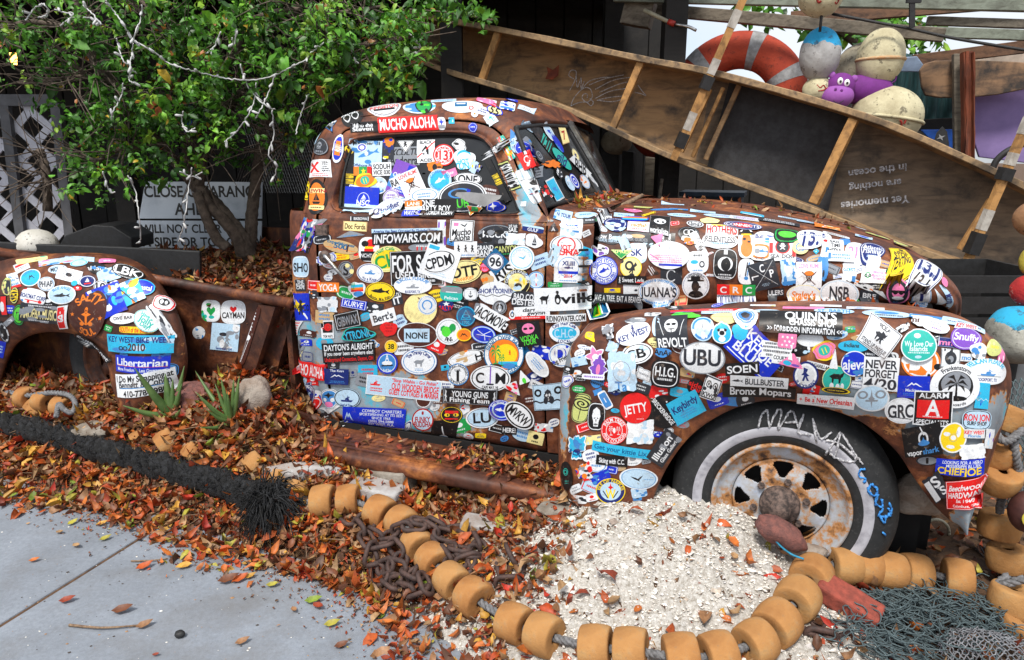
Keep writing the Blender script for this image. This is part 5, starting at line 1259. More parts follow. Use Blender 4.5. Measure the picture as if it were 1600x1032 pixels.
# small weathered ones filling the spaces, laid down first
frg = np.random.default_rng(5); fill = []
REG = [((500,365),(850,365),(855,690),(505,675)), ((930,326),(1100,328),(1200,338),(1320,362),(1440,400),(1480,470),(935,485)), ((900,520),(1540,510),(1560,600),(1400,640),(1290,625),(1130,625),(1040,690),(1000,780),(890,780)), ((540,172),(700,156),(800,160),(870,182),(780,178),(700,172),(560,186)), ((560,228),(735,228),(785,320),(556,330)), ((5,430),(200,420),(270,500),(265,600),(190,560),(120,500),(20,510)), ((458,370),(490,370),(495,650),(470,650)), ((865,345),(920,345),(920,480),(865,690))]
def inp(x, y, P): return bool(poly_in(np.array([[x]]), np.array([[y]]), P)[0, 0])
tries = 0
while len(fill) < 175 and tries < 12000:
    tries += 1; x, y = frg.uniform(0, 1580), frg.uniform(150, 790)
    if not any(inp(x, y, P) for P in REG): continue
    gap = min([math.hypot((x-q['x'])/(q['w']*.5+4), (y-q['y'])/(q['h']*.5+4)) for q in slist]+[math.hypot((x-q['x'])/(q['w']*.5+3), (y-q['y'])/(q['h']*.5+3)) for q in fill]+[9])
    if gap < 1.02: continue
    w_ = frg.uniform(13, 34); h_ = w_*frg.uniform(.4, .9)
    bs = 'wweelKkbncSrymGBtg'[frg.integers(18)]; ink = 'w' if bs in 'KkbnrgB' else 'kKSnrGb'[frg.integers(7)]
    op = [['I,0,0,.7,.6,%s,2' % ink], ['I,0,.4,.7,.3,%s,2' % ink, 'F,0,-.3,.5,.3,%s' % ink], ['X,%s%s,7' % (ink, 'wSlo'[frg.integers(4)])], ['O,%s,.8,.9' % ink, 'I,0,0,.6,.3,%s,1' % ink], ['E,0,-.2,.35,.4,%s' % ink, 'I,0,.6,.6,.2,%s,1' % ink]][frg.integers(5)]
    if y < 500 and x > 930 or y < 205: h_ *= .6
    if x > 930 and y < 348+max(0, x-1150)*.14: h_ *= .45; w_ *= 1.3
    if (h_ > 20): h_ = 20
    fill.append(dict(x=x, y=y, w=w_, h=h_, a=frg.uniform(-25, 25), shape='eerrqqpbh'[frg.integers(9)], base=bs, ops=op, seed=9000+len(fill)*7, i=5000+len(fill), filler=1))
slist = fill+slist
AW = 2048
order_ = sorted(slist, key=lambda s: -s['h']); cx = cy = rowh = 2; cx = 2; rowh = 0; cells = []
for s in order_:
    im = paint(s); hh, ww = im.shape[:2]
    if cx+ww+4 > AW: cx = 2; cy += rowh+4; rowh = 0
    cells.append((s, im, cx, cy)); s['cell'] = (cx, cy, ww, hh); cx += ww+4; rowh = max(rowh, hh)
AH = 512*int(math.ceil((cy+rowh+6)/512))
atlas = np.zeros((AH, AW, 4), np.float32); atlas[..., 3] = 1
for s, im, x, y in cells:
    hh, ww = im.shape[:2]; atlas[y:y+hh, x:x+ww, :3] = im
    atlas[y-1, x:x+ww, :3] = im[0]; atlas[y+hh, x:x+ww, :3] = im[-1]; atlas[y:y+hh, x-1, :3] = im[:, 0]; atlas[y:y+hh, x+ww, :3] = im[:, -1]
img = bpy.data.images.new('sticker_print', AW, AH, alpha=False); img.pixels.foreach_set(atlas[::-1].ravel()); img.update(); img.pack()
g = NG('sticker_print'); ti = g.n('ShaderNodeTexImage'); ti.image = img; ti.interpolation = 'Linear'
c = g.mix(g.ramp(g.noise(9, 8, .75), [(.56, (0, 0, 0)), (.68, (.5, .5, .5))]), ti.outputs[0], (.20, .12, .08))
c = g.mix(g.ramp(g.noise(46, 6, .75), [(.60, (0, 0, 0)), (.67, (.6, .6, .6))]), c, (.27, .22, .18))
c = g.mix(1.0, c, g.ramp(g.noise(4, 4, .6), [(.3, (.86, .87, .90)), (.7, (1, 1, 1))]), 'MULTIPLY')
g.base(c); g.rough(g.ramp(g.noise(14, 4), [(.3, (.28,)*3), (.7, (.6,)*3)])); g.bump(g.noise(45, 4, .6), .12, .002)
g.b.inputs['Specular IOR Level'].default_value = .35
M['sticker'] = g.m
BV = {}
for k, (o, V, F) in SURF.items():
    BV[k] = (o, BVHTree.FromPolygons([tuple(v) for v in V], [tuple(f) for f in F], epsilon=0.0))
camT = Vector((float(-P0@U), float(-P0@N), EYE))
def rayT(px, py):
    d = ray(px, py); return Vector((d[:2]@U, d[:2]@N, d[2])).normalized()
av = []; af = []
for k, (o, V_, F_) in SURF.items():
    b_ = len(av); av += [tuple(v) for v in V_]; af += [tuple(i+b_ for i in f) for f in F_]
ALLB = BVHTree.FromPolygons(av, af, epsilon=0.0)
placed = []
def corners(s):
    a = R(s['a']); c, n_ = math.cos(a), math.sin(a); w_, h_ = s['w']/2, s['h']/2
    return np.array([(s['x']+c*i*w_-n_*j*h_, s['y']+n_*i*w_+c*j*h_) for i, j in ((-1, -1), (1, -1), (1, 1), (-1, 1))]), np.array([(c, n_), (-n_, c)])
def levels(s):
    lv = 0; A, aa = corners(s); r = math.hypot(s['w'], s['h'])/2
    for q, B, ba, rr, l_ in placed:
        if l_ < lv or math.hypot(q['x']-s['x'], q['y']-s['y']) > r+rr: continue
        for ax_ in (*aa, *ba):
            p1, p2 = A@ax_, B@ax_
            if p1.max() < p2.min() or p2.max() < p1.min(): break
        else: lv = l_+1
    lv = min(lv, 22); placed.append((s, A, aa, r, lv)); return lv
COLN = dict(w='white', k='black', r='red', b='blue', n='navy', c='turquoise', g='green', y='yellow', o='orange', p='pink', v='purple', G='grey', K='dark grey', l='pale blue', m='cream', t='tan', B='brown', L='lime green', S='blue', T='teal', d='dark teal', e='off white', R='dark red', O='olive')
SHN = dict(e='oval', r='rectangular', q='rounded', h='shield shaped', d='diamond', t='pointed', u='pointed', v='star shaped', b='cut out', j='jagged cut out', p='torn')
st_stuff = []; nst = 0
for s in slist:
    best = None; d = rayT(s['x'], s['y'])
    for k, (o, bv) in BV.items():
        loc, nrm, idx, dist = bv.ray_cast(camT, d)
        if loc is not None and (best is None or dist < best[3]): best = (k, loc, nrm, dist)
    if best is None or best[1][1] > .5 and s['y'] > 176 and s['x'] < 780 or best[3] > 4.6:
        for ox, oy in ((0, 4), (0, -4), (3, 0), (-3, 0), (0, 8), (0, -8), (7, 2), (-7, 2), (11, 0), (-11, 0), (15, 0), (20, 0), (-15, 4), (26, 0)):
            d2 = rayT(s['x']+ox, s['y']+oy); alt = None
            for k, (o, bv) in BV.items():
                loc, nrm, idx, dist = bv.ray_cast(camT, d2)
                if loc is not None and (alt is None or dist < alt[3]): alt = (k, loc+(d-d2)*dist, nrm, dist)
            if alt and (best is None or alt[3] < best[3]-.12): best = alt; break
    if best is None: continue
    k, loc, nrm, dist = best; o, bv = BV[k]; bv = ALLB
    if nrm.dot(d) > 0: nrm = -nrm
    # tangent axes from the picture directions
    a = R(s['a']); ca, sa = math.cos(a), math.sin(a)
    n_eff = nrm.copy()
    cosv = -n_eff.dot(d)
    if cosv < .22: n_eff = (n_eff - d*(.22-cosv)).normalized()
    def onpl(px, py):
        r_ = rayT(px, py); t = (loc-camT).dot(n_eff)/r_.dot(n_eff); return camT+r_*t
    try:
        ax = onpl(s['x']+ca*s['w']/2, s['y']+sa*s['w']/2)-loc; ay = onpl(s['x']-sa*s['h']/2, s['y']+ca*s['h']/2)-loc
    except ZeroDivisionError: continue
    mx = 1.75*s['w']/2*dist/FPX; my = (1.75 if nrm.z < .8 else 3.2)*s['h']/2*dist/FPX
    if ax.length > mx: ax *= mx/ax.length
    if ay.length > my: ay *= my/ay.length
    lv = levels(s); off = .0018 + lv*.0008
    asp = ax.length/max(ay.length, 1e-6); nth = 40
    th = np.linspace(0, 2*math.pi, nth, endpoint=False)
    if s['shape'] in 'rp': th = np.sort(np.r_[th[th % (math.pi/4) > 1e-6], [math.pi/4*(2*i+1) for i in range(4)]]); nth = len(th)
    rr = rho_of(s['shape'], th, 1, s['seed']); nr = max(3, min(9, int(max(ax.length, ay.length)/.016)))
    V = []; UVs = []; ok = True
    def drop(x, y):
        p = loc+ax*x+ay*y
        h, n_, _, dd = bv.ray_cast(p+nrm*.06, -nrm, .16)
        if h is None:
            h, n_, _, dd = bv.find_nearest(p)
            if n_.dot(nrm) < 0: n_ = -n_
            q = h + (p-h)*.0 if (p-h).length < .02 else h*.35+p*.65
            return q+n_*off
        if n_.dot(nrm) < 0: n_ = -n_
        return h+n_*off
    V.append(drop(0, 0)); UVs.append((0, 0))
    for i in range(1, nr+1):
        f = i/nr
        for t, r_ in zip(th, rr):
            x, y = math.cos(t)*r_*f, math.sin(t)*r_*f; V.append(drop(x, y)); UVs.append((x, y))
    # a slightly lifted, curling edge on some
    rg = np.random.default_rng(s['seed'])
    if not s.get('filler') and (rg.random() < .2 or s['shape'] == 'p') and not any(q[0] in 'TAJ' for q in s['ops']):
        t0 = rg.uniform(0, 6.28); amp = rg.uniform(.002, .007)
        for q in range(len(V)):
            x, y = UVs[q]; e = max(0, (x*math.cos(t0)+y*math.sin(t0)-.62))/.5; V[q] = V[q]+nrm*(amp*e*e)
    F = [(0, 1+(j+1) % nth, 1+j) for j in range(nth)]
    for i in range(nr-1):
        b0 = 1+i*nth
        for j in range(nth): F.append((b0+j, b0+(j+1) % nth, b0+nth+(j+1) % nth, b0+nth+j))
    cxx, cyy, ww, hh = s['cell']
    uv = [((cxx+(u*.5+.5)*ww)/AW, 1-(cyy+(v*.5+.5)*hh)/AH) for u, v in UVs]
    s['area'] = ax.length*ay.length; s['data'] = ([tuple(v) for v in V], F, uv, o)
    s['done'] = True
def stick_obj(name, V, F, uv, parent):
    me = bpy.data.meshes.new(name); me.from_pydata(V, [], F); me.update()
    lay = me.uv_layers.new(name='UVMap'); li = np.empty(len(me.loops), int); me.loops.foreach_get('vertex_index', li)
    lay.data.foreach_set('uv', np.array(uv)[li].ravel()); me.polygons.foreach_set('use_smooth', [True]*len(me.polygons)); me.materials.append(M['sticker'])
    o = bpy.data.objects.new(name, me); COL.objects.link(o); o.parent = parent; return o
done = [s for s in slist if s.get('done')]
keep = set(s['i'] for s in sorted([q for q in done if not q.get('filler')], key=lambda s: -s['w']*s['h'])[:298])
rest = {}
import re
for s in done:
    V, F, uv, o = s['data']
    if s['i'] in keep:
        so_ = stick_obj('sticker', V, F, uv, o)
        tx = [op.split(',')[1].replace('~', ',') for op in s['ops'] if op[0] in 'TAJ' and len(op.split(',')[1]) > 1]
        lb = f"{COLN[s['base']]} {SHN[s['shape']]} sticker"
        if tx: lb += ' reading ' + ' '.join(tx)
        so_['label'] = ' '.join(lb.split()[:14])
    else: rest.setdefault(o.name, []).append((V, F, uv, o))
for k, L in rest.items():
    V = []; F = []; uv = []
    for v, f, u, o in L:
        b = len(V); V += v; uv += u; F += [tuple(i+b for i in q) for q in f]
    q = stick_obj('small_stickers', V, F, uv, L[0][3]); q['kind'] = 'stuff'
# ------------------------------------------------------------------ the dark shed behind
def paint_m(name, c, c2=None, **k): M[name] = simple(name, c, c2, **k); return M[name]
shed = thing('open_shed', 'dark open timber shed standing behind the truck', 'shed', (-1.5, 8, .2))
def sh(o): o.parent = shed; o.matrix_parent_inverse = Matrix.Translation((1.5, -8, -.2)); return o
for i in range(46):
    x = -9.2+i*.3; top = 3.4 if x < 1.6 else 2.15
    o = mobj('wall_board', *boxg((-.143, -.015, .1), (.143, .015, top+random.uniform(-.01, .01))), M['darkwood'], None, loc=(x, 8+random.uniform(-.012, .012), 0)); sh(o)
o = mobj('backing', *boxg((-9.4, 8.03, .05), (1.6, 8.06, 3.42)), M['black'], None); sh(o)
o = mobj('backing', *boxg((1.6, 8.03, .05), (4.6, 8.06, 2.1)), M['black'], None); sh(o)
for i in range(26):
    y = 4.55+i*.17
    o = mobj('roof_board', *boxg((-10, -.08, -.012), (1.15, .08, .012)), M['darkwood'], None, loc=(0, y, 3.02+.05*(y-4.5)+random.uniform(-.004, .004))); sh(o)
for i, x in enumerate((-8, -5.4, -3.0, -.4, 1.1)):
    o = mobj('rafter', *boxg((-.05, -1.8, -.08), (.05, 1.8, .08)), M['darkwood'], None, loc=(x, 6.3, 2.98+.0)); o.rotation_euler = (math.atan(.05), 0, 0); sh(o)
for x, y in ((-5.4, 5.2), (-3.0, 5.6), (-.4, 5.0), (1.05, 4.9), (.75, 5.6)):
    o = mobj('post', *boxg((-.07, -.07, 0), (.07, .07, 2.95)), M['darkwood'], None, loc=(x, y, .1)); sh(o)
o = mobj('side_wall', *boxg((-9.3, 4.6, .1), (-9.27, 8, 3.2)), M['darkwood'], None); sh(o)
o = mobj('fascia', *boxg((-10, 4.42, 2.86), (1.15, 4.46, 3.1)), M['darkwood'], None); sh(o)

# ------------------------------------------------------------------ overhead beams on the right
def pbeam(name, a, b, wd, ht, mat, l, label, cat='beam'):
    o = beam(name, BW(a[0], a[1], l), BW(b[0], b[1], l), wd, ht, mat, None, seg=8, jit=.03); recenter(o); return tag(o, label, cat)
pbeam('roof_beam', (960, -6), (1640, 8), .05, .075, M['greenwood'], 2.5, 'pale green painted beam along the top right edge', 'beam')
pbeam('roof_beam', (982, 12), (1475, 56), .06, .075, M['greywood'], 2.75, 'dark weathered beam passing behind the hanging buoys')
pbeam('roof_beam', (1235, 30), (1660, -5), .05, .09, M['redwood'], 3.0, 'reddish brown beam crossing behind the white buoy')
pbeam('roof_beam', (1448, 33), (1660, 40), .05, .052, M['greywood'], 3.05, 'short grey beam end above the greenish beam at right')
pbeam('roof_beam', (1442, 50), (1660, 58), .05, .06, M['greenwood'], 2.95, 'greenish weathered beam end above the driftwood board')
pbeam('roof_beam', (1425, 96), (1660, 66), .05, .08, M['redwood'], 3.4, 'brown rail sloping above the purple board', 'rail')
pbeam('beam_end', (976, 18), (1020, 26), .12, .16, M['greywood'], 2.6, 'chunky sawn beam end above the canoe', 'beam')
o = mobj('cable', *tubeg(crom([BW(1300, 22, 2.4), BW(1420, 45, 2.4), BW(1500, 62, 2.4), BW(1660, 88, 2.4)], 30), .009, 6), M['rubber'], None, True); tag(recenter(o), 'black cable sagging in front of the beams at top right', 'cable')
hk = thing('bracket', 'black metal bracket hanging from the roof beam', 'bracket', tuple(BW(1428, 20, 2.35)))
mobj('arm', *beamg((-.02, 0, .07), (.0, 0, -.08), .03, .012, (0, 1, 0)), M['rubber'], hk); mobj('plate', *boxg((-.05, -.01, .05), (.03, .01, .09)), M['rubber'], hk)
pp = thing('pipe', 'cream pipe with red fitting poking out under the beam end', 'pipe', tuple(BW(1045, 35, 2.4)))
c0 = BW(1045, 35, 2.4)
M['cream'] = simple('cream_plastic', (.5, .46, .33), None, 20, .5); M['red'] = simple('red_plastic', (.45, .03, .02), None, 20, .5)
mobj('tube', *tubeg([BW(1006, 16, 2.4)-c0, BW(1046, 35, 2.4)-c0], .013, 8), M['cream'], pp, True)
mobj('fitting', *tubeg([BW(1044, 34, 2.4)-c0, BW(1054, 38, 2.4)-c0], .018, 8), M['red'], pp, True)
mobj('nozzle', *tubeg(crom([BW(1054, 38, 2.4)-c0, BW(1075, 42, 2.4)-c0, BW(1088, 48, 2.4)-c0], 8), .01, 8), M['chrome'], pp, True)

# ------------------------------------------------------------------ the old canoe on its side
M['ply2'] = wood('grey_plywood', (.21, .155, .105), (.10, .078, .058), (1.2, 1.2, 5), 5, .9, (.05, .045, .04))
boat = thing('canoe', 'long weathered plywood canoe lying on its side behind the truck, inside facing out', 'canoe', tuple(BW(1130, 240, 2.0)), (0, 0, -PSI))
bo = np.array(BW(1130, 240, 2.0)); bT = np.array(TP(1130, 240, 2.0))
def BP(px, py, d=0): a = np.array(TP(px, py, 2.0)); a[1] += d; return a-bT
topr = [(630, 20), (775, 46), (1000, 92), (1130, 118), (1350, 182), (1500, 244), (1680, 330)]
botr = [(640, 86), (700, 112), (870, 165), (1060, 250), (1260, 325), (1400, 380), (1500, 414), (1680, 474)]
def along(L, px):
    L = np.array(L, float); return float(np.interp(px, L[:, 0], L[:, 1]))
def rail(L, sg, name):
    parts = []
    P = [BP(x, y) for x, y in L]
    Q = crom(P, 40)
    T = np.gradient(Q, axis=0); V = []; F = []
    for i, p in enumerate(Q):
        h = .019*(1+.10*random.uniform(-1, 1))
        for dl, dz in ((-.02, -h), (-.02, h), (.035, h), (.035, -h)): V.append(p+np.array([0, dl, dz]))
    n = len(Q)
    for i in range(n-1):
        for k in range(4): F.append((i*4+k, i*4+(k+1) % 4, i*4+4+(k+1) % 4, i*4+4+k))
    F += [(3, 2, 1, 0), tuple((n-1)*4+k for k in range(4))]
    bevel(mobj(name, V, F, M['railwood'], boat), .004, 1)
    V = []; F = []
    for i, p in enumerate(Q): V += [p+np.array([0, .034, 0]), p+np.array([0, .27, -sg*.02]), p+np.array([0, .27, sg*.02-sg*.03]), p+np.array([0, .034, sg*.016])]
    F = []
    for i in range(n-1): F.append((i*4, i*4+1, i*4+5, i*4+4)); F.append((i*4+3, i*4+7, i*4+6, i*4+2))
    mobj('side_panel', V, F, M['ply'], boat, True)
M['railwood'] = wood('rail_wood', (.36, .235, .12), (.10, .07, .05), (2.5, 2.5, 2.5), 9, .8)
rail(topr, 1, 'gunwale'); rail(botr, -1, 'gunwale')
segs = [630, 752, 975, 1092, 1300, 1510, 1680]
M['mat'] = simple('black_mat', (.035, .036, .04), (.018, .018, .02), 25, .7)
for i in range(len(segs)-1):
    a, b = segs[i], segs[i+1]; rows = []
    for px in np.linspace(a, b, 7):
        sl_ = (px-a)/(b-a); r = []
        t = BP(px+14, along(topr, px+14)); q = BP(px-14, along(botr, px-14))
        for f in np.linspace(0, 1, 7): w_ = t+(q-t)*f; r.append(w_+np.array([0, .262+.02*math.sin(f*math.pi), 0]))
        rows.append(r)
    V, F = gridg(crom2(np.array(rows), 14, 14)); o = mobj('bottom_panel', V, F, M['ply'] if i < 3 else M['ply2'], boat, True)
# black mat over the bottom in the middle
rows = []
for px in np.linspace(1118, 1316, 6):
    t = BP(px+18, along(topr, px+18)); q = BP(px-20, along(botr, px-20)); rows.append([t+(q-t)*f+np.array([0, .222+.006*math.sin(px*.2+f*5), 0]) for f in np.linspace(.02, .98, 6)])
o = mobj('rubber_mat', *gridg(crom2(np.array(rows), 14, 14)), M['mat'], boat, True); o['label'] = 'black rubber mat lining the middle of the canoe'
def thw(a, b, w_, d=.02, mat='rawwood', name='thwart'):
    o = mobj(name, *beamg(BP(*a, d), BP(*b, d), w_, .04, (0, 1, 0), 5, .05), M[mat], boat); bevel(o, .003, 1)
thw((777, 50), (750, 128), .045); thw((1001, 96), (955, 204), .042); thw((1333, 186), (1270, 318), .05)
thw((1129, 136), (1080, 246), .022, .06); thw((1108, 138), (1062, 238), .022, .09); thw((1152, 130), (1098, 250), .03, .16, 'ply'); thw((1342, 188), (1278, 322), .02, .10)
thw((1552, 312), (1502, 392), .022, .06)
M['redcloth'] = simple('red_patch', (.30, .07, .03), (.12, .03, .02), 20, .9)
def patch(pts, d, name='torn_patch'):
    V = [BP(x, y, d+.004*math.sin(i*2)) for i, (x, y) in enumerate(pts)]; o = mobj(name, V+[v+np.array([0, .004, 0]) for v in V], [tuple(range(len(V))), tuple(range(2*len(V)-1, len(V)-1, -1))], M['redcloth'], boat); return o
patch([(800, 138), (830, 146), (862, 160), (898, 176), (880, 178), (850, 168), (818, 152), (798, 146)], .2)
patch([(836, 98), (846, 103), (856, 95), (855, 112), (845, 119), (834, 118), (838, 108)], .235)
# chalk drawing on the plywood
def cd(L, r=.0028):
    P = [BP(x, y, .236) for x, y in L]; return tubeg(crom(P, len(P)*6), r, 4)
dr_ = [[(880,118),(872,112),(876,104),(884,106),(882,120),(873,138)],[(884,112),(886,132),(892,116),(892,134),(897,122)],[(875,163),(880,150),(890,138),(900,132),(908,136),(910,148),(902,156),(894,150),(896,143),(902,143),(902,149)],
       [(875,163),(885,158),(900,156),(908,162),(912,156),(906,150)],[(892,136),(905,122),(925,116),(940,115)],[(905,128),(930,118),(962,111)],[(915,135),(945,120),(980,114)],[(922,140),(955,126),(985,120)],
       [(915,150),(940,138),(975,132)],[(918,153),(945,155),(970,146),(940,148),(918,153)],[(985,128),(992,138),(998,145),(990,142),(980,140)]]
o = mobj('chalk_drawing', *merge([cd(L) for L in dr_]), M['chalkw'], boat, True); o['kind'] = 'stuff'; o['label'] = 'white chalk drawing of a winged fish'
tw = []
for i, (t, x, y, wpx) in enumerate((('in the ocean', 1378, 268, 82), ('are nothing', 1374, 292, 74), ('Yet memories', 1374, 320, 98))):
    v, tr = _fmesh(t); v = v-np.array([(v[:, 0].max()+v[:, 0].min())/2, .3]); sc = wpx*.0037/(v[:, 0].max()*2)
    a = R(188); v = v*sc; v = np.c_[v[:, 0]*math.cos(a)-v[:, 1]*math.sin(a), v[:, 0]*math.sin(a)+v[:, 1]*math.cos(a)]
    c_ = BP(x, y, .236); k = sum(len(q[0]) for q in tw); tw.append(([c_+np.array([p[0], 0, p[1]]) for p in v], [tuple(q) for q in tr]))
o = mobj('chalk_writing', *merge(tw), M['chalkw'], boat); o['kind'] = 'stuff'; o['label'] = 'upside down chalk words in the ocean'
# striped poles tied across the canoe
def pole(a, b, marks, label, l=1.93):
    A_, B_ = BW(*a, l), BW(*b, l); t = thing('pole', label, 'pole', tuple(B_), group='wooden poles taped across the canoe'); d = A_-B_
    mobj('shaft', *beamg((0, 0, 0), d, .036, .036, (0, 1, 0), 14, .03), M['rawwood'], t)
    for f0, f1, m in marks:
        nm = {'rubber': 'tape_wrap', 'white': 'white_band'}[m]; e = .058 if m == 'rubber' else .040
        mobj(nm, *beamg(d*f0, d*f1, e, e, (0, 1, 0), 2, .04), M['whitewood'] if m == 'white' else M['rubber'], t)
M['whitewood'] = wood('white_painted_wood', (.5, .47, .42), (.3, .26, .22), (2, 2, 2), 8, .4)
pole((1166, -12), (1052, 250), [(.08, .17, 'rubber'), (.19, .30, 'white'), (.44, .52, 'rubber'), (.53, .62, 'white'), (.8, .9, 'white')], 'light wooden pole taped across the canoe beside the red life ring')
pole((1612, 176), (1512, 408), [(.05, .20, 'rubber'), (.22, .36, 'white'), (.56, .64, 'rubber'), (.66, .74, 'white'), (.86, .97, 'white')], 'light wooden pole taped across the canoe in front of the purple board')

# ------------------------------------------------------------------ life rings
def foam(name, c, c2, top=None, topz=.2, spots=(.05, .04, .03)):
    g = NG(name); n = g.noise(5, 6, .7); n2 = g.noise(18, 7, .75)
    a = g.ramp(n, [(.3, c2), (.6, c)])
    if top:
        sep = g.n('ShaderNodeSeparateXYZ'); g.l(g.tc('Object'), sep.inputs[0]); f = g.math('ADD', sep.outputs[2], g.math('MULTIPLY', g.math('SUBTRACT', g.noise(9, 5), .5), .14))
        a = g.mix(g.math('GREATER_THAN', f, topz), a, top)
    a = g.mix(g.ramp(n2, [(.56, (0, 0, 0)), (.62, (.7,)*3)]), a, spots)
    vo = g.n('ShaderNodeTexVoronoi'); vo.inputs['Scale'].default_value = 34; g.l(g.tc(), vo.inputs['Vector']); pit = g.ramp(vo.outputs['Distance'], [(.10, (1, 1, 1)), (.16, (0, 0, 0))])
    a = g.mix(g.mix(g.ramp(g.noise(6, 3), [(.5, (0, 0, 0)), (.6, (1, 1, 1))]), (0., 0., 0.), pit), a, spots)
    g.base(a); g.rough(.85); g.bump(g.math('ADD', n2, n), .5, .012); M[name] = g.m; return g.m
foam('foam_cream', (.60, .55, .36), (.36, .31, .19)); foam('foam_grey', (.42, .42, .42), (.24, .24, .24), (.02, .33, .62), .055)
foam('foam_rough', (.40, .36, .27), (.16, .14, .10)); foam('foam_dirty', (.5, .5, .44), (.13, .13, .11), (.02, .36, .60), .05)
foam('foam_red', (.50, .02, .02), (.30, .02, .02), None, .2, (.55, .45, .38)); foam('ring_red', (.46, .06, .025), (.30, .035, .02), None, .2, (.12, .03, .02))
foam('foam_yellow', (.5, .42, .05), (.3, .22, .03)); foam('foam_brown', (.35, .18, .08), (.2, .1, .05), (.1, .35, .25), .5)
foam('foam_white', (.62, .60, .55), (.42, .40, .34), (.55, .42, .12), .11)
M['band'] = simple('grey_band', (.36, .36, .37), (.2, .2, .2), 30, .6)
def lifering(px, py, l, Ro, r, label, bands, tilt):
    c = BW(px, py, l); t = thing('life_ring', label, 'life ring', tuple(c), (R(90-tilt), 0, -PSI))
    def arc(a0, a1, rr, k, name, mat):
        th = np.linspace(a0, a1, k); P = np.c_[Ro*np.cos(th), Ro*np.sin(th), 0*th]; V = []; n = 20
        for (x, y, _), a in zip(P, th):
            for j in range(n):
                b = 2*math.pi*j/n; V.append(((Ro+rr*math.cos(b))*math.cos(a), (Ro+rr*math.cos(b))*math.sin(a), rr*.9*math.sin(b)))
        F = [(i*n+j, i*n+(j+1) % n, (i+1)*n+(j+1) % n, (i+1)*n+j) for i in range(k-1) for j in range(n)]
        return mobj(name, V, F, mat, t, True)
    arc(0, 2*math.pi, r, 64, 'ring', M['ring_red'])
    for a in bands: arc(R(a), R(a+12), r*1.015, 6, 'band', M['band'])
lifering(1150, 160, 2.75, .335, .122, 'large red life ring with grey bands hanging above the canoe', (128, 68, 20, -40), 4)
lifering(1052, 176, 3.15, .29, .085, 'dark red life ring mostly hidden behind the larger ring', (200, 100), 0)
# ------------------------------------------------------------------ buoys
def buoy(px, py, l, rpx, sq, mat, label, rot=None, bump=.05, W_=None, group='foam buoys heaped above the canoe'):
    c = BW(px, py, l) if W_ is None else W(px, py, W_); dist = np.linalg.norm(c-CAM); r = rpx/FPX*dist*math.cos(math.atan(math.hypot(px-800, py-516)/FPX))
    o = ball('buoy', c, r, M[mat], None, 32, sq, bump, rot); return tag(o, label, 'buoy', group), r, c
b1, r1, c1 = buoy(1283, -6, 2.3, 33, (1, 1, .98), 'foam_cream', 'cream buoy with a red painted ring pattern hanging at the top edge')
def marks(b, r, L, mat, name='paint_mark', w_=.006):
    for P in L:
        V = [np.array(p) for p in P]; V = [v/np.linalg.norm(v)*r*1.005 for v in V]; mobj(name, *tubeg(crom(V, 12), w_, 5), mat, b, True)
M['redpaint'] = simple('red_paint', (.38, .03, .02), None, 60, .8)
marks(b1, r1, [[(-.5, -.8, -.3), (-.4, -.8, -.45), (-.3, -.8, -.35)], [(.3, -.8, -.4), (.45, -.8, -.5), (.5, -.8, -.3), (.35, -.8, -.3)], [(.6, -.75, .1), (.7, -.7, -.1)]], M['redpaint'])
b2, r2, c2_ = buoy(1281, 86, 2.42, 36, (.84, .84, 1.14), 'foam_grey', 'grey egg shaped buoy with bright blue top hanging from a short rope', bump=.03)
o = mobj('rope', *tubeg([BW(1284, 20, 2.26), BW(1281, 50, 2.26)], .008, 6), M['rubber'], None, True); tag(recenter(o), 'short black rope tying the blue topped buoy to the one above', 'rope')
buoy(1334, 108, 2.8, 38, (.75, .8, 1.1), 'foam_rough', 'rough brownish buoy half hidden behind the cream and blue ones', rotm(0, 25, 0), .12)
b4, r4, c4 = buoy(1376, 91, 2.55, 39, (.88, .88, 1.12), 'foam_cream', 'tall cream egg shaped buoy with an orange stripe', rotm(0, 6, 0), .04)
M['orangepaint'] = simple('orange_paint', (.5, .24, .09), (.5, .4, .25), 40, .8)
th = np.linspace(0, 2*math.pi, 40); mobj('orange_stripe', *tubeg([(r4*.88*1.0*math.cos(t), r4*.88*math.sin(t), -.012) for t in th], .010, 6), M['orangepaint'], b4, True)
b5, r5, c5 = buoy(1384, 182, 2.56, 54, (1, .9, .84), 'foam_cream', 'big round cream buoy with a raised seam resting on the canoe rail', rotm(0, 8, 0), .03)
mobj('seam', *tubeg([(r5*1.0*math.cos(t), r5*.9*math.sin(t), -.018-.14*r5*math.cos(t)) for t in th], .010, 6), M['foam_cream'], b5, True)
marks(b5, r5*.93, [[(-.05, -.9, -.15), (.0, -.9, -.22), (.03, -.9, -.35)], [(.1, -.9, -.15), (.08, -.9, -.25)]], M['redpaint'])
b6, r6, c6 = buoy(1277, 142, 2.42, 22, (1, 1, 1), 'foam_cream', 'small cream buoy with red scrawls squeezed between ring and canoe')
marks(b6, r6, [[(-.4, -.8, .3), (-.2, -.9, .1), (0, -.9, .25), (.2, -.9, .0)], [(-.3, -.9, -.1), (0, -.95, -.05), (.3, -.9, .1)]], M['redpaint'], w_=.004)
buoy(963, 222, 2.6, 24, (1, 1, .8), 'foam_rough', 'shadowy buoy hanging below the canoe behind the windscreen')
buoy(58, 384, 0, 30, (1, 1, .85), 'foam_white', 'white buoy stained yellow on the planter at far left', None, .04, 4.25, None)
buoy(1592, 524, 0, 48, (1, 1, .95), 'foam_dirty', 'large pitted buoy with bright blue top beside the front fender', None, .05, 2.72, 'painted buoys at the right edge')
buoy(1608, 455, 0, 26, (1, 1, 1), 'foam_red', 'red buoy flecked with white above the large blue topped one', None, .04, 2.78, 'painted buoys at the right edge')
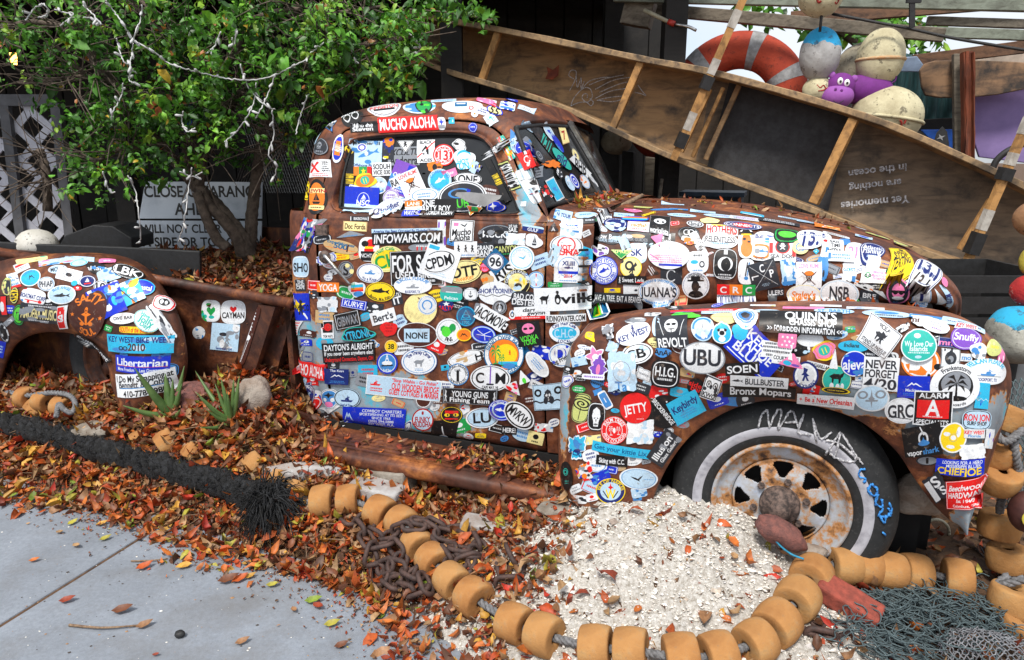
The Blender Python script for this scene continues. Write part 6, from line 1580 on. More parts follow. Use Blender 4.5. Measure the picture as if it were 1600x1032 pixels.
buoy(1607, 408, 0, 13, (1, 1, 1.6), 'foam_yellow', 'yellow buoy peeking in at the right edge', None, .03, 2.80, 'painted buoys at the right edge')
buoy(1614, 342, 0, 27, (1, 1, 1), 'foam_brown', 'brown and green buoy cut off by the right edge', None, .03, 2.82, 'painted buoys at the right edge')
tag(ball('buoy', W(268, 127, 4.9), .055, paint_m('foam_terracotta', (.35, .13, .06)), None), 'terracotta round float hanging inside the bush', 'buoy')

# ------------------------------------------------------------------ purple hippo toy
M['hippo'] = simple('purple_plush', (.17, .022, .22), (.14, .018, .18), 40, .8, bump=.15); M['hippol'] = simple('lilac_plush', (.30, .09, .38), (.27, .075, .34), 40, .8, bump=.15)
M['eyew'] = simple('eye_white', (.85, .85, .85), (.8, .8, .8), 5, .3, bump=0)
hc = BW(1330, 148, 2.42); hp = thing('toy_hippo', 'small purple toy hippo with goggle eyes peeking out between the buoys', 'toy', tuple(hc), (0, 0, -.32))
u_ = 1/FPX*np.linalg.norm(hc-CAM)*.93
ball('body', (22*u_, .10, 8*u_), 36*u_, M['hippo'], hp, 24, (1, .6, .62))
ball('head', (-16*u_, -.02, 11*u_), 21*u_, M['hippo'], hp, 24, (.95, .8, .9)); ball('muzzle', (-19*u_, -.045, -3*u_), 22*u_, M['hippol'], hp, 24, (1, .8, .78))
for x, z in ((-29, 27), (1, 21)): ball('ear', (x*u_, -.03, z*u_), 5*u_, M['hippol'], hp, 12, (1, .6, 1))
for x, z in ((-18.5, 17), (-9.5, 14.5)):
    e = ball('eye', (x*u_, -.086, z*u_), 4.6*u_, M['eyew'], hp, 14, (.85, .5, 1.1)); ball('pupil', (.3*u_, -2.0*u_, -.6*u_), 1.7*u_, M['rubber'], e, 10, (1, .6, 1.2))
for x, z in ((-24, 6), (-16, 4)): ball('nostril', (x*u_, -.113, (z)*u_), 1.9*u_, M['hippo'], hp, 10, (1, .5, 1))
mobj('mouth', *tubeg(crom([((-26+i*3.5)*u_, -.127, (-10-3.6*math.sin(i/4*math.pi))*u_) for i in range(5)], 14), .5*u_, 5), M['rubber'], hp, True)
mobj('tail', *tubeg(crom([(54*u_, .08, 16*u_), (58*u_, .08, 19*u_), (59*u_, .08, 25*u_)], 8), 1.1*u_, 6), M['hippo'], hp, True)

# ------------------------------------------------------------------ boards and posts at the right
def slabl(name, pts, l, t, mat, label, cat, group=None, bv=.006):
    P = [TP(x, y, l) for x, y in pts]; n = len(P); c = np.mean(P, axis=0); c[2] = min(p[2] for p in P)
    V = [(p[0]-c[0], 0, p[2]-c[2]) for p in P]+[(p[0]-c[0], t, p[2]-c[2]) for p in P]
    F = [tuple(range(n)), tuple(range(2*n-1, n-1, -1))]+[(i, i+n, (i+1) % n+n, (i+1) % n) for i in range(n)]
    o = mobj(name, V, F, mat, None); o.location = tuple(T2W(c)); o.rotation_euler = (0, 0, -PSI)
    if bv: bevel(o, bv, 2)
    return tag(o, label, cat, group)
M['driftwood'] = wood('driftwood', (.26, .15, .08), (.05, .035, .028), (1.5, 5, 5), 3, .95, (.022, .019, .018), thr=.42)
M['purple'] = simple('purple_paint', (.27, .19, .42), (.20, .14, .33), 6, .7, det=6)
M['beige'] = simple('beige_paint', (.55, .45, .36), None, 8, .7); M['palebl'] = simple('pale_blue_board', (.24, .32, .46), None, 8, .6)
slabl('driftwood_board', [(1437,110),(1444,100),(1460,95),(1500,94),(1545,95),(1590,97),(1640,102),(1640,126),(1600,140),(1560,148),(1520,152),(1470,153),(1446,149),(1440,135)], 2.95, .05, M['driftwood'], 'weathered driftwood board fixed across the posts at right', 'board')
slabl('purple_board', [(1516,140),(1660,120),(1660,262),(1530,246),(1519,212)], 3.12, .04, M['purple'], 'faded purple board leaning behind the driftwood', 'board')
slabl('post', [(1490,84),(1503,84),(1506,262),(1492,262)], 2.86, .07, M['greywood'], 'square dark grey post crossing the driftwood board', 'post')
bk = thing('split_post', 'split reddish brown post with pale edges beside the grey post', 'post', tuple(BW(1512, 250, 2.8)))
c_ = BW(1512, 250, 2.8)
for x0, x1, m, w_ in ((1512, 1513, 'redbark', .05), (1504, 1506, 'whitewood', .008), (1519, 1520, 'whitewood', .008), (1508, 1509, 'redbark', .018)):
    mobj('splinter' if w_ < .04 else 'core', *beamg(BW(x0, 82+random.uniform(-2, 2), 2.8-(.02 if w_ < .04 else 0))-c_, BW(x1, 262, 2.8-(.02 if w_ < .04 else 0))-c_, w_, .04, (0, 1, 0), 10, .25), M.setdefault('redbark', wood('red_bark', (.20, .05, .02), (.06, .02, .012), (8, 8, 1), 4, .4)), bk)
slabl('beige_hull', [(1519,88),(1660,74),(1660,108),(1519,104)], 3.7, .03, M['beige'], 'beige boat hull glimpsed above the driftwood board', 'boat')
slabl('blue_board', [(1405,90),(1433,88),(1445,104),(1440,113),(1404,112)], 3.3, .02, M['palebl'], 'pale blue board end hanging over the dark tarpaulin', 'board')
rows = []
for i, f in enumerate(np.linspace(0, 1, 22)):
    r = []
    for g_ in np.linspace(0, 1, 14):
        x = 1392+f*112; y = 82+f*10+g_*(112); p = T2W(TP(x, y, 3.6)); p = p+np.append(N, 0)*(.03*math.sin(f*26+g_*2)+.05*g_); r.append(p)
    rows.append(r)
g = NG('green_tarp'); n = g.noise(6, 5, .6, g.mapped((8, 8, .6)))
g.base(g.ramp(n, [(.35, (.008, .03, .032)), (.6, (.02, .07, .075)), (.7, (.07, .13, .16))])); g.rough(.6); M['tarp'] = g.m
o = mobj('tarpaulin', *gridg(np.array(rows)), M['tarp'], None, True); o.modifiers.new('t', 'SOLIDIFY').thickness = .003; tag(recenter(o), 'dark green tarpaulin hanging in folds behind the buoys', 'tarpaulin')
slabl('plank', [(1418,188),(1492,184),(1492,203),(1418,205)], 3.2, .03, M['darkwood'], 'dark plank below the tarpaulin', 'plank')
slabl('blue_shutter', [(1438,203),(1500,202),(1500,240),(1470,225),(1450,215)], 3.1, .02, simple('blue_paint', (.01, .12, .6), None, 10, .5), 'bright blue panel behind the black board tip', 'panel')
bt = thing('black_board_tip', 'black pointed board tip with a white star emblem by the grey post', 'board', tuple(BW(1470, 240, 2.7)), (0, 0, -PSI))
cT = np.array(TP(1470, 240, 2.7)); pts = [np.array(TP(x, y, 2.7))-cT for x, y in ((1460,250),(1459,225),(1464,208),(1473,198),(1480,206),(1483,225),(1482,250))]
V, F = prismg([(p[0], p[2]) for p in pts], 0, .02, lambda u, v, d: (u, d, v)); mobj('board', V, F, M['rubber'], bt)
c = np.array(TP(1470, 215, 2.7))-cT
V, F = prismg([(c[0]+.026*(1 if i % 2 == 0 else .32)*math.cos(i*math.pi/4+.5), c[2]+.022*(1 if i % 2 == 0 else .32)*math.sin(i*math.pi/4+.5)) for i in range(8)], -.003, -.001, lambda u, v, d: (u, d, v)); mobj('star_emblem', V, F, M['band'], bt)
c_ = BW(1582, 235, 2.5); o = mobj('hose', *tubeg(crom([BW(1600, 225, 2.4), BW(1575, 236, 2.4), BW(1558, 250, 2.4), BW(1550, 266, 2.4)], 16), .018, 8), M['rubber'], None, True); tag(recenter(o), 'thick black hose behind the striped pole', 'hose')
# under and right of the canoe
slabl('post', [(972,236),(990,238),(986,330),(970,330)], 2.5, .08, M['darkwood'], 'dark post behind the bonnet just right of the windscreen', 'post')
slabl('post', [(1008,245),(1034,248),(1030,330),(1006,330)], 2.7, .08, M['greywood'], 'wide shadowed post behind the bonnet', 'post')
o = mobj('stick', *tubeg([BW(1029, 322, 2.3), BW(1034, 280, 2.35)], .012, 7), M['greywood'], None, True); tag(recenter(o), 'thin grey stick standing up behind the bonnet', 'stick')
bn = thing('plastic_bin', 'dark blue plastic bin behind the bonnet', 'bin', tuple(BW(1110, 330, 2.7)), (0, 0, -PSI)); M['bluep'] = simple('dark_blue_plastic', (.012, .03, .06), None, 10, .5)
mobj('tub', *boxg((-.2, 0, -.3), (.2, .3, .1)), M['bluep'], bn); mobj('lid', *boxg((-.22, -.02, .1), (.22, .32, .13)), M['bluep'], bn)
cr_ = thing('crate', 'black crate in the shadow beside the front fender', 'crate', tuple(W(1520, 560, 3.25)))
for k in range(4): mobj('slat', *boxg((-.28, -.01, .02+.1*k), (.28, .01, .10+.1*k)), M['rubber'], cr_)
mobj('side', *boxg((-.28, .01, 0), (-.26, .4, .42)), M['rubber'], cr_); mobj('side', *boxg((.26, .01, 0), (.28, .4, .42)), M['rubber'], cr_); mobj('back', *boxg((-.28, .4, 0), (.28, .42, .42)), M['rubber'], cr_)
gw = mobj('low_wall', *boxg((0, 0, 0), (1.6, .2, .55)), simple('grey_render', (.16, .17, .18), None, 6), None); gw.location = (2.55, 3.4, .1); tag(gw, 'low grey wall glimpsed between fender and blue topped buoy', 'wall')
# ------------------------------------------------------------------ leaves
def colmat(name, rough=.7, trans=0.0, nscale=60, sat=1.0):
    g = NG(name); a = g.n('ShaderNodeAttribute', attribute_name='col'); n = g.noise(nscale, 3)
    c = g.mix(1.0, a.outputs['Color'], g.ramp(n, [(.3, (.62, .58, .55)), (.65, (1.12, 1.1, 1.05))]), 'MULTIPLY'); g.base(c); g.rough(rough)
    if trans:
        t = g.n('ShaderNodeBsdfTranslucent'); g.l(c, t.inputs['Color']); m = g.n('ShaderNodeMixShader'); m.inputs[0].default_value = trans
        out = g.t.nodes['Material Output']; g.l(g.b.outputs[0], m.inputs[1]); g.l(t.outputs[0], m.inputs[2]); g.l(m.outputs[0], out.inputs[0])
    M[name] = g.m; return g.m
colmat('fallen_leaf', .55, .12); colmat('green_leaf', .45, .25, 40)
LX = [0, .3, .3, .3, .68, .68, .68, 1]; LY = [0, -.5, 0, .5, -.42, 0, .42, 0]
LF = [(0, 2, 1), (0, 3, 2), (1, 2, 5, 4), (2, 3, 6, 5), (4, 5, 7), (5, 6, 7)]
def leafverts(pos, fwd, up, L, Wd, curl, fold):
    n = len(pos); fwd = fwd/np.linalg.norm(fwd, axis=1)[:, None]; side = np.cross(up, fwd); side /= np.linalg.norm(side, axis=1)[:, None]+1e-9; upv = np.cross(fwd, side)
    x = np.array(LX)[None]*L[:, None]; y = np.array(LY)[None]*Wd[:, None]
    z = (np.abs(np.array(LY))[None]*2*fold[:, None]*Wd[:, None]) + curl[:, None]*L[:, None]*(np.array(LX)[None]-.45)**2*3
    return pos[:, None]+x[..., None]*fwd[:, None]+y[..., None]*side[:, None]+z[..., None]*upv[:, None]
def leafmesh(name, pos, fwd, up, L, Wd, curl, fold, cols, mat):
    V = leafverts(pos, fwd, up, L, Wd, curl, fold); n = len(pos); V = V.reshape(-1, 3)
    nf = np.array([3, 3, 4, 4, 3, 3]); idx = np.array([i for f in LF for i in f]); li = (idx[None]+8*np.arange(n)[:, None]).ravel()
    me = bpy.data.meshes.new(name); me.vertices.add(len(V)); me.vertices.foreach_set('co', V.ravel()); me.loops.add(len(li)); me.loops.foreach_set('vertex_index', li)
    tot = np.tile(nf, n); me.polygons.add(len(tot)); st = np.r_[0, np.cumsum(tot)[:-1]]; me.polygons.foreach_set('loop_start', st); me.polygons.foreach_set('loop_total', tot)
    me.update(); me.validate(); me.materials.append(mat)
    a = me.color_attributes.new('col', 'FLOAT_COLOR', 'POINT'); c = np.ones((n, 8, 4)); c[:, :, :3] = cols[:, None]; 
    c[:, 7, :3] *= .7; c[:, 0, :3] *= .8
    a.data.foreach_set('color', c.ravel())
    o = bpy.data.objects.new(name, me); COL.objects.link(o); return o
LC = np.array([(.50, .10, .018), (.42, .065, .015), (.55, .16, .03), (.30, .05, .02), (.20, .07, .03), (.33, .17, .08), (.42, .26, .13), (.12, .05, .025), (.62, .34, .05), (.42, .38, .05), (.20, .28, .03), (.5, .04, .02), (.16, .09, .05)])
LP = np.array([.17, .06, .19, .07, .11, .14, .12, .07, .08, .03, .012, .02, .02]); LP /= LP.sum()
LPd = np.array([.06, .04, .05, .09, .18, .16, .14, .14, .02, .01, .02, .01, .08]); LPd /= LPd.sum()
def leafcols(n, p=LP): return LC[rng.choice(len(LC), n, p=p)]*rng.uniform(.7, 1.2, (n, 1))
def slxy(s, l): s = np.asarray(s); l = np.asarray(l); return P0[0]+s*U[0]+l*N[0], P0[1]+s*U[1]+l*N[1]
def litter(n, s, l, lift=.02, p=LP, size=.05, tilt=.45, zf=None):
    x, y = slxy(s, l); z = (hgt(x, y) if zf is None else zf(s, l)) + rng.uniform(0, 1, n)**1.5*lift+.003
    a = rng.uniform(0, 2*math.pi, n); e = rng.normal(0, tilt, n)
    fwd = np.c_[np.cos(a)*np.cos(e), np.sin(a)*np.cos(e), np.sin(e)]; up = np.c_[rng.normal(0, tilt, n), rng.normal(0, tilt, n), np.ones(n)]
    L = size*rng.uniform(.6, 1.35, n); return np.c_[x, y, z], fwd, up, L, L*rng.uniform(.34, .55, n), rng.normal(.1, .55, n), rng.uniform(-.2, .8, n), leafcols(n, p)
def cat(*ps): return [np.concatenate(q) for q in zip(*ps)]
# carpet beside the truck, densest between rope and running board
n = 13500
s = rng.uniform(-4.7, -.62, n); el = np.interp(s, _es, _el); d = rng.beta(1.25, 1.0, n)*1.0; l = el + .005 + d*(.30-el)
sel = (rng.random(n) < np.clip(1.25-(s+1.25)/.6, 0, 1)) ; s, l = s[sel], l[sel]
A1 = litter(len(s), s, l, .035, size=.057)
n = 1250; s = rng.uniform(-4.6, -.1, n); el = np.interp(s, _es, _el); l = el - np.abs(rng.normal(0, .055, n))*(1+.7*np.sin(s*5)); A2 = litter(n, s, l, .01, size=.06, zf=lambda s, l: np.zeros_like(s))
n = 2600; s = rng.uniform(-4.6, -2.1, n); l = rng.uniform(-.1, .6, n); A3 = litter(n, s, l, .06, LPd, .06)
n = 620; s = rng.uniform(-1.2, .5, n); l = rng.uniform(-1.3, -.05, n); A4 = litter(n, s, l, .012, size=.055)
n = 260; s = rng.uniform(-1.25, -.3, n); l = rng.normal(-.62, .06, n)-.25*(s+1.25); A4b = litter(n, s, l, .015, size=.045)
n = 900; s = rng.uniform(.1, 1.3, n); l = rng.uniform(-.85, 1.0, n); A5 = litter(n, s, l, .02, LPd, size=.05)  # darker leaf mix under the front end puts the truck's shade into the colour
def crumbs(n, s, l, size, p, **k): return litter(n, s, l, .05, p, size, .7, **k)
LPb = np.array([.05, .06, .03, .12, .20, .14, .12, .18, .01, .01, .0, .01, .07]); LPb /= LPb.sum()
n = 7000; s = rng.uniform(-4.7, -.7, n); el = np.interp(s, _es, _el); l = el-.05+rng.beta(1.1, 1.2, n)*(.28-el); A6 = crumbs(n, s, l, .026, LPb)
n = 2000; s = rng.uniform(-4.6, -.3, n); el = np.interp(s, _es, _el); l = el-np.abs(rng.normal(0, .10, n)); A7 = litter(n, s, l, .004, LPb, .014, .3, zf=lambda s, l: np.zeros_like(s)+.001)
n = 1500; s = rng.uniform(-1.25, .5, n); l = rng.uniform(-1.3, 0, n); A8 = litter(n, s, l, .014, LPb, .016, .5)
P_ = cat(A1, A2, A3, A4, A4b, A5, A6, A7, A8)
o = leafmesh('fallen_leaves', *P_, M['fallen_leaf']); tag(o, 'drift of orange and brown fallen leaves between truck and pavement', 'leaves', kind='stuff')
# bed soil
def bedz(s, l): return .80+.05*np.sin(s*3)+.05*(l-.3)+.02*np.sin(l*9+s*7)
S_, L_ = np.meshgrid(np.linspace(-4.9, -2.37, 60), np.linspace(.34, 1.74, 36), indexing='ij'); x, y = slxy(S_, L_)
tag(mobj('bed_soil', *(lambda q: (q[0], [f[::-1] for f in q[1]]))(gridg(np.stack([x, y, bedz(S_, L_)], -1))), M['soil'], None, True), kind='structure')
n = 5200; s = rng.uniform(-4.8, -2.38, n); l = rng.uniform(.34, 1.74, n)
o = leafmesh('leaf_litter', *litter(n, s, l, .05, LPd, .055, zf=bedz), M['fallen_leaf']); tag(o, 'dull brown leaf litter filling the truck bed', 'leaves', kind='stuff')
# on the running board, the cowl, the fender joint
def rbz(s, l): return .293-.02*(s+2.1)/1.3+.006+0*l
n = 420; s = -.82-np.abs(rng.normal(0, .42, n)); s = np.clip(s, -2.05, -.82); l = rng.uniform(.06, .24, n); R1 = litter(n, s, l, .035, LP*.5+LPd*.5, .04, zf=rbz)
n = 90; s = rng.normal(-.86, .035, n); l = rng.uniform(.36, 1.1, n); R2 = litter(n, s, l, .02, np.array([.1,.05,.2,.05,.1,.1,.05,.02,.15,.1,.05,.02,.01]), .035, zf=lambda s, l: 1.392+0*s)
n = 26; s = rng.choice([-.3, -.28, .05, .08, .18, .3], n)+rng.normal(0, .035, n); l = rng.normal(.345, .012, n); R3 = litter(n, s, l, .015, LP, .035, zf=lambda s, l: np.interp(s, [-.75, -.3, 0, .5], [.985, 1.025, 1.055, 1.06]))
n = 70; s = rng.uniform(-.7, .2, n); l = rng.uniform(.75, 1.1, n); R4 = litter(n, s, l, .01, LPd, .03, zf=lambda s, l: np.interp(s, HS, [1.386, 1.388, 1.366, 1.322, 1.272, 1.215, 1.15, 1.07, .99]))
o = leafmesh('caught_leaves', *cat(R1, R2, R3, R4), M['fallen_leaf']); tag(o, 'fallen leaves caught on the running board and bonnet edges', 'leaves', kind='stuff')
# loose leaves lying apart on the pavement, each its own
for px, py, a, ci, L in ((45,878,.3,2,.05),(92,942,.2,3,.07),(175,958,0,4,.09),(212,983,.4,5,.07),(105,822,.9,9,.06),(150,822,.4,8,.06),(88,832,-.2,6,.05),(115,852,-.3,6,.06),(155,846,.8,9,.06),(10,777,.1,10,.07),(62,768,.3,2,.06),(212,892,.5,0,.08),(315,860,-.9,0,.05),(355,885,-.8,11,.04),(340,912,.2,4,.1),(362,912,.7,0,.08),(380,905,.5,8,.06),(378,882,.1,8,.05),(476,942,.1,10,.08),(490,945,-.4,3,.07),(457,950,-.9,5,.05),(506,979,.3,9,.07),(522,1013,.1,4,.06),(595,1028,-.1,3,.05),(629,998,.1,2,.05),(367,1008,.3,5,.06),(238,1024,0,3,.03),(126,793,.2,0,.06),(150,800,.1,8,.06),(175,790,.4,9,.05),(416,916,-.1,9,.06),(660,958,-.3,11,.07)):
    p = G(px, py, .004); a += rng.normal(0, .1)
    o = leafmesh('fallen_leaf', np.zeros((1, 3)), np.array([[math.cos(a), math.sin(a)*1.6, .12]]), np.array([[.15, -.2, 1.]]), np.array([L*.85]), np.array([L*.4]), np.array([.25]), np.array([.3]), LC[[ci]]*rng.uniform(.8, 1.1), M['fallen_leaf'])
    lm = min(((math.hypot(px-x_, py-y_), t_) for x_, y_, t_ in ((165, 979, 'by the pale twig'), (235, 875, 'by the short twig'), (281, 991, 'by the black pebble'), (100, 925, 'beside the pavement joint'), (30, 790, 'under the drift at far left'), (112, 822, 'on the upper left slab'), (88, 834, 'left of centre on the upper slab'), (156, 850, 'near the drift on the upper slab'), (180, 795, 'under the thick rope'), (330, 880, 'at the tip of the leaf drift'), (370, 905, 'below the tip of the leaf drift'), (480, 945, 'below the frayed rope end'), (620, 1010, 'near the bottom right pavement edge'), (250, 1025, 'near the bottom edge of the photo'), (650, 950, 'beside the chain heap'), (375, 1008, 'alone on open concrete'), (520, 1010, 'low in the middle of the slab'))))[1]
    o.location = tuple(p); tag(o, f"{'small' if L < .055 else 'large' if L > .075 else 'curled'} { {0:'orange',1:'rust red',2:'bright orange',3:'dark brown',4:'brown',5:'tan',6:'pale tan',8:'golden yellow',9:'yellow green',10:'green',11:'red'}[ci]} fallen leaf {lm}", 'leaf', 'loose leaves scattered on the pavement')
# ------------------------------------------------------------------ shell gravel on the mound
n = 36000; s = rng.uniform(-1.35, .75, n); l = rng.uniform(-1.45, .02, n); x, y = slxy(s, l)
k = np.exp(-(((s+.45)/.72)**2+((l+.35)/.58)**2))+.35*np.exp(-(((s-.2)/.6)**2+((l+.9)/.4)**2)) ; sel = rng.random(n) < np.clip(k*1.9-.22, 0, 1); x, y = x[sel], y[sel]; n = len(x)
g = NG('shell_sand'); n1 = g.noise(70, 6, .8); g.base(g.ramp(n1, [(.34, (.28, .24, .19)), (.5, (.54, .51, .46)), (.62, (.70, .68, .64))])); g.rough(.9); g.bump(g.noise(110, 5, .8), .8, .012); M['shells'] = g.m
sg, lg = np.meshgrid(np.linspace(-1.30, .72, 120), np.linspace(-1.30, .06, 80), indexing='ij'); x0, y0 = slxy(sg, lg)
zz = hgt(x0, y0)+.010+.006*rng.normal(size=sg.shape); kk = np.exp(-(((sg+.45)/.72)**2+((lg+.35)/.58)**2))+.35*np.exp(-(((sg-.2)/.6)**2+((lg+.9)/.4)**2)); zz -= .05*sstep((.40-kk+.05*np.sin(sg*31)*np.sin(lg*27))/.12)
q = gridg(np.stack([x0, y0, zz], -1)); tag(mobj('gravel_mound', q[0], [f[::-1] for f in q[1]], M['shells'], None, True), kind='structure')
oc = np.array([(1,0,0),(-1,0,0),(0,1,0),(0,-1,0),(0,0,1),(0,0,-1)], float); of = np.array([(0,2,4),(2,1,4),(1,3,4),(3,0,4),(2,0,5),(1,2,5),(3,1,5),(0,3,5)])
sz = (rng.gamma(2.0, .0014, n)+.001); sc = np.stack([sz*rng.uniform(.7, 1.6, n), sz*rng.uniform(.6, 1.1, n), sz*rng.uniform(.3, .8, n)], 1)
big = rng.random(n) < .012; sc[big] = sc[big]*np.array([3.2, 2.6, 1.0])
V = oc[None]*sc[:, None]*rng.uniform(.6, 1.2, (n, 6, 1)); a = rng.uniform(0, 6.28, n); b = rng.normal(0, .5, n)
Rz = np.stack([np.stack([np.cos(a), -np.sin(a), 0*a], 1), np.stack([np.sin(a), np.cos(a), 0*a], 1), np.stack([0*a, 0*a, 1+0*a], 1)], 1); Rx = np.stack([np.stack([1+0*a, 0*a, 0*a], 1), np.stack([0*a, np.cos(b), -np.sin(b)], 1), np.stack([0*a, np.sin(b), np.cos(b)], 1)], 1)
V = np.einsum('nij,nkj->nki', Rz@Rx, V)+np.c_[x, y, hgt(x, y)+.012+sz*.3][:, None]
F = (of[None]+6*np.arange(n)[:, None, None]).reshape(-1, 3)
cc = np.array([(.80, .78, .74), (.68, .66, .62), (.84, .82, .80), (.54, .47, .40), (.60, .59, .60), (.36, .30, .26)])[rng.choice(6, n, p=[.36, .24, .24, .07, .07, .02])]
colmat('gravel', .8, 0, 90)
tag(mobj('shell_gravel', V.reshape(-1, 3), F, M['gravel'], None, False, np.repeat(cc, 6, 0)), 'heap of crushed white shells around the front wheel', 'gravel', kind='stuff')
# twigs and crumbs in the leaf drift
tw = []
for i in range(420):
    s = random.uniform(-4.6, -.7); e = float(np.interp(s, _es, _el)); l = e-.05+random.random()*(.25-e); x, y = slxy(s, l); p = np.array([x, y, float(hgt(x, y))+.02]); a = random.uniform(0, 6.28); L = random.uniform(.04, .16)
    d = np.array([math.cos(a), math.sin(a), random.uniform(-.15, .25)])*L; tw.append(tubeg(crom([p, p+d*.5+np.array([0, 0, random.uniform(-.01, .01)]), p+d], 5), [.0022, .002, .0018, .0014, .001], 4))
M['twig'] = simple('twig', (.30, .20, .12), (.13, .08, .05), 60, .9)
tag(mobj('twigs', *merge(tw), M['twig'], None), 'thin dry twigs mixed through the leaf drift', 'twigs', kind='stuff')
# specks on the pavement
n = 500; px = rng.uniform(0, 760, n); py = rng.uniform(760, 1031, n); P = np.array([G(a_, b_, 0) for a_, b_ in zip(px, py)]); sz = rng.gamma(1.5, .0010, n)+.0007
V = (oc[None]*sz[:, None, None]*np.array([1.2, 1, .5]))+P[:, None]+np.array([0, 0, .001]); F = (of[None]+6*np.arange(n)[:, None, None]).reshape(-1, 3)
cc = np.array([(.75, .75, .72), (.06, .05, .045), (.35, .2, .1)])[rng.choice(3, n, p=[.35, .4, .25])]
tag(mobj('grit', V.reshape(-1, 3), F, M['gravel'], None, False, np.repeat(cc, 6, 0)), 'fine white and dark grit scattered on the pavement', 'grit', kind='stuff')
# ------------------------------------------------------------------ floats on ropes
g = NG('float_foam'); n1 = g.noise(9, 5, .6); n2 = g.noise(70, 5, .75)
oi = g.n('ShaderNodeObjectInfo'); 
c = g.ramp(n1, [(.32, (.27, .11, .035)), (.55, (.42, .195, .065)), (.7, (.48, .27, .105))]); c = g.mix(g.ramp(n2, [(.56, (0, 0, 0)), (.70, (.7,)*3)]), c, (.22, .13, .075)); c = g.mix(g.ramp(g.noise(16, 7, .75), [(.54, (0, 0, 0)), (.68, (.55,)*3)]), c, (.30, .20, .12)); g.b.inputs['Specular IOR Level'].default_value = .2
c = g.mix(g.math('MULTIPLY', oi.outputs['Random'], .4), c, (.48, .29, .115)); g.base(c); g.rough(.95); g.bump(g.noise(60, 6, .75), .6, .006); M['float'] = g.m
M['rope'] = simple('grey_rope', (.22, .22, .23), (.09, .09, .09), 90, .9); M['blackrope'] = simple('black_rope', (.035, .037, .042), (.008,)*3, 45, .85, .9, .02, lo=.45, hi=.68)
fr_, fl_ = .072, .098
fprof = [(.015, -.035), (.018, -.045), (.026, -.048), (.050, -.049), (.060, -.0485), (.0635, -.0465), (.0655, -.042), (.0685, -.025), (.0705, -.004), (.0705, .010), (.069, .028), (.0665, .041), (.0645, .046), (.060, .0485), (.050, .049), (.026, .047), (.018, .044), (.015, .035)]
fproto = {}
def floatobj(parent, c, d, sc=1.0, name='float'):
    if 'f' not in fproto:
        o = mobj(name, *latheg(fprof, 36), M['float'], parent, True); fproto['f'] = o
    else: o = fproto['f'].copy(); COL.objects.link(o); o.parent = parent
    o.name = name; o.location = tuple(c); o.rotation_mode = 'QUATERNION'; o.rotation_quaternion = Vector(tuple(d)).to_track_quat('Z', 'Y'); q_ = random.uniform(.94, 1.05); o.scale = (sc*q_, sc*q_, sc*random.uniform(.88, 1.02)); return o
def floatline(label, pts, zs, rope=True, sc=1.0, group='lines of cork coloured floats', extra=(), rr=.014):
    P = []
    for (px, py), z in zip(pts, zs): P.append(GH(px, py, z) if z is not None and z < 5 else None)
    P = np.array(P); t = thing('float_line', label, 'float line', tuple(P[0]), group=group)
    o = P[0].copy(); n = len(P); Q = P-o
    for i in range(n):
        a = Q[max(0, i-1)]; b = Q[min(n-1, i+1)]; d = b-a
        # pairs touch: direction mostly towards the nearer neighbour
        if 0 < i < n-1:
            da = np.linalg.norm(Q[i]-a); db = np.linalg.norm(Q[i]-b); d = (Q[i]-a) if da < db*.75 else (b-Q[i]) if db < da*.75 else b-a
        floatobj(t, Q[i], d/np.linalg.norm(d), sc)
    if rope:
        ext = [Q[0]-(Q[1]-Q[0])*.6] if not extra else []
        V, F = ropeg(np.array(ext+list(Q)), rr, .045); mobj('rope', V, F, M['rope'], t, True)
    return t
main = [(505,783),(545,781),(594,801),(628,818),(652,851),(677,877),(706,908),(740,934),(804,974),(850,992),(931,1012),(986,1016),(1064,1028),(1122,1024),(1180,1004),(1214,974),(1246,936),(1268,900)]
floatline('long line of tan floats curving from the frayed rope round the shell heap', main, [.045]*len(main), sc=.97)
main2 = [(1318,884),(1350,886),(1388,892),(1428,895),(1496,905)]
floatline('short run of tan floats lying in front of the whitewall tyre', main2, [.055]*5, sc=.98)
floatline('half buried pair of tan floats with looped grey rope left of the black rope', [(42,622),(68,628),(98,636)], [.05]*3, sc=.85, rope=False)
lr = [W(px, py, Y) for px, py, Y in ((10,612,3.75),(45,618,3.6),(80,614,3.55),(108,618,3.5),(118,632,3.45),(112,645,3.42),(100,640,3.42),(92,632,3.44),(88,652,3.4))]
o = mobj('rope', *ropeg(lr, .014, .05), M['rope'], None, True); tag(recenter(o), 'looped grey rope over the half buried floats at left', 'rope')
for k, (px, py, sc_) in enumerate(((61,640,1.0),(216,758-70,.7),(262,692,.95),(302,778-70,.8),(398,728,.9),(440,752,.95),(463,768,.85),(95,655,.8))):
    p = GH(px, py, -.01); o = floatobj(None, p, (random.uniform(-.3, 1), .5, random.uniform(.2, .9)), sc_, 'fishing_float'); tag(o, ['tan float buried to its rim just left of the looped rope', 'small tan float sunk in leaves above the black rope, leftmost but one', 'larger rounded tan float in leaves right of the small one', 'small tan float in leaves near the right aloe clump', 'tan float half buried above the frayed rope end', 'tan float tilted in leaves right above the frayed end', 'small tan float touching the frayed end', 'tan float poking from leaves right of the looped grey rope'][k], 'float', 'half buried floats in the leaves')
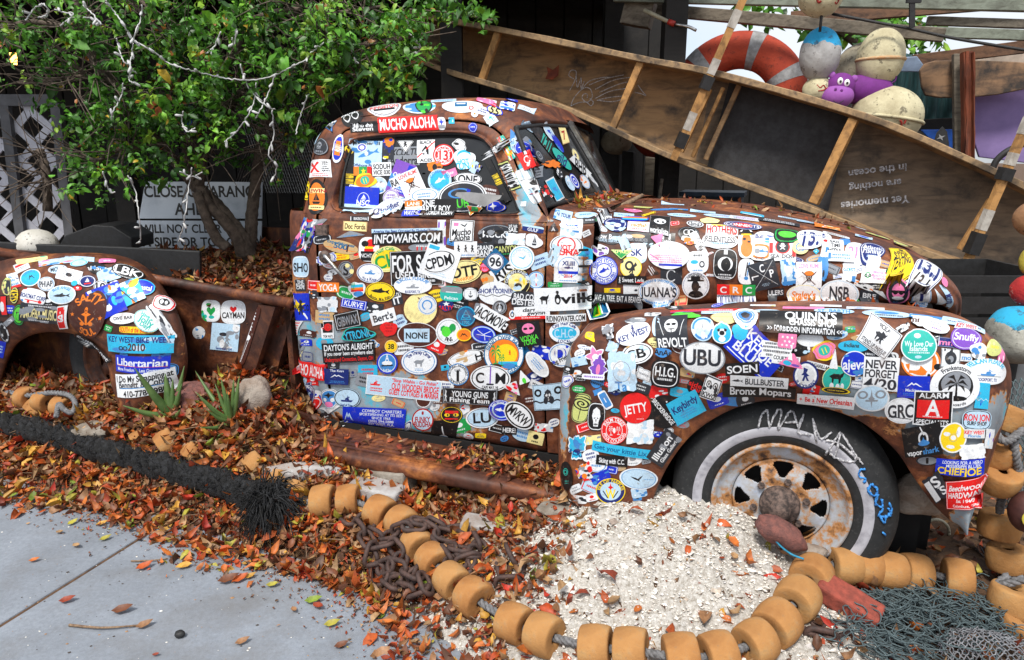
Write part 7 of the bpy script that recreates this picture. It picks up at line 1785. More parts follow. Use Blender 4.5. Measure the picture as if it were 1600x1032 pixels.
# hanging bunch at the right edge
def hangline(label, items, rope, sc=1.0):
    c0 = W(*items[0][:3]); t = thing('float_line', label, 'float line', tuple(c0), group='lines of cork coloured floats')
    for px, py, Y, dx, dy, dz in items: floatobj(t, W(px, py, Y)-c0, np.array((dx, dy, dz))/np.linalg.norm((dx, dy, dz)), sc)
    for L in rope: mobj('rope', *ropeg([W(*q)-c0 for q in L], .015, .045), M['rope'], t, True)
    return t
hangline('line of tan floats hanging down the right edge from beside the fender tip', [(1572,652,2.28,.35,0,1),(1556,704,2.26,.12,-.2,1),(1562,746,2.22,-.08,-.45,1),(1562,820,2.3,.05,.1,1),(1574,872,2.26,-.05,.1,1)],
         [[(1600,640,2.3),(1585,690,2.2),(1592,740,2.2),(1590,770,2.2)],[(1570,760,2.24),(1564,785,2.25),(1562,800,2.28)],[(1560,690,2.25),(1545,665,2.24),(1570,690,2.18),(1600,672,2.2)]], .95)
hangline('tan floats hanging at the bottom right corner above the netted pair', [(1582,938,2.05,.1,.1,1),(1590,982,2.0,.15,-.3,1)], [[(1590,1000,1.98),(1582,1010,1.98),(1600,1020,1.95)],[(1575,900,2.1),(1560,915,2.08),(1600,905,2.05)]], 1.0)
hangline('netted pair of tan floats at the bottom right corner', [(1490,1020,1.98,.9,.3,-.2),(1535,1022,1.95,.9,.3,-.2)], [[(1470,1040,1.95),(1475,1000,1.98),(1500,985,2.0),(1560,990,1.98),(1600,1000,1.98)]], 1.05)
hangline('netted tan float tucked behind the hanging line', [(1540,900,2.5,.5,.2,1)], [[(1555,880,2.45),(1568,915,2.4),(1600,925,2.4)]], .9)
bb = thing('sign_float', 'brown painted float with a round blue and yellow emblem cut by the right edge', 'float', tuple(W(1606, 800, 2.15))); bc = W(1606, 800, 2.15)
ball('body', (0, 0, 0), .058, simple('brown_paint', (.10, .035, .03), None, 20, .6), bb, 20, (1, 1, 1.25))
mobj('emblem', *latheg([(.001, .003), (.03, .002), (.031, 0)], 24), simple('emblem_yellow', (.6, .5, .05), None, 20, bump=0), bb).location = (-.022, -.054, 0); bb.children[1].rotation_euler = (R(80), 0, R(-20))
mobj('emblem_centre', *latheg([(.001, .003), (.024, .002), (.025, 0)], 24), simple('emblem_blue', (.02, .25, .7), None, 20, bump=0), bb).location = (-.0225, -.0565, 0); bb.children[2].rotation_euler = (R(80), 0, R(-20))
# ------------------------------------------------------------------ black hawser and its frayed end
hp_ = [(-40,652),(40,668),(100,684),(170,706),(240,726),(300,744),(345,756),(385,772),(425,790)]
P = np.array([GH(x, y, .03) for x, y in hp_]); c0 = P[0].copy(); t = thing('hawser', 'thick black tarred rope with a frayed end lying along the leaf drift', 'rope', tuple(c0))
Q = crom(P-c0, 130); V, F = ropeg(P-c0, .062, .16, 3, 9, .025); V = V+rng.normal(0, .007, V.shape); mobj('rope_body', V, F, M['blackrope'], t, True)
fz = []
for i in range(2200):
    k = rng.integers(0, 128); a = rng.normal(size=3); a /= np.linalg.norm(a); a[2] = abs(a[2])*.8; p = Q[k]+a*.055; fz.append(tubeg([p, p+a*.012+rng.normal(0, .012, 3), p+a*.02+rng.normal(0, .02, 3)], [.002, .0016, .0008], 3, False))
o = mobj('loose_strands', *merge(fz), M['blackrope'], t); o['kind'] = 'stuff'
fz = []; e = Q[-1]; dr = (Q[-1]-Q[-6]); dr /= np.linalg.norm(dr)
for i in range(1900):
    a = dr*rng.uniform(-.1, 1)+rng.normal(0, .9, 3); a /= np.linalg.norm(a); L = rng.uniform(.07, .16); p = e+rng.normal(0, .03, 3); fz.append(tubeg(crom([p, p+a*L*.6, p+a*L+np.array([0, 0, -.4*L])], 5), [.0045, .004, .003, .002, .001], 3, False))
o = mobj('frayed_end', *merge(fz), M['blackrope'], t); o['kind'] = 'stuff'
# ------------------------------------------------------------------ rusty chain
M['chain'] = simple('rusty_chain', (.085, .045, .035), (.03, .018, .016), 40, .7, .5, .004)
th = np.linspace(0, 2*math.pi, 29)[:-1]; cx = np.where(np.cos(th) > 0, 1, -1)*.020
lp = np.c_[.026*np.cos(th)+cx, .026*np.sin(th), 0*th]; k = 8; V = []; n = len(lp)
for i in range(n):
    tn = lp[(i+1) % n]-lp[i-1]; tn /= np.linalg.norm(tn); nn_ = np.array([-tn[1], tn[0], 0])
    for j in range(k): b = 2*math.pi*j/k; V.append(lp[i]+.0095*(math.cos(b)*nn_+math.sin(b)*np.array([0, 0, 1])))
F = [(i*k+j, i*k+(j+1) % k, ((i+1) % n)*k+(j+1) % k, ((i+1) % n)*k+j) for i in range(n) for j in range(k)]
def chain(label, pts, off=.03):
    P = np.array([GH(x, y, z) for x, y, z in pts]); c0 = P[0].copy(); t = thing('chain', label, 'chain', tuple(c0), group='rusty chains')
    L = np.linalg.norm(np.diff(P, axis=0), axis=1).sum(); m = max(2, int(L/.062)); Q = crom(P-c0, m+1); T = np.gradient(Q, axis=0)
    for i in range(m+1):
        if 'c' not in fproto: o = mobj('link', V, F, M['chain'], t, True); fproto['c'] = o
        else: o = fproto['c'].copy(); COL.objects.link(o); o.parent = t
        o.location = tuple(Q[i]); d = T[i]/np.linalg.norm(T[i]); q = Vector((1, 0, 0)).rotation_difference(Vector(tuple(d))) @ Matrix.Rotation(R(90*(i % 2)+random.uniform(-25, 25)), 3, 'X').to_quaternion()
        o.rotation_mode = 'QUATERNION'; o.rotation_quaternion = q
chain('rusty chain heaped left of the float line, from its top end downwards', [(545,812,.04),(566,830,.05),(580,856,.05),(590,880,.04),(580,862,.07),(612,850,.08),(624,880,.06),(600,900,.05),(624,918,.05),(650,925,.05),(664,910,.07),(632,892,.09),(606,884,.08),(590,900,.03),(610,912,.03),(640,904,.07),(655,890,.05)])
chain('rusty chain draped over the float line behind the second pair of floats', [(572,815,.05),(592,838,.05),(618,832,.09),(640,822,.12),(668,826,.08),(690,850,.05),(702,872,.05),(722,880,.04),(742,868,.03),(730,890,.03)])
chain('rusty chain curling right of the floats beside the pale block', [(660,816,.10),(684,822,.07),(700,838,.05),(716,826,.04),(738,838,.04),(748,856,.03),(735,868,.03),(720,858,.05),(700,860,.03)])
chain('rusty chain links lying on the shells at the left edge of the heap', [(788,890,.02),(792,905,.02),(800,918,.015),(812,876,.01),(800,868,.02)])
chain('few rusty links half buried in shells below the brick', [(1258,975,.02),(1275,985,.02),(1290,1000,.01),(1305,985,.01)])
tag(ball('washer', GH(825, 838, .012), .035, M['chain'], None, 20, (1, .8, .35), .05), 'rusty iron disc on the shells left of the fender', 'disc')
# ------------------------------------------------------------------ blocks, brick, rocks
def block(name, px, py, z, dim, rot, mat, label, cat, bump=.0):
    p = GH(px, py, z); V, F = boxg((-dim[0]/2, -dim[1]/2, -dim[2]/2), (dim[0]/2, dim[1]/2, dim[2]/2)); bm = bmesh.new()
    o = mobj(name, V, F, mat, None); b = o.modifiers.new('b', 'BEVEL'); b.width = .012; b.segments = 3
    s_ = o.modifiers.new('s', 'SUBSURF'); s_.subdivision_type = 'SIMPLE'; s_.levels = 3; s_.render_levels = 3; tx = bpy.data.textures.new('rough', 'CLOUDS'); tx.noise_scale = .05; d_ = o.modifiers.new('d', 'DISPLACE'); d_.texture = tx; d_.strength = .008+bump; d_.mid_level = .5
    o.location = tuple(p); o.rotation_euler = tuple(R(a) for a in rot); return tag(o, label, cat)
M['limestone'] = simple('grey_block', (.30, .27, .23), (.15, .12, .09), 14, .9, .7, .01); M['paleblock'] = simple('pale_block', (.42, .42, .42), (.25, .20, .17), 9, .9, .5, .008)
M['brick'] = simple('red_brick', (.34, .07, .045), (.20, .045, .03), 40, .85, .5); M['redrock'] = simple('red_rock', (.26, .10, .08), (.13, .06, .055), 50, .9, .8, .01); M['rock'] = simple('rock', (.38, .33, .28), (.22, .16, .12), 9, .9, .8, .02)
block('stone_block', 606, 745, .02, (.26, .14, .10), (0, -6, -24), M['limestone'], 'brown grey stone block leaning by the running board', 'block')
block('stone_block', 590, 770, .01, (.24, .14, .09), (0, 4, -18), M['paleblock'], 'pale stone block below the brown grey one', 'block')
block('stone_block', 768, 828, .0, (.24, .10, .07), (0, 4, -12), M['paleblock'], 'pale worn block lying left of the shell heap', 'block')
block('stone_block', 790, 790, -.01, (.18, .10, .07), (5, 0, -30), M['limestone'], 'small brown block by the end of the running board', 'block')
block('brick', 1325, 940, .045, (.20, .095, .065), (8, 18, -36), M['brick'], 'red brick lying in the shells by the float line', 'brick')
def rock(px, py, off, r, sq, mat, label, seed_=0):
    p = GH(px, py, off); o = ball('rock', p, r, mat, None, 24, sq, .28); return tag(o, label, 'rock')
p = BW(1220, 832, -.10); o = ball('rock', p, .082, M['redrock'], None, 28, (1.2, .6, .55), .22, rotm(0, 25, -15)); tag(o, 'reddish rock leaning against the wheel hub', 'rock')
p = BW(1260, 862, -.06); o = ball('rock', p, .05, M['rock'], None, 20, (1.4, .7, .5), .3); tag(o, 'dark rock under the wheel rim', 'rock')
rock(305, 620, .03, .10, (1.1, .8, .8), M['redrock'], 'pinkish rock between the two aloe clumps'); rock(395, 618, .06, .10, (.9, .8, 1), M['rock'], 'mossy rock behind the right aloe clump')
rock(400, 625, .02, .05, (1, .8, .9), M['paleblock'], 'small white stone beside the right aloe clump'); rock(160, 672, .0, .09, (1.6, 1, .5), M['limestone'], 'grey stone behind the black rope'); rock(472, 738, .0, .09, (1.8, .6, .5), M['paleblock'], 'long pale stone above the frayed rope end')
rock(1000, 812, .0, .03, (1.4, 1, .35), M['paleblock'], 'flat pale shell rock near the fender bottom'); rock(1050, 805, -.005, .04, (1.3, 1, .3), M['rock'], 'flat tan rock on top of the shell heap')
rock(870, 795, .02, .05, (1.5, 1, .4), M['limestone'], 'small flat rock left of the shell heap top'); rock(1440, 770, .35, .09, (1.2, .8, .8), M['rock'], 'shadowed rock behind the fender tip')
# pebble on the pavement, sticks
tag(ball('pebble', G(281, 991, .012), .018, M['rubber'], None, 14, (1, .8, .7), .15), 'black pebble alone on the pavement', 'pebble')
def stick(pts, r, label, mat='twig'):
    o = mobj('stick', *tubeg(crom(pts, 20), np.linspace(r, r*.6, 20), 7, True, .08), M[mat], None, True); tag(recenter(o), label, 'stick')
stick([G(108, 977, .006), G(160, 981, .012), G(222, 977, .006)], .005, 'thin pale twig lying on the pavement'); stick([G(205, 877, .005), G(235, 876, .01), G(262, 873, .004)], .0035, 'short thin twig near the pavement joint')
stick([W(406, 592, 3.72), W(432, 640, 3.62), W(462, 700, 3.5)], .020, 'thick broken stick leaning by the cab corner'); stick([W(196, 654, 3.6), W(260, 610, 3.8), W(340, 570, 4.0)], .014, 'long dry stalk behind the aloe plants')
stick([W(290, 598, 3.9), W(340, 580, 3.9), W(400, 545, 4.0)], .010, 'dry stalk crossing behind the right aloe'); stick([W(800, 768, 2.75), W(822, 800, 2.7), W(846, 822, 2.66)], .010, 'pale forked stick lying by the fender')
stick([W(440, 655, 3.6), W(446, 600, 3.7), W(444, 560, 3.75)], .006, 'thin upright twig beside the cab corner'); stick([BW(952, 330, .7), BW(980, 318, .8), BW(1004, 305, .9)], .014, 'reddish stick lying across the cowl', 'twig')
M['bluecord'] = simple('blue_cord', (.01, .25, .42), None, 40, .5); o = mobj('cord', *tubeg(crom([BW(1205, 832, -.12), BW(1216, 850, -.14), BW(1236, 866, -.15), BW(1256, 874, -.16)], 20), .0035, 6), M['bluecord'], None, True); tag(recenter(o), 'blue cord lying over the shells by the wheel', 'cord')
o = mobj('lid', *tubeg([W(1462+34*math.cos(a)*.62, 832+20*math.sin(a), 2.6) for a in np.linspace(0, 2*math.pi, 40)], .006, 6), M['cream'], None, True); tag(recenter(o), 'pale plastic ring lying in the shadow under the fender tip', 'ring')
# ------------------------------------------------------------------ nets
M['net'] = simple('net_cord', (.10, .14, .15), (.04, .06, .065), 60, .8, bump=0); M['netg'] = simple('grey_net_cord', (.24, .25, .27), (.12, .12, .13), 60, .8, bump=0)
parts = []
for i in range(330):
    px = random.uniform(1335, 1570); py = random.uniform(915, 1000)+max(0, (px-1400))*.06
    if py < 915+max(0, 1400-px)*.2: continue
    p = GH(px, py, .02+random.random()*.05); L = [p]
    a = random.uniform(0, 6.28)
    for k in range(7): a += random.uniform(-1.2, 1.2); L.append(L[-1]+np.array([math.cos(a)*.022, math.sin(a)*.022, random.uniform(-.008, .008)]))
    parts.append(tubeg(crom(L, 20), .0022, 4, False))
for i in range(170):
    px = random.uniform(1330, 1420); py = random.uniform(915, 1025); p = GH(px, py+0, .015)
    L = [p+np.array([k*.02*.8, -k*.02*.9+random.uniform(-.006, .006), random.uniform(-.004, .006)]) for k in range(6)]; parts.append(tubeg(crom(L, 12), .002, 4, False))
tag(mobj('fishing_net', *merge(parts), M['net'], None, True), 'tangled dark green fishing net heaped by the brick and floats', 'fishing net', kind='stuff')
def netpatch(cpts, nu, nv, r, label, mat='netg'):
    Gd = crom2(np.array(cpts), nu, nv); parts = []
    for i in range(nu-1):
        for j in range(nv-1):
            a, b, c, d = Gd[i, j], Gd[i+1, j], Gd[i+1, j+1], Gd[i, j+1]
            L = [(a, c)] if (i+j) % 2 == 0 else [(b, d)]
            for p, q in L: parts.append(tubeg([p, (p+q)/2+rng.normal(0, .003, 3), q], r, 4, False))
    return tag(mobj('fishing_net', *merge(parts), M[mat], None, True), label, 'fishing net', kind='stuff')
def WG(L): return [[W(px, py, Y) for px, py, Y in r] for r in L]
netpatch(WG([[(1462,990,1.95),(1500,982,1.93),(1545,985,1.9),(1600,1000,1.88)],[(1466,1012,1.86),(1505,1000,1.84),(1550,1000,1.82),(1600,1020,1.84)],[(1475,1045,1.82),(1510,1045,1.8),(1555,1045,1.8),(1610,1050,1.82)]]), 15, 27, .0022, 'grey net draped over the floats at the bottom right')
netpatch(WG([[(1505,868,2.5),(1520,850,2.5),(1548,858,2.4)],[(1515,905,2.42),(1535,905,2.38),(1556,905,2.3)],[(1528,960,2.3),(1545,960,2.28),(1552,960,2.2)],[(1540,1010,2.1),(1550,1010,2.1),(1560,1010,2.1)]]), 26, 13, .0022, 'grey net hanging in a twist behind the right float line')
netpatch(WG([[(1560,600,2.6),(1600,590,2.6)],[(1575,680,2.4),(1610,680,2.4)],[(1582,760,2.4),(1612,760,2.4)],[(1548,840,2.5),(1560,840,2.5)]]), 28, 10, .003, 'dark net hanging behind the floats at the right edge', 'net')
netpatch(WG([[(1440,905,2.5),(1480,870,2.6),(1540,800,2.7)],[(1450,925,2.45),(1500,900,2.5),(1545,870,2.6)]]), 10, 20, .002, 'wisps of dark net in the shadow under the fender', 'net')
# ------------------------------------------------------------------ aloes
M['aloe'] = simple('aloe_green', (.12, .20, .055), (.06, .12, .03), 12, .5)
def aloe(px, py, leaves, label):
    b = GH(px, py, .0); t = thing('aloe_plant', label, 'aloe', tuple(b), group='aloe plants'); Y = b[1]
    for tx_, ty_, r, dy in leaves:
        e = W(tx_, ty_, Y-dy)-b; m = e*.5+np.array([0, 0, -.015]); V, F = tubeg(crom([np.zeros(3), m, e], 12), r*1.3*np.array([.8, 1, 1.05, 1, .95, .88, .8, .7, .58, .42, .25, .06]), 7)
        mobj('leaf', V, F, M['aloe'], t, True)
aloe(268, 650, [(210,575,.017,.1),(258,584,.02,0),(270,592,.013,.02),(288,572,.013,0),(192,634,.013,.15),(284,600,.012,.05),(282,640,.01,.12)], 'aloe with broad green leaves beside the rear fender')
aloe(362, 660, [(305,612,.010,.05),(312,622,.009,.1),(336,600,.010,0),(345,590,.011,0),(365,592,.011,0),(374,588,.012,.0),(322,640,.009,.1),(312,668,.009,.15),(350,604,.010,.03),(340,682,.009,.15),(355,612,.01,.05),(305,580,.01,-.15)], 'aloe with many thin upright leaves by the stake pocket')
# ------------------------------------------------------------------ lattice fence, lantern, sign, planter
M['lattice'] = simple('white_lattice', (.66, .66, .72), (.5, .5, .56), 12, .7, .15); M['fencegrey'] = simple('grey_fence_frame', (.13, .13, .14), (.08, .08, .085), 12, .7)
fy = 5.5; f0 = W(20, 380, fy); fen = thing('lattice_fence', 'white diagonal lattice fence in a grey frame at the far left', 'fence', (f0[0], fy, .6))
zt, zb = W(20, 162, fy)[2], W(20, 395, fy)[2]-.3; xa, xb = W(-60, 300, fy)[0], W(104, 300, fy)[0]
cx = f0[0]; H_ = zt-zb; sp_l = .25; n = 0
for sg in (1, -1):
    for k in range(-14, 22):
        x0 = xa+k*sp_l; p = np.array([x0, zb]); q = np.array([x0+sg*H_, zt])
        lo, hi = 0, 1
        dx = q[0]-p[0]; t0, t1 = sorted(((xa-p[0])/dx, (xb-p[0])/dx)); lo = max(lo, t0); hi = min(hi, t1)
        if hi-lo < .03: continue
        a, b = p+(q-p)*lo, p+(q-p)*hi
        o = mobj('lattice_slat', *beamg((a[0]-f0[0], .008*sg, a[1]-.6), (b[0]-f0[0], .008*sg, b[1]-.6), .058, .014, (0, 1, 0)), M['lattice'], fen)
        me = o.data
for px in (24, 101): x = W(px, 300, fy)[0]-f0[0]; o = mobj('post', *boxg((x-.035, -.06, zb-.6), (x+.035, -.02, zt-.58)), M['fencegrey'], fen); o.rotation_euler = (0, R(2.5), 0)
mobj('top_rail', *boxg((xa-f0[0], -.065, zt-.62), (xb-f0[0]+.03, .02, zt-.54)), M['fencegrey'], fen)
ln = thing('wall_lantern', 'small glowing lantern on the dark wall at the top left', 'lantern', tuple(W(21, 92, 7.2)))
g = NG('lantern_glow'); g.b.inputs['Emission Color'].default_value = (1, .42, .1, 1); g.b.inputs['Emission Strength'].default_value = 5; g.base((.8, .4, .15)); M['glow'] = g.m
mobj('glass', *latheg([(.022, -.06), (.038, .05)], 8), M['glow'], ln, True); mobj('cap', *latheg([(.06, .05), (.035, .085), (.001, .10)], 8), M['rubber'], ln); mobj('base', *latheg([(.001, -.085), (.03, -.075), (.024, -.058)], 8), M['rubber'], ln)
mobj('wall_arm', *beamg((0, 0, .09), (0, .78, .11), .02, .02), M['rubber'], ln)
# sign
M['signw'] = simple('sign_white', (.46, .52, .60), (.30, .35, .42), 5, .6, .1, lo=.3, hi=.5); M['ink'] = simple('sign_ink', (.012,)*3, (.025,)*3, 30, .6, bump=0)
sy = 5.15; s0 = W(306, 388, sy); sgn = thing('road_sign', 'white lettered warning sign reading close clearance ahead standing behind the trunk', 'sign', tuple(s0), (R(-3), 0, 0))
def SX(px, py): p = W(px, py, sy); return (p[0]-s0[0], p[2]-s0[2])
def splate(pts):
    P = [SX(*p) for p in pts]; V = [(a, 0, b) for a, b in P]+[(a, .012, b) for a, b in P]; n = len(P)
    mobj('plate', V, [tuple(range(n)), tuple(range(2*n-1, n-1, -1))]+[(i, i+n, (i+1) % n+n, (i+1) % n) for i in range(n)], M['signw'], sgn)
splate([(224,284),(408,285),(408,342),(216,342)]); splate([(213,345),(408,346),(408,390),(206,387)])
def stext(t, px, py, hpx, wpx):
    v, tr = _fmesh(t); w0 = v[:, 0].max()-v[:, 0].min(); a, b = SX(px, py); u = 1/FPX*sy; V = [((p[0]-v[:, 0].min())/w0*wpx*u+a, -.0015, p[1]*hpx/.72*u+b) for p in v]
    o = mobj('lettering', V, [tuple(q) for q in tr], M['ink'], sgn); o['kind'] = 'stuff'
stext('CLOSE CLEARANCE', 224, 308, 17, 180); stext('AHEAD', 272, 336, 18, 76); stext('WILL NOT CLEAR', 220, 364, 13, 126); stext('ON SIDE OR TOP OF CAR', 208, 385, 14, 212)
# black planter board and the shape behind
def wbox(name, pts, Y, th_, mat, label, cat):
    P = [W(x, y, Y) for x, y in pts]; c = np.mean(P, axis=0); c[2] = min(p[2] for p in P); n = len(P)
    V = [p-c for p in P]+[p-c+np.array([0, th_, 0]) for p in P]; o = mobj(name, V, [tuple(range(n)), tuple(range(2*n-1, n-1, -1))]+[(i, i+n, (i+1) % n+n, (i+1) % n) for i in range(n)], mat, None, loc=tuple(c)); bevel(o, .006, 2); return tag(o, label, cat)
M['blackp'] = simple('black_planter', (.022, .023, .026), (.014,)*3, 40, .6)
wbox('planter_board', [(-80,374),(60,382),(180,386),(312,393),(313,440),(190,424),(60,404),(-80,396)], 4.15, .03, M['blackp'], 'black planter edge board standing in the truck bed', 'planter')
wbox('dark_tub', [(92,384),(102,368),(145,352),(176,354),(205,372),(206,390)], 4.6, .3, M['blackp'], 'dark humped tub behind the planter board', 'tub')
tag(recenter(mobj('blue_cloth', *gridg(crom2(np.array([[W(290, 145, 5.3), W(301, 145, 5.3)], [W(290, 170, 5.28), W(303, 172, 5.33)], [W(288, 208, 5.3), W(298, 206, 5.3)]]), 12, 6)), simple('blue_cloth', (.01, .08, .42), None, 10), None, True)), 'strip of bright blue cloth hanging behind the bush', 'cloth')
# wire mesh behind the bush
parts = []
for i in range(26):
    for sg in (1, -1):
        L = [W(400+i*4*1.0-40+sg*k*3.2+(0 if sg > 0 else 60), 140+k*9, 5.6) for k in range(19)]; parts.append(tubeg([L[0], L[-1]], .0016, 3, False))
tag(mobj('wire_mesh', *merge(parts), M['chrome'], None), 'fine wire mesh behind the bush beside the cab', 'wire mesh', kind='stuff')
# ------------------------------------------------------------------ the bush in the truck bed
M['bark'] = simple('bark', (.17, .13, .10), (.06, .045, .035), 24, .9, .7, .01)
base = W(388, 400, 4.75); bush = thing('bushy_tree', 'leafy bougainvillea tree growing out of the truck bed', 'tree', tuple(base))
def br(pts, r0, r1, name='branch'):
    P = [W(x, y, Y)-base for x, y, Y in pts]; n = len(P)*6
    mobj(name, *tubeg(crom(P, n), np.linspace(r0, r1, n), 8, True, .06), M['bark'], bush, True); return crom(P, n)
BR = [br([(388,412,4.75),(382,385,4.72),(362,352,4.7),(335,318,4.7),(300,285,4.7)], .07, .04, 'trunk'), br([(380,400,4.7),(370,372,4.66),(350,345,4.62),(325,318,4.6),(312,290,4.6)], .045, .03, 'trunk'),
 br([(388,402,4.78),(392,360,4.78),(396,310,4.8),(404,250,4.8),(410,200,4.8)], .05, .03, 'trunk'),
 br([(355,388,4.6),(338,372,4.58),(318,330,4.55),(308,300,4.55)], .035, .03, 'trunk'),
 br([(300,285,4.7),(292,250,4.65),(300,210,4.6),(325,165,4.55),(345,120,4.5),(375,70,4.5),(392,30,4.5)], .035, .018), br([(312,290,4.6),(320,240,4.6),(345,190,4.6),(385,135,4.6)], .03, .015),
 br([(300,285,4.7),(262,240,4.6),(218,180,4.5),(185,145,4.45),(152,100,4.4),(128,62,4.4),(120,20,4.4),(118,-20,4.4)], .035, .02), br([(218,180,4.5),(200,150,4.4),(160,110,4.3),(145,90,4.3)], .028, .02),
 br([(410,200,4.8),(440,150,4.7),(470,110,4.5),(520,85,4.3),(570,70,4.2),(630,60,4.1)], .028, .012), br([(385,135,4.6),(440,120,4.5),(500,110,4.3),(560,120,4.1)], .02, .010),
 br([(130,55,4.4),(90,40,4.3),(40,35,4.3),(-10,50,4.3)], .018, .01), br([(180,140,4.4),(130,120,4.35),(60,130,4.3)], .015, .008), br([(404,250,4.8),(440,225,4.6),(470,200,4.5)], .018, .008),
 br([(392,30,4.5),(450,15,4.4),(520,20,4.3),(600,10,4.2)], .016, .008), br([(345,120,4.5),(280,70,4.4),(230,30,4.4),(200,-10,4.4)], .018, .01), br([(262,240,4.6),(200,230,4.4),(150,250,4.3),(110,230,4.3)], .018, .008),
 br([(75,330,4.9),(72,270,4.9),(62,235,4.95)], .03, .028, 'branch')]
# thin twigs
parts = []; TW = []
for i in range(480):
    q = BR[rng.integers(4, len(BR))]; p = q[rng.integers(len(q)//4, len(q))]; a = rng.normal(size=3); a[1] -= .8; a /= np.linalg.norm(a); L = rng.uniform(.15, .55)
    pts = [p, p+a*L*.5+rng.normal(0, .04, 3), p+a*L+rng.normal(0, .06, 3)]; cv = crom(pts, 7); TW.append(cv); parts.append(tubeg(cv, np.linspace(.005, .0018, 7), 4, False))
o = mobj('twigs', *merge(parts), M['bark'], bush); o['kind'] = 'stuff'
# leaf clumps: picture regions with depth range (x, y, rx, ry, Y, weight)
RG = [(60,40,90,60,4.3,1.0),(200,40,110,60,4.4,1.3),(330,40,100,60,4.4,1.3),(440,40,90,60,4.3,1.2),(560,40,100,50,4.15,1.7),(620,90,60,50,4.1,1.5),(560,120,80,40,4.1,1.6),(640,30,40,40,4.1,.6),
      (250,130,110,60,4.35,1.7),(370,130,90,60,4.4,1.4),(470,120,70,60,4.3,1.2),(180,210,90,60,4.3,1.4),(280,220,90,45,4.35,1.5),(370,200,50,40,4.4,.6),(150,150,60,50,4.3,.6),(120,265,40,45,4.2,.7),(175,290,50,30,4.2,.8),(225,275,45,18,4.2,.5),
      (470,190,40,40,4.4,.9),(445,265,30,40,4.4,.3),(30,145,40,20,4.2,.35),(350,185,30,25,4.1,.5),(500,70,60,40,4.1,.8),(80,130,50,40,4.35,.35),(640,130,25,20,4.0,.4),(400,240,40,30,4.8,.6),(130,100,90,40,4.5,.6),(700,10,50,14,4.0,.25)]
wts = np.array([r[5]*r[2]*r[3] for r in RG]); wts /= wts.sum()
def clumps(nc, per, size, spread):
    P = []; C = []; Fd = []; Ls = []
    GC = np.array([(.075, .23, .024), (.11, .33, .03), (.045, .15, .02), (.17, .40, .035), (.24, .42, .04), (.03, .10, .015)])
    for i in range(nc):
        r = RG[rng.choice(len(RG), p=wts)]; a = rng.uniform(0, 6.28); q = math.sqrt(rng.random()); c = W(r[0]+r[2]*q*math.cos(a), r[1]+r[3]*q*math.sin(a), r[4]+rng.normal(0, .22)+.06)
        gc = GC[rng.choice(6, p=[.27, .25, .2, .13, .06, .09])]; k = rng.integers(per[0], per[1]); ax = rng.normal(size=3); ax[2] -= .3; ax /= np.linalg.norm(ax)
        for j in range(k):
            t = rng.uniform(0, 1); d = rng.normal(size=3); d = d-ax*(d@ax)*.5; d[2] -= .25; d /= np.linalg.norm(d)
            P.append(c+ax*(t-.5)*spread*2+rng.normal(0, spread*.25, 3)); Fd.append(d+ax*.6); C.append(gc*rng.uniform(.6, 1.45)); Ls.append(size*rng.uniform(.6, 1.3))
    P = np.array(P); n = len(P); C = np.array(C); u = rng.random(n); C[u < .012] = (.55, .38, .03); C[(u > .012) & (u < .028)] = (.45, .17, .05)
    Ls = np.array(Ls); up = np.c_[rng.normal(0, .6, n), rng.normal(-.4, .5, n), np.ones(n)]
    return P, np.array(Fd), up, Ls, Ls*rng.uniform(.42, .6, n), rng.normal(-.2, .25, n), rng.uniform(0, .35, n), C
o = leafmesh('foliage', *clumps(1180, (6, 12), .046, .05), M['green_leaf']); o.parent = bush; o.matrix_parent_inverse = Matrix.Translation(-Vector(tuple(base))); o['kind'] = 'stuff'
# the largest near leaves one by one
Pp = clumps(60, (4, 6), .095, .05)
for i in range(min(270, len(Pp[0]))):
    q = [a[i:i+1] for a in Pp]; p = q[0].copy(); q[0] = q[0]*0; o = leafmesh('leaf', *q, M['green_leaf']); o.parent = bush; o.location = tuple(p[0]-base)
o = leafmesh('withered_flower', np.array([W(x, y, 4.0)-base for x, y in ((240,168),(244,172),(236,174),(247,176),(612,92),(610,98),(545,60),(575,70),(640,95),(508,115),(505,125))]), rng.normal(size=(11, 3)), rng.normal(size=(11, 3)), np.full(11, .05), np.full(11, .035), np.full(11, .3), np.full(11, .4), np.array([(.5, .18, .07)]*4+[(.6, .01, .02)]*2+[(.4, .2, .08)]*5), M['green_leaf']); o.parent = bush; o['kind'] = 'stuff'
# small weeds behind the canoe and bonnet, far tree at right
def shrub(name, regs, nc, size, label, cat, base_, cols=None):
    global RG, wts
    RG = regs; wts = np.array([r[5]*r[2]*r[3] for r in RG]); wts /= wts.sum(); b = W(*base_); t = thing(name, label, cat, tuple(b))
    o = leafmesh('foliage', *clumps(nc, (5, 10), size, size*.9), M['green_leaf']); o.parent = t; o.matrix_parent_inverse = Matrix.Translation(-Vector(tuple(b))); o['kind'] = 'stuff'; return t, b
t, b = shrub('tree', [(1390,40,60,22,6.5,1),(1330,45,60,16,6.5,.8),(1440,60,30,12,6.3,1),(1180,12,40,10,6.5,.8),(1250,30,60,10,6.5,.6)], 90, .11, 'green tree seen through the gap between the roof beams', 'tree', (1370, 300, 6.5))
for L in ([(1370,300,6.5),(1372,150,6.5),(1375,60,6.5),(1390,20,6.5)], [(1374,80,6.5),(1420,50,6.4),(1450,40,6.4)], [(1374,90,6.5),(1300,40,6.5),(1240,25,6.5)]): mobj('branch', *tubeg(crom([W(*p)-b for p in L], 16), np.linspace(.06, .02, 16), 7), M['bark'], t, True)
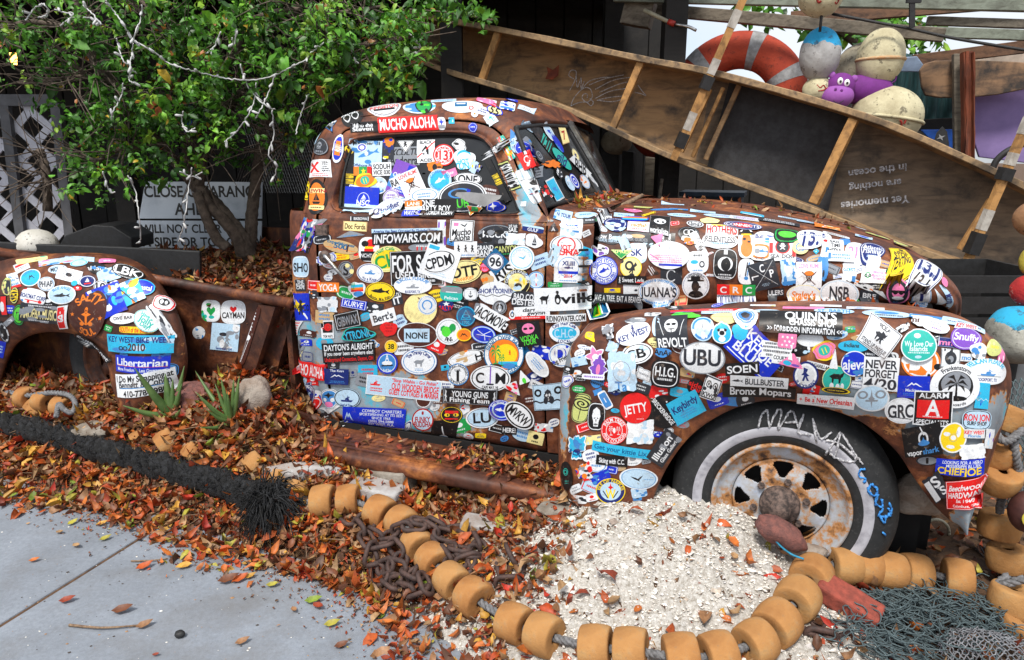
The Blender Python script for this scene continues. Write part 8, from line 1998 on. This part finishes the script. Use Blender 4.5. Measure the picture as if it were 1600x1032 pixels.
t, b = shrub('climbing_vine', [(718,18,40,10,4.4,1),(760,28,20,8,4.4,.6),(690,8,30,10,4.4,1)], 26, .06, 'sprigs of green vine lying on the top rail of the canoe', 'vine', (720, 30, 4.4))
mobj('stem', *tubeg(crom([W(640, 15, 4.4)-b, W(700, 20, 4.4)-b, W(770, 32, 4.4)-b], 14), .005, 5), M['bark'], t, True)
# grass blades among the leaves
for px, py, h_, lbl in ((627,792,60,'single bright green grass blade by the pale block'),):
    p = W(px, py, 3.0); o = mobj('grass_blade', [p, p+np.array([.006, 0, 0]), W(px+3, py-h_, 3.0), p+np.array([.003, .004, 0])], [(0, 1, 2), (1, 3, 2), (3, 0, 2)], M['aloe'], None); tag(recenter(o), lbl, 'grass blade')
# ------------------------------------------------------------------ white string lights through the bush
M['whitewire'] = simple('white_wire', (.62, .62, .62), (.40, .40, .40), 30, .5, bump=0); 
sl_ = thing('string_lights', 'white string lights wound through the bush branches', 'string lights', tuple(W(290, 120, 3.95)), group=None); lb = W(290, 120, 3.95)
LN = [[(40,32),(55,12),(70,8),(75,22),(60,28)],[(86,16),(100,20),(115,22),(95,40)],[(130,28),(150,30),(158,38),(145,22),(130,8)],[(165,0),(178,18),(192,38),(200,50),(208,62),(225,72),(245,85),(262,98),(280,105),(305,112),(330,118),(360,124),(395,125),(430,118),(455,105),(475,95),(490,80),(505,68),(520,58)],
 [(222,8),(220,30),(212,50),(208,65),(206,85),(204,105),(215,115)],[(182,60),(186,75),(192,95),(205,105),(202,125),(210,130)],[(192,130),(190,150),(178,172),(174,188)],[(400,130),(398,155),(390,175),(378,195),(365,210),(352,222)],
 [(286,175),(284,190),(292,206),(305,200)],[(345,50),(335,72),(322,84)],[(370,45),(366,70),(362,60)],[(430,118),(420,145),(408,170),(400,185)],[(545,65),(552,85),(560,100)],[(636,30),(640,52),(655,68),(655,80),(645,84)],[(480,150),(470,180),(462,210)],
 [(200,275),(212,300),(216,330),(220,372),(212,382)],[(300,262),(296,290),(290,330),(285,360),(278,378)],[(375,100),(390,140),(415,165),(430,172)],[(425,172),(428,210),(420,240),(432,262),(425,285)],[(160,268),(172,300),(180,300)],[(280,268),(300,276),(316,270)]]
for L in LN:
    P = [W(x, y, 3.98+.06*math.sin(i*2.1))-lb for i, (x, y) in enumerate(L)]; Q = crom(P, len(P)*7); Q = Q+rng.normal(0, .0018, Q.shape)
    mobj('wire', *tubeg(Q, .0036, 5), M['whitewire'], sl_, True)
    for k in range(4, len(Q), 9):
        a = rng.normal(size=3); a[2] -= .5; a /= np.linalg.norm(a); mobj('bulb', *tubeg([Q[k], Q[k]+a*.028, Q[k]+a*.036], [.0065, .0075, .003], 6), M['whitewire'], sl_, True)
